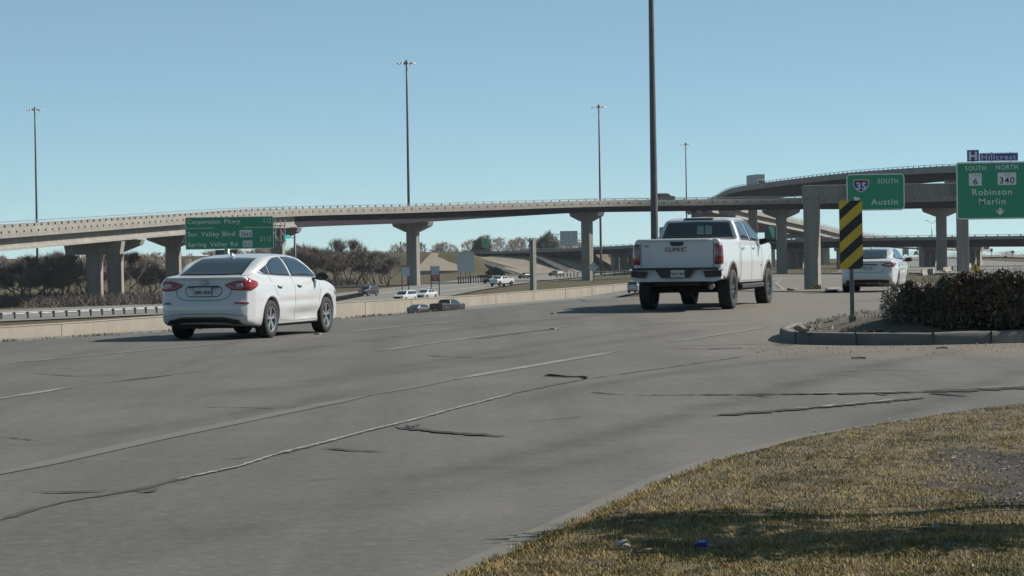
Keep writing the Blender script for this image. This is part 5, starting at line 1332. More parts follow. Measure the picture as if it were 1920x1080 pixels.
# ------------------------------------------------------------------ traffic island, kerb, hedge
ISL_Z = 0.175
front = [flat(q[0], q[1]) for q in ((1466, 641), (1500, 646), (1560, 647), (1700, 648), (1800, 646), (1920, 643), (2080, 638))]
tip = flat(1459, 637)
back = [flat(q[0], q[1], 0.0) for q in ((1470, 628), (1530, 617), (1600, 607), (1700, 597), (1820, 588), (1990, 580), (2120, 574))]
outer = [tuple(tip[:2])] + [tuple(p[:2]) for p in front] + [tuple(p[:2]) for p in reversed(back)]
oc = np.array(outer); cen = oc.mean(0)
def inset(poly, d):
    P = np.array(poly); out = []; n = len(P)
    for i in range(n):
        a, b, c = P[i - 1], P[i], P[(i + 1) % n]
        e1 = (b - a) / (np.linalg.norm(b - a) + 1e-9); e2 = (c - b) / (np.linalg.norm(c - b) + 1e-9)
        nn = np.array((-e1[1] - e2[1], e1[0] + e2[0])); nn /= (np.linalg.norm(nn) + 1e-9)
        if i in (0,): d_ = d * 1.0
        out.append(b + nn * d)
    return np.array(out)
isl = empty('traffic_island', (0, 0, 0), 0, 'raised island with a grey kerb under the hedge and the striped marker', 'traffic island')
# smooth the outline
def dense(P, n=14):
    P = np.array(P); out = []
    for i in range(len(P)):
        a, b = P[i], P[(i + 1) % len(P)]; m = max(1, int(np.linalg.norm(b - a) / 0.35))
        for k in range(m): out.append(a + (b - a) * k / m)
    return np.array(out)
O = dense(oc)
for _ in range(2): O = (np.roll(O, 1, 0) + 2 * O + np.roll(O, -1, 0)) / 4
I1 = inset(O, 0.014); I2 = inset(O, 0.15)
rk = np.random.RandomState(3); n = len(O); mb = MB()
wob = rk.randn(n) * 0.006
rings = [(O, -0.05), (inset(O, 0.004), 0.10), (I1, ISL_Z - 0.018), (inset(O, 0.035), ISL_Z), (I2, ISL_Z + 0.004), (I2, ISL_Z - 0.12)]
for P, z in rings:
    for i in range(n): mb.v.append((P[i, 0] + wob[i], P[i, 1] + wob[i] * 0.7, z + (wob[i] * 0.8 if z > 0.1 else 0)))
for r_ in range(len(rings) - 1):
    for i in range(n): mb.f.append((r_ * n + i, r_ * n + (i + 1) % n, (r_ + 1) * n + (i + 1) % n, (r_ + 1) * n + i)); mb.m.append(0)
mb.build('kerb', M['kerb'], isl, True)
for px_j in (1480, 1598, 1725, 1850):
    q = min(range(n), key=lambda i: abs(X_at(px_j, O[i, 1]) - O[i, 0]) + (100 if O[i, 1] > O[:, 1].min() + 1.6 else 0))
    mb = MB(); mb.box((O[q, 0], O[q, 1] + 0.055, ISL_Z / 2 + 0.004), (0.007, 0.15, ISL_Z + 0.003)); mb.build('kerb_joint', M['tar'], isl)
# soil mound
M['isldirt'] = simple('dark_island_soil', (0.105, 0.088, 0.068), 0.95, var=0.45, vscale=6, bmp=0.8, bscale=22)
b0 = MB(); gx = np.linspace(oc[:, 0].min(), oc[:, 0].max(), 110); gy = np.linspace(oc[:, 1].min(), oc[:, 1].max(), 60)
GX, GY = np.meshgrid(gx, gy, indexing='ij'); sdI = poly_sd([tuple(p) for p in I2], GX, GY)
def soil(x, y, sd):
    n1 = np.sin(x * 5.1 + y * 3.7) * np.sin(y * 6.3 - x * 2.2) * 0.5 + np.sin(x * 13 + 1) * np.sin(y * 11 + 2) * 0.3
    return ISL_Z - 0.03 + np.clip(-sd, 0, 1.0) * 0.20 + n1 * 0.018
GZ = soil(GX, GY, sdI); V = np.stack([GX, GY, GZ], -1).reshape(-1, 3)
idx = np.arange(GX.size).reshape(GX.shape); Fq = np.stack([idx[:-1, :-1], idx[1:, :-1], idx[1:, 1:], idx[:-1, 1:]], -1).reshape(-1, 4)
cc = sdI.reshape(-1)[Fq].max(1); Fq = Fq[cc < 0.05]
link('soil', np_mesh(V, Fq, 'soil'), isl, M['isldirt'], True)
M['rock'] = simple('pale_broken_rock', (0.30, 0.27, 0.23), 0.9, var=0.3, vscale=14, bmp=0.5)
def rock_mesh(seed, r=1.0):
    b = bmesh.new(); bmesh.ops.create_icosphere(b, subdivisions=2, radius=1); rng = random.Random(seed)
    for v in b.verts:
        v.co *= 1 + rng.gauss(0, 0.16); v.co.z *= 0.6
    me = bpy.data.meshes.new('rock'); b.to_mesh(me); b.free(); me.materials.append(M['rock']); return me
RM = [rock_mesh(i) for i in range(4)]
for (px, py, sz, lb) in ((1588, 600, 0.13, 'largest broken rock against the foot of the striped marker post'), (1507, 617, 0.09, 'small dark rock on the island tip near the kerb end'), (1618, 603, 0.10, 'flat pale rock right of the marker post'), (1637, 606, 0.11, 'pale rock beside the bush, right of the marker post'),
        (1650, 596, 0.12, 'dark flat rock at the left foot of the hedge'), (1560, 609, 0.09, 'low rock left of the marker post'), (1626, 613, 0.08, 'small rock in front of the others below the marker')):
    g = flat(px, py, ISL_Z + 0.05); o = link('rock', RM[int(px) % 4], None, None); o.location = (float(g[0]), float(g[1]), ISL_Z + 0.06); o.scale = (sz * 1.9, sz * 1.3, sz * 1.3); o.rotation_euler = (0, 0, px)
    tag(o, lb, 'rock', 'broken rocks on the island')

def leaf_cloud(centers, size, seed, jitter=0.5, flatz=0.3):
    rng = np.random.RandomState(seed); n = len(centers)
    u = rng.randn(n, 3); u /= np.linalg.norm(u, axis=1)[:, None]; t = rng.randn(n, 3); v = np.cross(u, t); v /= np.linalg.norm(v, axis=1)[:, None]
    L = size * rng.uniform(1 - jitter, 1 + jitter, n)[:, None]
    V = np.stack([centers - u * L, centers - v * L * 0.45, centers + u * L, centers + v * L * 0.45], 1).reshape(-1, 3)
    return V, np.arange(4 * n).reshape(-1, 4)
def leaf_mat(name, cols, rough=0.6, trans=0.25):
    m, t, p = _nodes(name)
    cols = [tuple(x * 0.75 for x in c_) for c_ in cols]
    g = N(t, 'ShaderNodeNewGeometry'); v = coords(t)
    n2 = noise(t, v, 2.2, 3, 0.6)
    a = N(t, 'ShaderNodeMath', operation='ADD'); t.links.new(g.outputs['Random Per Island'], a.inputs[0]); t.links.new(n2, a.inputs[1])
    s = N(t, 'ShaderNodeMath', operation='MULTIPLY'); t.links.new(a.outputs[0], s.inputs[0]); s.inputs[1].default_value = 0.55
    k = len(cols); c = ramp(t, s.outputs[0], [(0.12 + 0.76 * i / (k - 1), cc_) for i, cc_ in enumerate(cols)])
    t.links.new(c, p.inputs['Base Color']); p.inputs['Roughness'].default_value = rough
    return m
M['hedgeleaf'] = leaf_mat('hedge_leaves', [(0.026, 0.030, 0.017), (0.042, 0.043, 0.022), (0.070, 0.058, 0.030), (0.12, 0.095, 0.055), (0.22, 0.19, 0.15)])
M['redleaf'] = leaf_mat('reddish_hedge_leaves', [(0.06, 0.022, 0.016), (0.10, 0.035, 0.022), (0.12, 0.06, 0.04)])
def hedge():
    rng = np.random.RandomState(8)
    r = empty('hedge', (0, 0, 0), 0, 'dense dark clipped hedge with reddish tips along the traffic island', 'hedge')
    # outline of the top by x (metres) read from the photo at the hedge's own distance
    D = 39.6
    tops = [(1668, 580), (1674, 550), (1680, 540), (1700, 536), (1730, 528), (1760, 519), (1790, 512), (1830, 518), (1870, 513), (1900, 507), (1930, 505), (2000, 507), (2090, 505)]
    xs = np.array([X_at(q[0], D) for q in tops]); zs_ = np.array([PX(q[0], q[1], D)[2] for q in tops])
    n = 130000
    x = rng.uniform(xs[0] - 0.02, xs[-1], n)
    zt = np.interp(x, xs, zs_) + 0.07 * np.sin(x * 9) * np.sin(x * 4.3 + 1) + 0.04 * np.sin(x * 23)
    dep = 1.8 * sstep(xs[0] - 0.2, xs[0] + 1.2, x) + 0.2
    y0 = np.interp(x, [xs[0], X_at(1750, D), xs[-1]], [39.0, 38.30, 38.45]) + 0.05 * np.sin(x * 7); yw = dep
    ty = rng.beta(0.6, 1.2, n); y = y0 + ty * yw
    dome = 1 - 0.18 * (2 * ty - 0.7) ** 2
    tz = rng.beta(1.6, 0.8, n); zb = ISL_Z + 0.02
    z = zb + (zt - zb) * dome * tz
    keep = rng.rand(n) < (0.35 + 0.65 * np.clip(np.abs(ty - 0.5) * 2.2 + tz ** 3, 0, 1))
    # ragged left end
    keep &= (x > xs[0] + 0.25 * rng.rand(n) * (1 + np.sin(z * 21)) * 0.5 + 0.35 * (1 - np.clip((z - zb) / 0.35, 0, 1)) * rng.rand(n) * 0)
    Cc = np.stack([x, y, z], -1)[keep]
    red = (Cc[:, 0] > X_at(1765, D)) & (Cc[:, 0] < X_at(1812, D)) & (Cc[:, 2] > 0.85) & (rng.rand(len(Cc)) < 0.7)
    V, Fc = leaf_cloud(Cc[~red], 0.026, 1, 0.75); link('foliage', np_mesh(V, Fc, 'foliage'), r, M['hedgeleaf'])
    V, Fc = leaf_cloud(Cc[red], 0.026, 2); link('red_foliage', np_mesh(V, Fc, 'foliage'), r, M['redleaf'])
    mb = MB(); rr = random.Random(4)
    for i in range(600):
        xx = rr.uniform(xs[0] + 0.1, xs[-1]); yy = rr.uniform(39.25, 40.3); zt_ = float(np.interp(xx, xs, zs_)) + rr.uniform(-0.25, 0.10)
        p0 = Vector((xx, yy, ISL_Z)); p1 = Vector((xx + rr.gauss(0, .10), yy + rr.gauss(0, .08), zt_ * 0.6 + 0.05)); p2 = Vector((xx + rr.gauss(0, .2), yy + rr.gauss(0, .15), zt_))
        mb.tube([p0, p1, p2], [0.008, 0.006, 0.003], 4, cap=False)
    mb.build('stems', M['bark'], r)
    # silvery loose sprigs at the left end
    k = 2600; a = rng.rand(k) * 2 * PI; rad = rng.rand(k) ** 0.6 * 0.30
    cx = X_at(1685, 38.9) + rad * np.cos(a) * 0.9; cz = ISL_Z + 0.34 + rad * np.sin(a) * 1.1; cy = 39.0 + rng.randn(k) * 0.15
    V, Fc = leaf_cloud(np.stack([cx, cy, cz], -1), 0.020, 5); link('sprigs', np_mesh(V, Fc, 'sprigs'), r, M['sprig'])
M['sprig'] = leaf_mat('silvery_sprig_leaves', [(0.04, 0.045, 0.03), (0.10, 0.10, 0.075), (0.22, 0.21, 0.18)])
hedge()
def tuft_cloud(name, P, h, w, mat, label, cat, seed, lean=0.5, parent=None):
    rng = np.random.RandomState(seed); n = len(P)
    a = rng.rand(n) * 2 * PI; s = np.stack([np.cos(a), np.sin(a), np.zeros(n)], -1) * (w / 2 * rng.uniform(0.6, 1.4, n))[:, None]
    hh = h * rng.uniform(0.4, 1.25, n); b = rng.rand(n) * 2 * PI; le = np.stack([np.cos(b), np.sin(b), np.zeros(n)], -1) * (hh * lean * rng.uniform(0, 1.3, n))[:, None]
    mid_ = P + le * 0.35 + np.array((0, 0, 1.0)) * (hh * 0.6)[:, None]; topp = P + le + np.array((0, 0, 1.0)) * hh[:, None]
    V = np.stack([P - s, P + s, mid_ + s * 0.7, mid_ - s * 0.7, topp], 1).reshape(-1, 3)
    i = np.arange(n)[:, None] * 5
    Fc = np.concatenate([np.hstack([i, i + 1, i + 2, i + 3]), np.hstack([i + 3, i + 2, i + 4, i + 4])])
    me = bpy.data.meshes.new(name)
    q = np.hstack([i, i + 1, i + 2, i + 3]); t3 = np.hstack([i + 3, i + 2, i + 4])
    nv = len(V); me.vertices.add(nv); me.vertices.foreach_set('co', V.astype(np.float32).ravel())
    me.loops.add(7 * n); me.loops.foreach_set('vertex_index', np.concatenate([q.ravel(), t3.ravel()]).astype(np.int32))
    me.polygons.add(2 * n)
    me.polygons.foreach_set('loop_start', np.concatenate([np.arange(n) * 4, 4 * n + np.arange(n) * 3]).astype(np.int32))
    me.polygons.foreach_set('loop_total', np.concatenate([np.full(n, 4), np.full(n, 3)]).astype(np.int32)); me.update(calc_edges=True)
    o = link(name, me, parent, mat); tag(o, label, cat, kind='stuff'); return o
# dry grass in the island and weeds on the road edge
M['straw'] = leaf_mat('straw_grass', [(0.10, 0.085, 0.05), (0.17, 0.14, 0.085), (0.26, 0.21, 0.13), (0.34, 0.28, 0.18)])
rng = np.random.RandomState(4)
gx = rng.uniform(oc[:, 0].min(), X_at(1700, 39), 5000); gy = rng.uniform(oc[:, 1].min(), oc[:, 1].max(), 5000); sdd = poly_sd([tuple(p) for p in I2], gx, gy); k = (sdd < -0.05) & (np.sin(gx * 6 + gy * 3) + rng.randn(5000) * 0.6 > 0.3)
tuft_cloud('dry_grass', np.stack([gx, gy, soil(gx, gy, sdd) - 0.01], -1)[k], 0.06, 0.012, M['straw'], 'dry straw-coloured grass on the traffic island', 'grass', 1, 0.9)
yy = rng.uniform(40, 66, 5200); cl = (np.sin(yy * 2.1) + np.sin(yy * 5.3 + 1) + rng.randn(5200) * 0.7) > 0.5
yy = yy[cl]; xx = np.interp(yy, *XE) - 0.05 + rng.randn(len(yy)) * 0.15
M['weed'] = leaf_mat('dull_roadside_weeds', [(0.035, 0.04, 0.02), (0.07, 0.065, 0.035), (0.13, 0.11, 0.07)])
tuft_cloud('roadside_weeds', np.stack([xx, yy, zf(xx, yy) - 0.02], -1), 0.07, 0.014, M['weed'], 'low weeds along the far edge of the road', 'weeds', 2, 0.9)

# ------------------------------------------------------------------ lawn in the foreground
poly = [tuple(p[:2]) for p in kp] + [(90, 30), (40, 4), (-2, 4)]
poly = [tuple(p[:2]) for p in kp]; poly += [(poly[-1][0], 0.0), (poly[0][0], 0.0)]
gx0 = np.arange(-3, 16, 0.06); gy0 = np.arange(8, 46, 0.08)
GX, GY = np.meshgrid(gx0, gy0, indexing='ij'); sdL = poly_sd(poly, GX, GY)
def lawn_z(x, y, sd):
    n1 = np.sin(x * 3.1 + 0.6 * y) * np.sin(y * 2.3 - x) + 0.5 * np.sin(x * 7.7 + 2) * np.sin(y * 6.1)
    dirt = dirtmask(x, y)
    return 0.002 + 0.055 * sstep(0, 0.25, -sd) + 0.012 * n1 * sstep(0.05, 0.5, -sd) - 0.035 * dirt + np.clip(-sd - 1, 0, 6) * 0.012
DC = flat(1975, 930); DC2 = flat(1860, 872)
def dirtmask(x, y):
    w_ = 0.25 * np.sin(x * 5 + y * 2) + 0.2 * np.sin(y * 3.3 + x * 7)
    d1 = np.hypot((x - DC[0]) / 0.60, (y - DC[1]) / 2.6) + w_ * 0.5; d2 = np.hypot((x - DC2[0]) / 0.30, (y - DC2[1]) / 0.9) + w_ * 0.5
    return np.clip(1.25 - d1, 0, 1) * 1.0 + np.clip(1.1 - d2, 0, 1) * 0.8
GZ = lawn_z(GX, GY, sdL); V = np.stack([GX, GY, GZ], -1).reshape(-1, 3)
idx = np.arange(GX.size).reshape(GX.shape); Fq = np.stack([idx[:-1, :-1], idx[1:, :-1], idx[1:, 1:], idx[:-1, 1:]], -1).reshape(-1, 4)
cc = sdL.reshape(-1)[Fq].max(1); Fq = Fq[cc < 0.04]
def soil_mat():
    m, t, p = _nodes('lawn_soil'); v = coords(t)
    a = noise(t, v, 3.0, 6, 0.7); b = noise(t, v, 40.0, 4, 0.8)
    c = ramp(t, a, [(0.3, (0.016, 0.012, 0.009)), (0.7, (0.034, 0.026, 0.020))]); c = mixc(t, ramp(t, b, [(0.5, (0, 0, 0)), (0.75, (0.8,) * 3)]), c, (0.075, 0.062, 0.050))
    t.links.new(c, p.inputs['Base Color']); p.inputs['Roughness'].default_value = 0.95; bump(t, p, b, 0.8, 0.02); return m
M['soil'] = soil_mat()
M['thatch'] = simple('dead_grass_thatch', (0.125, 0.098, 0.048), 0.95, var=0.55, vscale=2.5, bmp=0.7, bscale=60)
lme = np_mesh(V, Fq, 'lawn_soil'); ctr = V[Fq].mean(1); dmk = dirtmask(ctr[:, 0], ctr[:, 1]) + 0.18 * np.sin(ctr[:, 0] * 31) * np.sin(ctr[:, 1] * 27) + np.random.RandomState(2).randn(len(ctr)) * 0.16
lme.polygons.foreach_set('material_index', (dmk > 0.22).astype(np.int32))
lw = link('lawn_soil', lme, None, [M['thatch'], M['soil']], True); tag(lw, kind='structure')
def lawn_mat():
    m, t, p = _nodes('winter_lawn_blades'); v = coords(t); g = N(t, 'ShaderNodeNewGeometry')
    a = noise(t, v, 0.9, 4, 0.6); b = noise(t, v, 4.5, 3, 0.6)
    a = ramp(t, a, [(0.36, (0.18,) * 3), (0.62, (0.85,) * 3)]); ad = N(t, 'ShaderNodeMath', operation='ADD'); t.links.new(a, ad.inputs[0]); t.links.new(b, ad.inputs[1])
    ml = N(t, 'ShaderNodeMath', operation='MULTIPLY_ADD'); t.links.new(g.outputs['Random Per Island'], ml.inputs[0]); ml.inputs[1].default_value = 0.75; t.links.new(ad.outputs[0], ml.inputs[2])
    r = N(t, 'ShaderNodeMapRange'); r.inputs[1].default_value = 0.75; r.inputs[2].default_value = 2.0; t.links.new(ml.outputs[0], r.inputs[0])
    c = ramp(t, r.outputs[0], [(0.0, (0.050, 0.058, 0.016)), (0.25, (0.070, 0.076, 0.022)), (0.42, (0.155, 0.118, 0.038)), (0.60, (0.25, 0.175, 0.062)), (0.8, (0.33, 0.235, 0.095)), (1.0, (0.38, 0.29, 0.15))])
    t.links.new(c, p.inputs['Base Color']); p.inputs['Roughness'].default_value = 0.75; p.inputs['Specular IOR Level'].default_value = 0.25
    return m
M['lawn'] = lawn_mat()
rng = np.random.RandomState(12)
n = 1300000
# sample inside the view cone plus a margin, denser close by
Yr = 9 + (44 - 9) * rng.rand(n) ** 1.9; lim = 0.23 * Yr + 0.6
Xr = rng.uniform(-0.8, 1.0, n) * lim; sdr = poly_sd(poly, Xr, Yr)
dm = dirtmask(Xr, Yr)
clump = np.sin(Xr * 11 + Yr * 3) * np.sin(Yr * 7 - Xr * 5) + 0.6 * np.sin(Xr * 23) * np.sin(Yr * 17)
thin = (np.sin(Xr * 1.7 + 2) * np.sin(Yr * 0.9 + 1)) 
k = (sdr < 0.015 + 0.02 * np.sin(Xr * 30)) & (rng.rand(n) > dm * 0.98) & (rng.rand(n) < 0.62 + 0.25 * clump)
Pp = np.stack([Xr, Yr, lawn_z(Xr, Yr, sdr) - 0.006], -1)[k]; print('blades', len(Pp))
tuft_cloud('lawn_grass', Pp, 0.024, 0.0042, M['lawn'], 'patchy tan and green winter lawn at the lower right', 'grass', 3, 1.1)
k2 = (sdr < 0.03) & (sdr > -0.10) & (rng.rand(n) < 0.5) & (clump > 0.2)
tuft_cloud('lawn_edge_grass', np.stack([Xr, Yr, lawn_z(Xr, Yr, sdr) - 0.006], -1)[k2], 0.035, 0.005, M['lawn'], 'longer grass hanging over the gutter along the lawn edge', 'grass', 4, 0.9)
# fallen leaves and grit on the bare patch
M['leaflitter'] = leaf_mat('dead_leaf_litter', [(0.05, 0.035, 0.025), (0.09, 0.07, 0.05), (0.14, 0.115, 0.09), (0.36, 0.34, 0.31)])
n = 60000; Yr = rng.uniform(11, 24, n); Xr = rng.uniform(0, 5.5, n); dm = dirtmask(Xr, Yr); sdr = poly_sd(poly, Xr, Yr)
k = (sdr < -0.1) & (rng.rand(n) < 0.012 + 0.40 * dm)
C3 = np.stack([Xr, Yr, lawn_z(Xr, Yr, sdr) + 0.008 + (dm < 0.2) * 0.03], -1)[k]
V, Fc = leaf_cloud(C3, 0.013, 9, 0.6); V[:, 2] = np.repeat(C3[:, 2], 4) + (V[:, 2] - np.repeat(C3[:, 2], 4)) * 0.35
tag(link('leaf_litter', np_mesh(V, Fc, 'leaf_litter'), None, M['leaflitter']), 'dead leaf litter scattered over the lawn and bare soil', 'leaf litter', kind='stuff')
# unseen shrubs added beyond the right edge to throw shade on the lawn
pr = tree_proto(41, 2.9, twigw=0.02, ntw=5, multi=4, low=0.2)
def shadow_shrub(x, y, H, label, seed):
    rngs = np.random.RandomState(seed); r = empty('shrub', (x, y, 0), 0, label, 'shrub', 'shrubs added beyond the right edge of the frame to cast shade')
    n = 1500; u = rngs.randn(n, 3); u /= np.linalg.norm(u, axis=1)[:, None]; rad = rngs.rand(n) ** 0.4
    c = u * rad[:, None] * np.array((0.5, 0.55, 0.36)) * (1 + 0.35 * np.sin(u[:, :1] * 7 + u[:, 1:2] * 5)) * np.array((1, 1, 1)) + np.array((0, 0, H))
    V, Fc = leaf_cloud(c, 0.05, seed); link('foliage', np_mesh(V, Fc, 'foliage'), r, M['hedgeleaf'])
    mb = MB(); rr = random.Random(seed)
    for _ in range(12): mb.tube([(rr.gauss(0, .05), rr.gauss(0, .05), -0.1), (rr.gauss(0, .12), rr.gauss(0, .12), H * 0.6), (rr.gauss(0, .35), rr.gauss(0, .25), H + 0.1)], [0.025, 0.02, 0.008], 6)
    mb.build('stems', M['bark'], r)
SHD = 1 / math.tan(SUN_EL); sx_, sy_ = math.sin(SUN_AZ), math.cos(SUN_AZ)
for (px, py, H, lb, sd_) in ((1245, 1004, 2.5, 'tall shrub added outside the frame to cast shade across the lawn bottom', 61), (1690, 1042, 1.7, 'rounded shrub added outside the frame to shade the lower right lawn', 62), (1350, 1045, 2.1, 'third shrub added outside the frame for its shadow, nearest the camera', 63)):
    g = flat(px, py); shadow_shrub(float(g[0] + sx_ * SHD * H), float(g[1] + sy_ * SHD * H), H, lb, sd_)
# ------------------------------------------------------------------ signs
def rrect(w, h, r, n=5):
    out = []
    for cx, cz, a0 in ((w / 2 - r, h / 2 - r, 0), (-w / 2 + r, h / 2 - r, PI / 2), (-w / 2 + r, -h / 2 + r, PI), (w / 2 - r, -h / 2 + r, 1.5 * PI)):
        for k in range(n + 1):
            a = a0 + PI / 2 * k / n; out.append((cx + r * math.cos(a), cz + r * math.sin(a)))
    return out
def border_ring(mb, w, h, r, t, y):
    A, B = rrect(w, h, r), rrect(w - 2 * t, h - 2 * t, max(r - t, 0.01)); n = len(A)
    mb.add([(a, y, b) for a, b in A] + [(a, y, b) for a, b in B], [(i, (i + 1) % n, (i + 1) % n + n, i + n) for i in range(n)])
class Sign:
    """a flat panel facing the road; s.T / s.P take photo pixels and turn them into the panel's own metres"""
    def __init__(s, name, label, x0, y0, x1, y1, D, mat, group=None, cat='road sign', r=0.12, t=0.07, yaw=0.0, parent=None, border=True, thick=0.06):
        s.D = D; s.k = D / F; s.cx = (x0 + x1) / 2; s.cy = (y0 + y1) / 2; c = PX(s.cx, s.cy, D)
        s.root = empty(name, c, yaw, label, cat, group); w, h = (x1 - x0) * s.k, (y1 - y0) * s.k; s.w, s.h = w, h
        mb = MB(); mb.prism(rrect(w, h, r), 0, thick); s.panel = mb.build('panel', mat, s.root)
        mb = MB(); 
        for z in (-h * 0.3, 0, h * 0.3): mb.box((0, thick + 0.05, z), (w * 0.96, 0.08, 0.09))
        mb.build('back_rail', M['galv'], s.root) if False else None
        if border:
            mb = MB(); border_ring(mb, w - 0.02, h - 0.02, r, t, -0.004); mb.build('border', M['signwhite'], s.root)
    def loc(s, x, y, off=-0.006): return ((x - s.cx) * s.k, off, (s.cy - y) * s.k)
    def text(s, body, x0, x1, ytop, ybot, mat=None, bold=0.005, off=-0.008):
        """body fitted between x0..x1, capitals from ytop to ybot (pixels)"""
        caph = (ybot - ytop) * s.k; size = caph / 0.70
        o = text_obj('lettering', body, size, mat or M['signwhite'], s.root, (0, 0, 0), bold=bold * size, space=1.12)
        me = o.data; co = np.array([v.co[:] for v in me.vertices]); 
        # baseline at z=0: measure a capital by the first letter's top
        mnx, mxx = co[:, 0].min(), co[:, 0].max(); sx = (x1 - x0) * s.k / (mxx - mnx)
        cap = text_obj('c', 'H', size, M['signwhite'], None, (0, 0, 0), bold=bold * size); cc_ = np.array([v.co[:] for v in cap.data.vertices]); y0_, y1_ = cc_[:, 1].min(), cc_[:, 1].max()
        cm = cap.data; bpy.data.objects.remove(cap); bpy.data.meshes.remove(cm)
        me.transform(Matrix.Translation((-mnx, -y0_, 0))); me.transform(Matrix.Diagonal((sx, caph / (y1_ - y0_), 1, 1)))
        L = s.loc(x0, ybot, off); o.location = L; return o
    def shape(s, name, pts, mat, off=-0.007):
        n = len(pts); mb = MB(); mb.add([s.loc(x, y, off) for x, y in pts], [tuple(range(n))]); 
        mb.add([], []); return mb.build(name, mat, s.root, recalc=False)

# striped object marker on its post
OMD = 39.6
om = Sign('object_marker', 'yellow and black striped marker panel on a grey post at the island tip', 1574, 376, 1617.5, 504.5, OMD, M['yellow'], None, 'marker sign', r=0.03, border=False, thick=0.004)
w_, h_ = om.w, om.h
def clip_poly(poly, a, b, c):       # keep a*x+b*z <= c
    out = []
    for i in range(len(poly)):
        p, q = poly[i], poly[(i + 1) % len(poly)]; dp, dq = a * p[0] + b * p[1] - c, a * q[0] + b * q[1] - c
        if dp <= 0: out.append(p)
        if dp * dq < 0: t = dp / (dp - dq); out.append((p[0] + (q[0] - p[0]) * t, p[1] + (q[1] - p[1]) * t))
    return out
sl = 31.0 / 43.5           # rise of a stripe across the panel
mb = MB()
# black bands: (pixel y of upper and lower edges at the left side of the panel)
for ya, yb in ((394, 408), (432, 452), (475, 494), (515, 536), (357 - 2, 369)):
    pass
for ya, yb in ((395, 413), (434, 455), (475, 495), (516, 537)):
    # band lies between z lines rising to the right
    def zl_(y): return (om.cy - y) * om.k
    m_ = 38.0 / 43.5
    P = rrect(w_ - 0.004, h_ - 0.004, 0.03)
    x0_ = -w_ / 2
    P = clip_poly(P, -m_, 1, zl_(ya) - m_ * x0_ * -1 * -1 if False else zl_(ya) + m_ * (-x0_))
    P = clip_poly(P, m_, -1, -(zl_(yb) + m_ * (-x0_)))
    if len(P) > 2: mb.add([(a, -0.002, b) for a, b in P], [tuple(range(len(P)))])
mb.build('black_stripes', M['black'], om.root, recalc=False)
mb = MB()
zb = float(flat(1597, 600, 0.3)[2]) - 0.1; cz = om.root.location.z
mb.box((0.0, 0.03, (h_ / 2 - 0.03 + (0.15 - cz)) / 2), (0.060, 0.05, h_ / 2 - 0.03 - (0.15 - cz)))
mb.build('post', M['postgrey'], om.root, bevel=0.006)
om.root.rotation_euler = (0, RAD(-0.3), 0)
pst = om.root.children
mb = MB(); mb.box((0.0, 0.03, 0.34 - cz), (0.10, 0.09, 0.10)); mb.build('post_base', M['postgrey'], om.root, bevel=0.008)

# interstate sign
s1 = Sign('overhead_sign', 'green overhead sign reading 35 SOUTH Austin, partly behind the striped marker', 1587, 325.5, 1696.5, 394.5, DS - 1.2, M['green'], 'green overhead signs', r=0.28, t=0.07)
s1.text('SOUTH', 1646, 1684, 335.5, 344); s1.text('Austin', 1633, 1683, 373, 384)
def shield(s, cx, cy, w, h):
    pts = []
    top = [(-0.5, 0.40), (-0.36, 0.46), (-0.18, 0.44), (0, 0.50), (0.18, 0.44), (0.36, 0.46), (0.5, 0.40)]
    low = [(0.52, 0.1), (0.42, -0.18), (0.22, -0.38), (0, -0.52), (-0.22, -0.38), (-0.42, -0.18), (-0.52, 0.1)]
    full = [(cx + a * w, cy - b * h) for a, b in top + low]
    s.shape('shield_edge', full, M['signwhite'], -0.006)
    inner = [(cx + a * w * 0.90, cy - b * h * 0.90) for a, b in top + low]
    s.shape('shield_blue', inner, M['blue'], -0.009)
    band = [(cx + a * w * 0.90, cy - b * h * 0.90) for a, b in top] + [(cx + 0.47 * w, cy - 0.22 * h), (cx - 0.47 * w, cy - 0.22 * h)]
    s.shape('shield_red', band, M['red'], -0.012)
shield(s1, 1614.5, 347.5, 29, 25); s1.text('35', 1606, 1624, 342, 355, off=-0.016, bold=0.02)
s1.shape('arrow', [(1600.5, 368), (1613, 371), (1608, 380), (1594, 393), (1590, 389), (1602, 378)], M['signwhite'])
# big green sign
DB = DS - 1.2
s2 = Sign('overhead_sign', 'large green overhead sign reading SOUTH 6 NORTH 340 Robinson Marlin at the right edge', 1793, 303.5, 1934, 411, DB, M['green'], 'green overhead signs', r=0.20, t=0.08)
s2.text('SOUTH', 1810, 1849, 310.5, 319); s2.text('NORTH', 1868, 1909, 309.5, 318)
def block(s, x0, y0, x1, y1, num, word, nx0, nx1, ny0, ny1):
    s.shape('route_shield', [(x0 + 1, y0), (x1 - 1, y0), (x1, y0 + 1), (x1, y1 - 1), (x1 - 1, y1), (x0 + 1, y1), (x0, y1 - 1), (x0, y0 + 1)], M['signwhite'])
    s.text(num, nx0, nx1, ny0, ny1, M['black'], 0.012, -0.012)
    if word: s.text(word[0], word[1], word[2], word[3], word[4], M['black'], 0.0, -0.012)
block(s2, 1817, 324.5, 1841, 347.5, '6', ('TEXAS', 1821, 1838, 327, 330), 1825, 1833, 333.5, 345.5)
block(s2, 1871, 324, 1905.5, 347, '340', ('LOOP', 1882, 1895, 326.5, 329.5), 1874.5, 1902.5, 332.5, 344.5)
s2.text('Robinson', 1823, 1897, 354, 365.5); s2.text('Marlin', 1835.5, 1885, 372, 383)
s2.shape('arrow', [(1872.5, 390), (1877.5, 390), (1877.5, 396), (1884.5, 393.5), (1875, 404), (1865, 394), (1872.5, 396)], M['signwhite'])
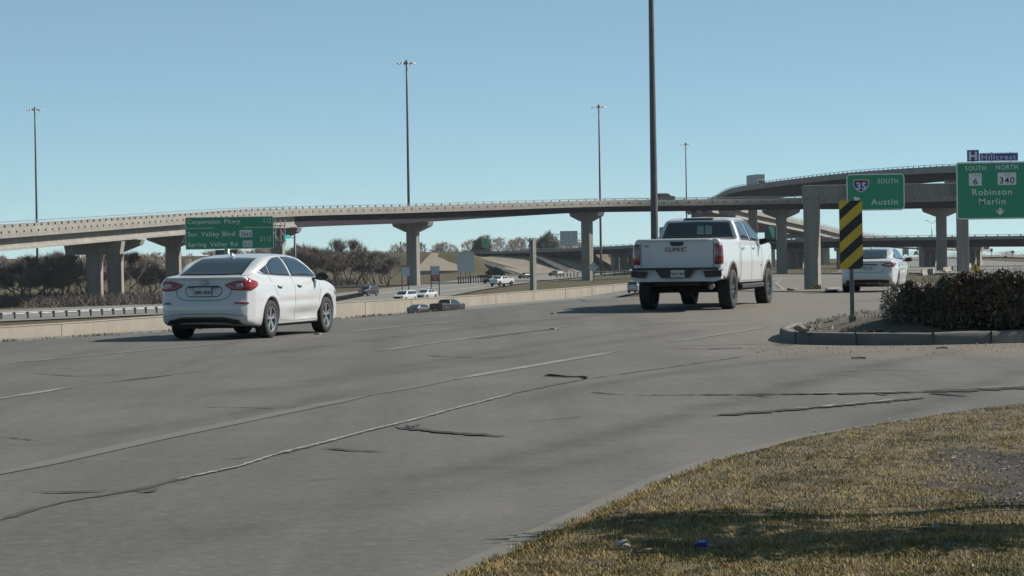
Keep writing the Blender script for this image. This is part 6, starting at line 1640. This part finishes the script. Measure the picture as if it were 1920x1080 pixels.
# hospital plaque on top
s3 = Sign('hospital_sign', 'small blue sign reading H and Hillcrest on top of the large green sign', 1836.5, 286.5, 1909, 302, DB, M['blue'], None, 'road sign', r=0.03, t=0.04)
s3.text('Hillcrest', 1840.5, 1905, 289.5, 299)
mb = MB(); a = s3.loc(1824.5, 291.2, 0); mb.box((a[0], 0.03, a[2]), (22 * s3.k, 0.06, 21.5 * s3.k)); mb.build('letter_panel', M['blue'], s3.root)
s3.text('H', 1816.5, 1832, 283.5, 299.5, bold=0.04, off=-0.012)
mb = MB()
for x in (1824, 1860, 1895): a = s3.loc(x, 302, 0); mb.box((a[0], 0.12, a[2] + 0.1), (0.06, 0.05, 1.0))
mb.build('bracket', M['galv'], s3.root)
# sign hangers
for s, xs in ((s1, (1605, 1678)), (s2, (1812, 1862, 1915))):
    for x in xs:
        mb = MB(); a = s.loc(x, s.cy, 0); mb.box((a[0], 0.13, 0), (0.10, 0.14, s.h * 0.92)); b = s.loc(x, 360, 0); mb.box((a[0], 0.36, b[2]), (0.12, 0.50, 0.14)); mb.build('hanger', M['galv'], s.root)

# distance sign at the left on its cantilever mast
DL = 262.0
s4 = Sign('distance_sign', 'long green sign listing Corporation Pkwy, Sun Valley Blvd and Spring Valley Rd above the sedan', 347.5, 406.5, 513, 467, DL, M['green'], None, r=0.12, t=0.05)
_t4 = s4.text
s4.text = lambda *a, **k: _t4(*a, **k) if (len(a) > 5 or 'bold' in k) else _t4(*a, bold=0.016)
s4.text('Corporation', 352, 413, 411, 419); s4.text('Pkwy', 421, 451, 411, 419)
s4.text('1/2', 495, 509, 410.5, 419.5, bold=0.0); s4.text('2', 487, 492, 445, 453); s4.text('1/2', 495, 508, 445, 453, bold=0.0)
s4.text('Sun', 352, 368.5, 434, 442.5); s4.text('Valley', 377, 411, 434, 442.5); s4.text('Blvd', 417, 440.5, 434, 442.5)
s4.text('Spring', 352, 387, 453.5, 461.5); s4.text('Valley', 393, 426, 453.5, 461.5); s4.text('Rd', 432, 445, 453.5, 461.5)
for a, b in ((349.5, 402), (457, 511.5)): s4.shape('divider', [(a, 426.6), (b, 426.6), (b, 427.6), (a, 427.6)], M['signwhite'])
block(s4, 449, 431.5, 473, 445, '2063', None, 451.5, 471, 436, 443); block(s4, 455, 451.5, 473, 464, '2113', None, 457, 471, 455, 462)
sp = empty('sign_mast', PX(425, 470, DL + 0.6), 0, 'grey cantilever mast and truss arm behind the long green sign', 'sign mast')
base = sp.location; zg = float(zf(base.x, base.y)) - 0.3 - base.z
mb = MB(); mb.tube([(0, 0.4, zg), (0, 0.4, 3.2)], [0.32, 0.25], 16); mb.build('mast', M['galv'], sp, True)
mb = MB(); k = DL / F
xa, xb = (340 - 425) * k, (536 - 425) * k
for z in (0.9, 2.4):
    for y in (0.15, 0.85): mb.tube([(xa, y, z), (xb, y, z)], 0.05, 6)
mb.build('arm', M['galv'], sp)
mb = MB(); n = 14
for i in range(n):
    x0_, x1_ = xa + (xb - xa) * i / n, xa + (xb - xa) * (i + 1) / n
    mb.tube([(x0_, 0.15, 0.9 if i % 2 else 2.4), (x1_, 0.15, 2.4 if i % 2 else 0.9)], 0.028, 5)
    mb.tube([(x0_, 0.85, 2.4 if i % 2 else 0.9), (x1_, 0.85, 0.9 if i % 2 else 2.4)], 0.028, 5)
mb.build('lattice', M['galv'], sp)
mb = MB(); 
for x in (517, 527, 535): mb.tube([((x - 425) * k, 0.1, 3.0), ((x - 425) * k, 0.1, 0.4)], 0.045, 6)
mb.build('sign_bracket', M['galv'], sp)
# back of another small sign seen below the big one
b5 = Sign('blank_road_sign', 'dark back of a small sign just above the sedan roof', 404, 468.5, 444, 478, DL + 30, M['poledk'], None, border=False, r=0.05)
mb = MB(); mb.tube([(0, 0.1, 0), (0, 0.1, -6.5)], 0.08, 8); mb.build('post', M['galv'], b5.root)
# pole with lit green signal between the sign and the trees
tsD = 470.0; g = PX(553, 470, tsD)
ts = empty('signal_pole', (g[0], g[1], float(zf(g[0], g[1])) - 0.2), 0, 'dark pole with a bright green panel on its arm beside the central trees', 'signal pole')
z0 = ts.location.z; zt = PX(553, 440, tsD)[2] - z0
mb = MB(); mb.tube([(0, 0, 0), (0, 0, zt)], [0.25, 0.18], 8); mb.build('pole', M['poledk'], ts, True)
mb = MB(); mb.tube([(0, 0, zt - 0.6), (-1.7, 0, zt - 0.35)], 0.07, 6); mb.build('arm', M['poledk'], ts)
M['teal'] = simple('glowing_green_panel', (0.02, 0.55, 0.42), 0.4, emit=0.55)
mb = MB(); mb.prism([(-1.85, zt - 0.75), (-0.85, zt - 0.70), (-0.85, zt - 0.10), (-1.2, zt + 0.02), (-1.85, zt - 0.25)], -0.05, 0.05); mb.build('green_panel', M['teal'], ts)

# ------------------------------------------------------------------ small signs on the lower highway
def post_sign(name, label, x0, y0, x1, y1, D, mat, ybase, posts, group=None, cat='road sign', border=False, extra=None):
    s = Sign(name, label, x0, y0, x1, y1, D, mat, group, cat, r=0.04 * (x1 - x0) * D / F, border=border, t=0.06)
    cz = s.root.location.z
    for x in posts:
        a = s.loc(x, 0, 0)[0]; wx = s.root.location.x + a
        zg = float(zf(wx, D)) - 0.3 - cz
        mb = MB(); mb.box((a, 0.12, (zg + s.h / 2) / 2), (0.16, 0.12, s.h / 2 - zg)); mb.build('post', M['poledk'], s.root)
    return s
post_sign('blank_road_sign', 'large blank grey sign back on three posts beside the lower highway', 857, 473, 888.5, 511, 560, M['backpanel'], 523, (863, 873, 881), 'backs of highway signs', 'sign back')
post_sign('blank_road_sign', 'small grey sign back in front of the central flyover column', 753, 501, 768, 518, 430, M['backpanel'], 540, (753.5, 766), 'backs of highway signs', 'sign back')
post_sign('blank_road_sign', 'small grey sign back directly above the dark red sign', 808.5, 499, 823.5, 514, 430, M['backpanel'], 548, (808, 823), 'backs of highway signs', 'sign back')
s6 = post_sign('red_sign', 'dark red sign between two thin posts right of the central flyover column', 808, 515.5, 823.5, 527, 429.4, M['red'], 548, ())
s6.text('WRONG', 810, 822, 517.3, 520.5, bold=0.0); s6.text('WAY', 812.5, 819.5, 522, 525.2, bold=0.0)
for x in (808, 823.4):
    a = s6.loc(x, 0, 0)[0]; mb = MB(); mb.box((a, 0.1, 0.1), (0.14, 0.1, s6.h + 0.3)); mb.build('post', M['poledk'], s6.root)
s7 = post_sign('green_sign', 'tiny green sign standing on the overpass left of the lone column', 904.5, 447, 915.5, 463.5, 862, M['green'], 468, (910,), border=True)
for r0 in (450, 454.5, 459): s7.text('EXIT' if r0 > 458 else ('Waco' if r0 < 452 else 'North'), 906.5, 913.5, r0, r0 + 2.6, bold=0.0) if False else None
s8 = post_sign('diamond_sign', 'grey back of a diamond sign right of the tall flyover column', 1105, 494, 1119, 508, 560, M['backpanel'], 521, (1112,), 'backs of highway signs', 'sign back'); 
s8.panel.rotation_euler = (0, PI / 4, 0)
s9 = post_sign('diamond_sign', 'yellow diamond warning sign with a black symbol above the hedge', 1822, 496.5, 1835.5, 510, 245, M['yellow'], 520, (1829,), None)
s9.panel.rotation_euler = (0, PI / 4, 0)
s9.shape('symbol', [(1827.6, 509), (1827.6, 503), (1825.6, 500.5), (1827, 499.5), (1828.3, 501.2), (1828.3, 497.5), (1830.4, 497.5), (1830.4, 503.5), (1830.0, 509)], M['black'], -0.012)
# sign bridge seen from behind
gD = 690.0; g = PX(1066, 447, gD)
sg = empty('sign_gantry', g, 0, 'grey sign gantry seen from behind next to the tall flyover column', 'sign gantry'); k = gD / F; z0 = g[2]
mb = MB(); mb.box(((1066.5 - 1066) * k, -0.2, 0), (33 * k, 0.12, 28 * k)); mb.build('panel', M['backpanel'], sg)
mb = MB()
for z in (1.15, -0.55):
    for y in (0.2, 1.0): mb.tube([((1030 - 1066) * k, y, z), ((1098 - 1066) * k, y, z)], 0.09, 6)
mb.build('arm', M['galv'], sg)
mb = MB()
for i in range(12):
    x0_ = (1030 + i * 5.6 - 1066) * k; mb.tube([(x0_, 0.2, 1.15 if i % 2 else -0.55), (x0_ + 5.6 * k, 0.2, -0.55 if i % 2 else 1.15)], 0.05, 5)
for x in (1056, 1066, 1076): mb.box(((x - 1066) * k, -0.32, 0), (0.12, 0.1, 28 * k))
mb.build('lattice', M['galv'], sg)
mb = MB(); xx = (1094 - 1066) * k; mb.tube([(xx, 0.6, float(zf(g[0] + xx, gD)) - z0 - 0.3), (xx, 0.6, 1.6)], 0.35, 12); mb.build('mast', M['galv'], sg, True)
# far signs at the right
for lab, x0, y0, x1, y1, D, ps in (
    ('largest of the tiny far sign backs, just right of the bridge columns', 1826, 464, 1834.5, 473, 1000, (1828, 1833)),
    ('tiny far sign back, middle one right of the bridge columns', 1856.5, 466, 1861.5, 472, 1000, (1859,)),
    ('tiny wide far sign back nearest the right edge', 1896, 470, 1901.5, 474.5, 1000, (1898.5,)),
    ('low far sign back on the crest of the far road', 1882.5, 480, 1888.5, 482.5, 900, (1885,))):
    post_sign('blank_road_sign', lab, x0, y0, x1, y1, D, M['poledk'], 480, ps, 'tiny far signs at the right', 'sign back')

# ------------------------------------------------------------------ high masts
def high_mast(px, D, ytop, label, r0, r1, crown=True, ringr=1.7, ydir=None, pxbase=None):
    top = PX(px, ytop, D); X, Y = float(top[0]), float(top[1]); zg = float(zf(X, Y)) - 0.2
    r = empty('high_mast_light', (X, Y, zg), 0, label, 'light mast', 'high mast lights'); h = float(top[2]) - zg
    mb = MB(); nseg = 8
    mb.tube([(0, 0, h * i / nseg) for i in range(nseg + 1)], [r0 + (r1 - r0) * i / nseg for i in range(nseg + 1)], 14); mb.build('pole', M['poledk'], r, True)
    mb = MB(); mb.lathe([(ringr * 0.62, h - 0.45), (ringr * 0.66, h - 0.36), (ringr * 0.62, h - 0.28), (ringr * 0.58, h - 0.36)], 24, closed=True)
    for k in range(3): a = k * 2 * PI / 3; mb.tube([(0, 0, h - 0.1), (ringr * 0.62 * math.cos(a), ringr * 0.62 * math.sin(a), h - 0.36)], 0.05, 5)
    mb.lathe([(0.001, h + 0.35), (0.18, h + 0.25), (0.32, h - 0.1), (0.32, h - 0.5), (r1, h - 0.6)], 12)
    mb.build('lamp_ring', M['poledk'], r)
    lm = MB(); lm.lathe([(0.001, 0.12), (0.18, 0.10), (0.30, -0.05), (0.33, -0.16), (0.001, -0.20)], 12); lm.tube([(-0.45, 0, 0.05), (-0.15, 0, 0.05)], 0.05, 5); lm = lm.mesh('luminaire'); lm.materials.append(M['galv'])
    for k in range(8):
        a = k * PI / 4 + 0.2; o = link('luminaire', lm, r); o.location = (ringr * math.cos(a), ringr * math.sin(a), h - 0.42); o.rotation_euler = (0, 0, a)
    return r
high_mast(65, 650, 203, 'high mast light at the far left of the picture', 0.34, 0.16)
high_mast(762, 560, 115, 'tallest looking high mast light with its lamp ring, above the central flyover column', 0.36, 0.17)
high_mast(1122.5, 700, 198, 'high mast light rising just left of the thick nearby pole', 0.34, 0.16)
high_mast(1285.5, 950, 269, 'smallest high mast light, right of the thick nearby pole', 0.34, 0.16)
# the near one: top out of frame
top = PX(1212.6, -480, 250); bx = PX(1227.5, 470, 250)
high_mast(1214, 250, -455, 'thick dark pole rising out of the frame behind the white pickup', 0.385, 0.13)
# lamps on the overpass
def twin_lamp(px, D, ytop, ybase, label, arm=2.2):
    top = PX(px, ytop, D); b = PX(px, ybase, D); r = empty('street_lamp', b, 0, label, 'street lamp', 'slender lamps around the overpass'); h = top[2] - b[2]
    mb = MB(); mb.tube([(0, 0, 0), (0, 0, h * 0.80)], [0.13, 0.09], 8); mb.build('pole', M['galv'], r, True)
    for s in (-1, 1):
        mb = MB(); mb.tube([(0, 0, h * 0.78), (s * arm * 0.6, 0, h * 0.95), (s * arm, 0, h)], 0.06, 6); mb.box((s * arm * 1.1, 0, h), (0.7, 0.3, 0.12)); mb.build('arm', M['galv'], r)
twin_lamp(1747.5, 715, 413, 447, 'V-armed lamp on the overpass between the two green signs', 1.3)
twin_lamp(1841, 1500, 464, 482, 'faint thin twin lamp far off behind the tiny signs', 2.0)
p_ = PX(751, 470, 900); r = empty('utility_pole', (p_[0], p_[1], float(zf(p_[0], 900)) - 0.3), 0, 'thin short pole on the skyline just left of the central flyover column', 'pole')
mb = MB(); hh = PX(751, 453, 900)[2] - r.location.z; mb.tube([(0, 0, 0), (0, 0, hh)], [0.18, 0.12], 8); mb.build('shaft', M['poledk'], r, True)
mb = MB(); mb.box((0, 0, hh - 0.4), (0.5, 0.3, 0.8)); mb.build('box', M['poledk'], r)

# hazard stripes at the foot of the concrete frame
hz_ = Sign('hazard_panel', 'small yellow and black striped panel at the foot of the concrete frame', 1524.5, 534.5, 1539.5, 549.5, DS - 1.0, M['yellow'], None, 'marker sign', r=0.01, border=False, thick=0.02, yaw=RAD(-4))
mb = MB()
for a0 in (-0.9, -0.45, 0.0, 0.45, 0.9):
    P = [(-hz_.w / 2, -hz_.h / 2), (hz_.w / 2, -hz_.h / 2), (hz_.w / 2, hz_.h / 2), (-hz_.w / 2, hz_.h / 2)]
    P = clip_poly(P, 1, 1, a0 * hz_.w + 0.06); P = clip_poly(P, -1, -1, -(a0 * hz_.w - 0.07))
    if len(P) > 2: mb.add([(a, -0.004, b) for a, b in P], [tuple(range(len(P)))])
mb.build('black_stripes', M['black'], hz_.root, recalc=False)

# ------------------------------------------------------------------ things lying on the road
def rubber_strip():
    pts = [(1022, 706), (1030, 705.5), (1045, 706.5), (1065, 707.5), (1085, 707.5), (1095, 708.5), (1101, 711)]
    P = [flat(*q) for q in pts]; mb = MB(); v = []
    for i, p in enumerate(P):
        z = 0.016 + 0.008 * math.sin(i * 1.3); 
        for dx, dz in ((-0.03, 0.0), (0.03, 0.0), (0.03, z), (-0.03, z)): mb.v.append((p[0] + dx * 0.3, p[1] + dx * 1.3, 0.006 + dz))
    for i in range(len(P) - 1):
        for j in range(4): mb.f.append((i * 4 + j, i * 4 + (j + 1) % 4, (i + 1) * 4 + (j + 1) % 4, (i + 1) * 4 + j)); mb.m.append(0)
    mb.f += [(0, 1, 2, 3), tuple(4 * (len(P) - 1) + j for j in (3, 2, 1, 0))]; mb.m += [0, 0]
    return tag(mb.build('rubber_strip', M['tyre'], bevel=0.004), 'black curled strip of tyre rubber lying on the open road', 'road debris')
rubber_strip()
def marker(px, py, label):
    g = ghit(px, py); mb = MB(); mb.prism([(-0.06, 0), (0.06, 0), (0.035, 0.022), (-0.035, 0.022)], -0.06, 0.06)
    o = mb.build('road_stud', M['conc'], None, bevel=0.004); o.location = (float(g[0]), float(g[1]), float(g[2]) + 0.004); o.rotation_euler = (0, 0, -RANG); tag(o, label, 'road stud', 'raised road studs')
marker(1037, 588.5, 'pale road stud nearest the pickup shadow tip'); marker(1037, 617.5, 'pale road stud on the lane line in mid road'); marker(596, 627, 'pale road stud by the front wheel of the nearest sedan'); marker(1564, 543, 'bright road stud beside the second white sedan, left of the post')
# litter on the lawn
M['bluelitter'] = simple('crumpled_blue_plastic', (0.06, 0.08, 0.55), 0.4, var=0.3, vscale=40)
M['whitelitter'] = simple('crumpled_white_paper', (0.42, 0.40, 0.40), 0.7, var=0.2, vscale=30)
def litter(name, px, py, r, mat, label, seed, zoff=0.045):
    b = bmesh.new(); bmesh.ops.create_icosphere(b, subdivisions=2, radius=r); rng = random.Random(seed)
    for v in b.verts: v.co *= 1 + rng.gauss(0, 0.33); v.co.z *= 0.6
    me = bpy.data.meshes.new(name); b.to_mesh(me); b.free(); g = flat(px, py, 0.08); o = link(name, me, None, mat); o.location = (float(g[0]), float(g[1]), 0.055 + zoff); tag(o, label, 'litter')
litter('plastic_litter', 1317, 1029, 0.030, M['bluelitter'], 'crumpled bright blue plastic scrap on the shaded grass', 3)
litter('paper_litter', 1165, 1026, 0.028, M['whitelitter'], 'crumpled whitish paper scrap on the shaded grass left of the blue one', 4)
litter('paper_litter', 1755, 996, 0.018, M['whitelitter'], 'small pale paper scrap in the grass at the lower right', 5)
# grit swept along the kerb
rng = np.random.RandomState(77); n = 900
gx = rng.uniform(X_at(1380, 38), X_at(1990, 38), n); gy = 38.0 - np.abs(rng.randn(n)) * 1.8 - 0.2 - (gx - 4) * 0.02
r_ = rng.uniform(0.004, 0.016, n) * (1 + (rng.rand(n) > 0.95) * 1.0)
T = np.array([(1, 0, 0), (-0.5, 0.87, 0), (-0.5, -0.87, 0), (0, 0, 1.1)]); V = (np.stack([gx, gy, np.full(n, 0.004)], -1)[:, None] + T[None] * r_[:, None, None]).reshape(-1, 3)
i = np.arange(n)[:, None] * 4; Fc = np.concatenate([np.hstack([i, i + 1, i + 3]), np.hstack([i + 1, i + 2, i + 3]), np.hstack([i + 2, i, i + 3])])
tag(link('road_grit', np_mesh(V, Fc, 'road_grit'), None, M['dirt']), 'small stones and grit swept along the island kerb', 'grit', kind='stuff')
for px, py, w_, lb in ((1766, 655, 0.16, 'short dark stick lying on the road below the hedge'), (1610, 674, 0.18, 'thin dark stick on the road in front of the island')):
    g = flat(px, py); mb = MB(); mb.tube([(-w_ * 0.5, 0, 0.02), (0, 0.02, 0.024), (w_ * 0.5, 0.01, 0.018)], 0.013, 6); o = mb.build('stick', M['bark'], None); o.location = (float(g[0]), float(g[1]), 0.0); tag(o, lb, 'stick')
# ------------------------------------------------------------------ distant traffic
HW = math.atan2(WD[0], WD[1])            # heading of the lower highway
SUV = dict(CRUZE); SUV.update(H=1.72, r=0.36, L=4.75,
    side=[(-2.1, 0.30), (-2.36, 0.36), (-2.38, 0.70), (-2.34, 0.95), (-2.30, 1.15), (-1.0, 1.15), (0.9, 1.10), (1.12, 1.12), (1.5, 1.10), (2.0, 1.02), (2.28, 0.86), (2.34, 0.60), (2.30, 0.32), (1.9, 0.26), (-1.9, 0.26)],
    gside=[(-2.34, 1.0), (-2.28, 1.25), (-2.05, 1.62), (-1.8, 1.70), (-0.3, 1.74), (0.3, 1.71), (0.62, 1.60), (1.25, 1.10), (1.25, 1.0)],
    front=[(z * 1.13, y * 1.03) for z, y in CRUZE['front']], gfront=[(0.95, 0.90), (1.15, 0.86), (1.4, 0.80), (1.6, 0.72), (1.70, 0.6), (1.745, 0.0)],
    gplan=[(-2.35, 0.0), (-2.34, 0.60), (-2.1, 0.76), (-1.3, 0.84), (0.5, 0.86), (1.2, 0.80), (1.3, 0.0)], dents=[], w=1.86)
def far_sedan(label, px, D, heading, paint, sp=CRUZE, z=None, flip=False, cat='car', h=0.05, group='traffic on the lower highway'):
    X = X_at(px, D); zz = float(zf(X, D)) + 0.06 if z is None else z
    return build_sedan(label, sp, h, (X, D, zz), heading + (PI if flip else 0), paint, detail=0, tail='other', rim='alloy', group=group, cat=cat)
def far_suv(label, px, D, heading, paint, z=None, flip=False, group='traffic on the lower highway'):
    X = X_at(px, D); zz = float(zf(X, D)) + 0.06 if z is None else z
    root = empty('suv', (X, D, zz), PI / 2 - heading - (PI if flip else 0), label, 'suv', group)
    B = Body(sedan_fn(SUV), ((-2.55, 2.55), (-1.06, 1.06), (0.15, 1.85)), 0.05); B.build('body', [M[paint]], root)
    for ax in SUV['axles']:
        for s in (-1, 1): wheel(root, ax, s * 0.80, 0.36, 0.23, M['alloy'], side=s)
    P = B.patch
    P('rear_window', M['glass'], root, [(-2.3, 0.66, 1.18), (-2.3, -0.66, 1.18)], [(-2.1, 0.58, 1.58), (-2.1, -0.58, 1.58)], 10, 6, off=0.015)
    P('windscreen', M['glass'], root, [(1.2, 0.68, 1.15), (1.2, -0.68, 1.15)], [(0.66, 0.58, 1.56), (0.66, -0.58, 1.56)], 10, 6, off=0.015)
    for s in (-1, 1):
        P('side_window', M['sideglass'], root, [(-2.0, s, 1.20), (0.95, s, 1.17)], [(-1.9, s, 1.56), (0.4, s, 1.58), (0.60, s, 1.50)], 12, 5, off=0.015, cast=(0, -s, 0))
        P('tail_lamp', M['lampdk'], root, [(-2.33, s * 0.62, 0.90), (-2.25, s * 0.88, 0.90)], [(-2.30, s * 0.66, 1.12), (-2.2, s * 0.86, 1.12)], 5, 4, off=0.02)
        P('headlamp', M['lampclear'], root, [(2.28, s * 0.50, 0.78), (2.05, s * 0.86, 0.80)], [(2.22, s * 0.50, 0.90), (1.98, s * 0.84, 0.93)], 5, 4, off=0.02)
    P('grille', M['trim'], root, [(2.3, 0.42, 0.50), (2.3, -0.42, 0.50)], [(2.25, 0.42, 0.86), (2.25, -0.42, 0.86)], 5, 4, off=0.02)
    return root
far_sedan('dark sedan half hidden by the road edge, left of the dark pickup', 786, 338, HW, 'grey_paint')
def far_pickup(label, px, D, heading, paint, flip=False, h=0.055):
    X = X_at(px, D); return build_pickup(label, h, (X, D, float(zf(X, D)) + 0.06), heading + (PI if flip else 0), paint, detail=1, group='traffic on the lower highway', plate=None, badge=False)
far_pickup('dark pickup half hidden by the road edge, right of the dark sedan', 838, 338, HW + 0.05, 'dark_paint')
far_suv('white oncoming suv behind the low concrete wall', 758, 372, HW, 'white_paint', flip=True)
far_sedan('white oncoming sedan just right of the white suv behind the wall', 798, 395, HW, 'white_paint2', flip=True)
far_suv('dark suv with pale side farther along the lower highway, left of the white suv', 689, 432, HW, 'dark_paint', flip=True)
far_pickup('white oncoming pickup far down the lower highway left of the lone column', 940, 520, HW + 0.15, 'white_paint', flip=True)
far_suv('dark oncoming suv close behind the far white pickup', 921, 560, HW + 0.15, 'dark_paint', flip=True)
far_sedan('dark car with a white bonnet just left of the lone column', 986, 640, HW + 0.3, 'dark_paint', flip=True)
far_sedan('tiny dark car right of the lone column on the far highway', 1042, 690, HW + 0.35, 'dark_paint', flip=True)
far_suv('small silver suv driving away on the lower road, left of the pickup wheels', 1194, 375, HW - 0.08, 'silver_paint')
# on the flyovers
L = mainP.find(1249, 4.0); p, t, n = mainP.at(L); c = p[:2] + n * 4.0
far_suv('dark suv on the long flyover, right of the thick pole', 1249, float(c[1]), math.atan2(t[0], t[1]), 'dark_paint', z=float(p[2]) - 0.62 - 0.0, group=None)
L = upP.find(1417, 4.5); p, t, n = upP.at(L); c = p[:2] + n * 4.5
M['boxwhite'] = simple('grey_white_box_body', (0.42, 0.44, 0.46), 0.5, var=0.06)
def box_truck(label, x, y, z, hd, Lb=6.2, Hb=3.6, W=2.4, group=None):
    r = empty('box_truck', (x, y, z), PI / 2 - hd, label, 'truck', group)
    mb = MB(); mb.box((-0.6, 0, 0.9 + (Hb - 0.9) / 2), (Lb, W, Hb - 0.9)); mb.build('box_body', M['boxwhite'], r, bevel=0.05)
    mb = MB(); x0 = Lb / 2 - 0.55
    mb.prism([(x0, 0.5), (x0 + 2.2, 0.5), (x0 + 2.2, 1.3), (x0 + 1.5, 1.5), (x0 + 1.0, 2.4), (x0, 2.5)], -1.05, 1.05); cb = mb.build('cab', M['white_paint'], r, bevel=0.06)
    mb = MB(); mb.prism([(x0 + 1.03, 2.32), (x0 + 1.52, 1.52), (x0 + 1.56, 1.54), (x0 + 1.07, 2.34)], -0.9, 0.9); mb.build('windscreen', M['glass'], cb)
    for s in (-1, 1):
        mb = MB(); mb.prism([(x0 + 0.2, 1.55), (x0 + 1.3, 1.5), (x0 + 0.95, 2.25), (x0 + 0.2, 2.3)], s * 1.055 - 0.008, s * 1.055 + 0.008); mb.build('side_window', M['sideglass'], cb)
        for ax in (-2.4, x0 + 1.1): wheel(r, ax, s * 1.0, 0.48, 0.28, M['rail'], side=s)
    mb = MB(); mb.box((0, 0, 0.72), (Lb + 1, 0.9, 0.3)); mb.build('chassis', M['under'], r)
    return r
box_truck('pale box truck on the highest flyover, left of the green signs', float(c[0]), float(c[1]), float(p[2]) - 1.31, math.atan2(t[0], t[1]), 12.0, 4.0)
# right-hand distance
box_truck('tiny pale truck far up the right-hand road beside the second sedan', X_at(1698, 1050), 1050, PX(1698, 479.5, 1050)[2], RAD(10), 4.5, 3.5)
far_suv('tiny grey suv far up the right-hand road, left of its twin', 1718, 1150, RAD(15), 'grey_paint', z=float(PX(1718, 478.5, 1150)[2]), group='tiny far cars at the right')
far_suv('tiny grey suv far up the right-hand road, nearest the bridge column', 1728, 1150, RAD(15), 'dark_paint', z=float(PX(1728, 478, 1150)[2]), group='tiny far cars at the right')

# ------------------------------------------------------------------ the air between the camera and the interchange
HZD = 0.00005
mb = MB(); mb.box((0, 1750, 18.0), (10400, 3800, 62.0))
hz = mb.mesh('haze'); m = bpy.data.materials.new('thin_winter_haze'); m.use_nodes = True; t = m.node_tree; t.nodes.clear()
o_ = t.nodes.new('ShaderNodeOutputMaterial'); pv = t.nodes.new('ShaderNodeVolumePrincipled'); pv.inputs['Color'].default_value = (0.82, 0.88, 0.95, 1); pv.inputs['Density'].default_value = HZD
t.links.new(pv.outputs[0], o_.inputs['Volume'])
tag(link('haze', hz, None, m), kind='stuff')
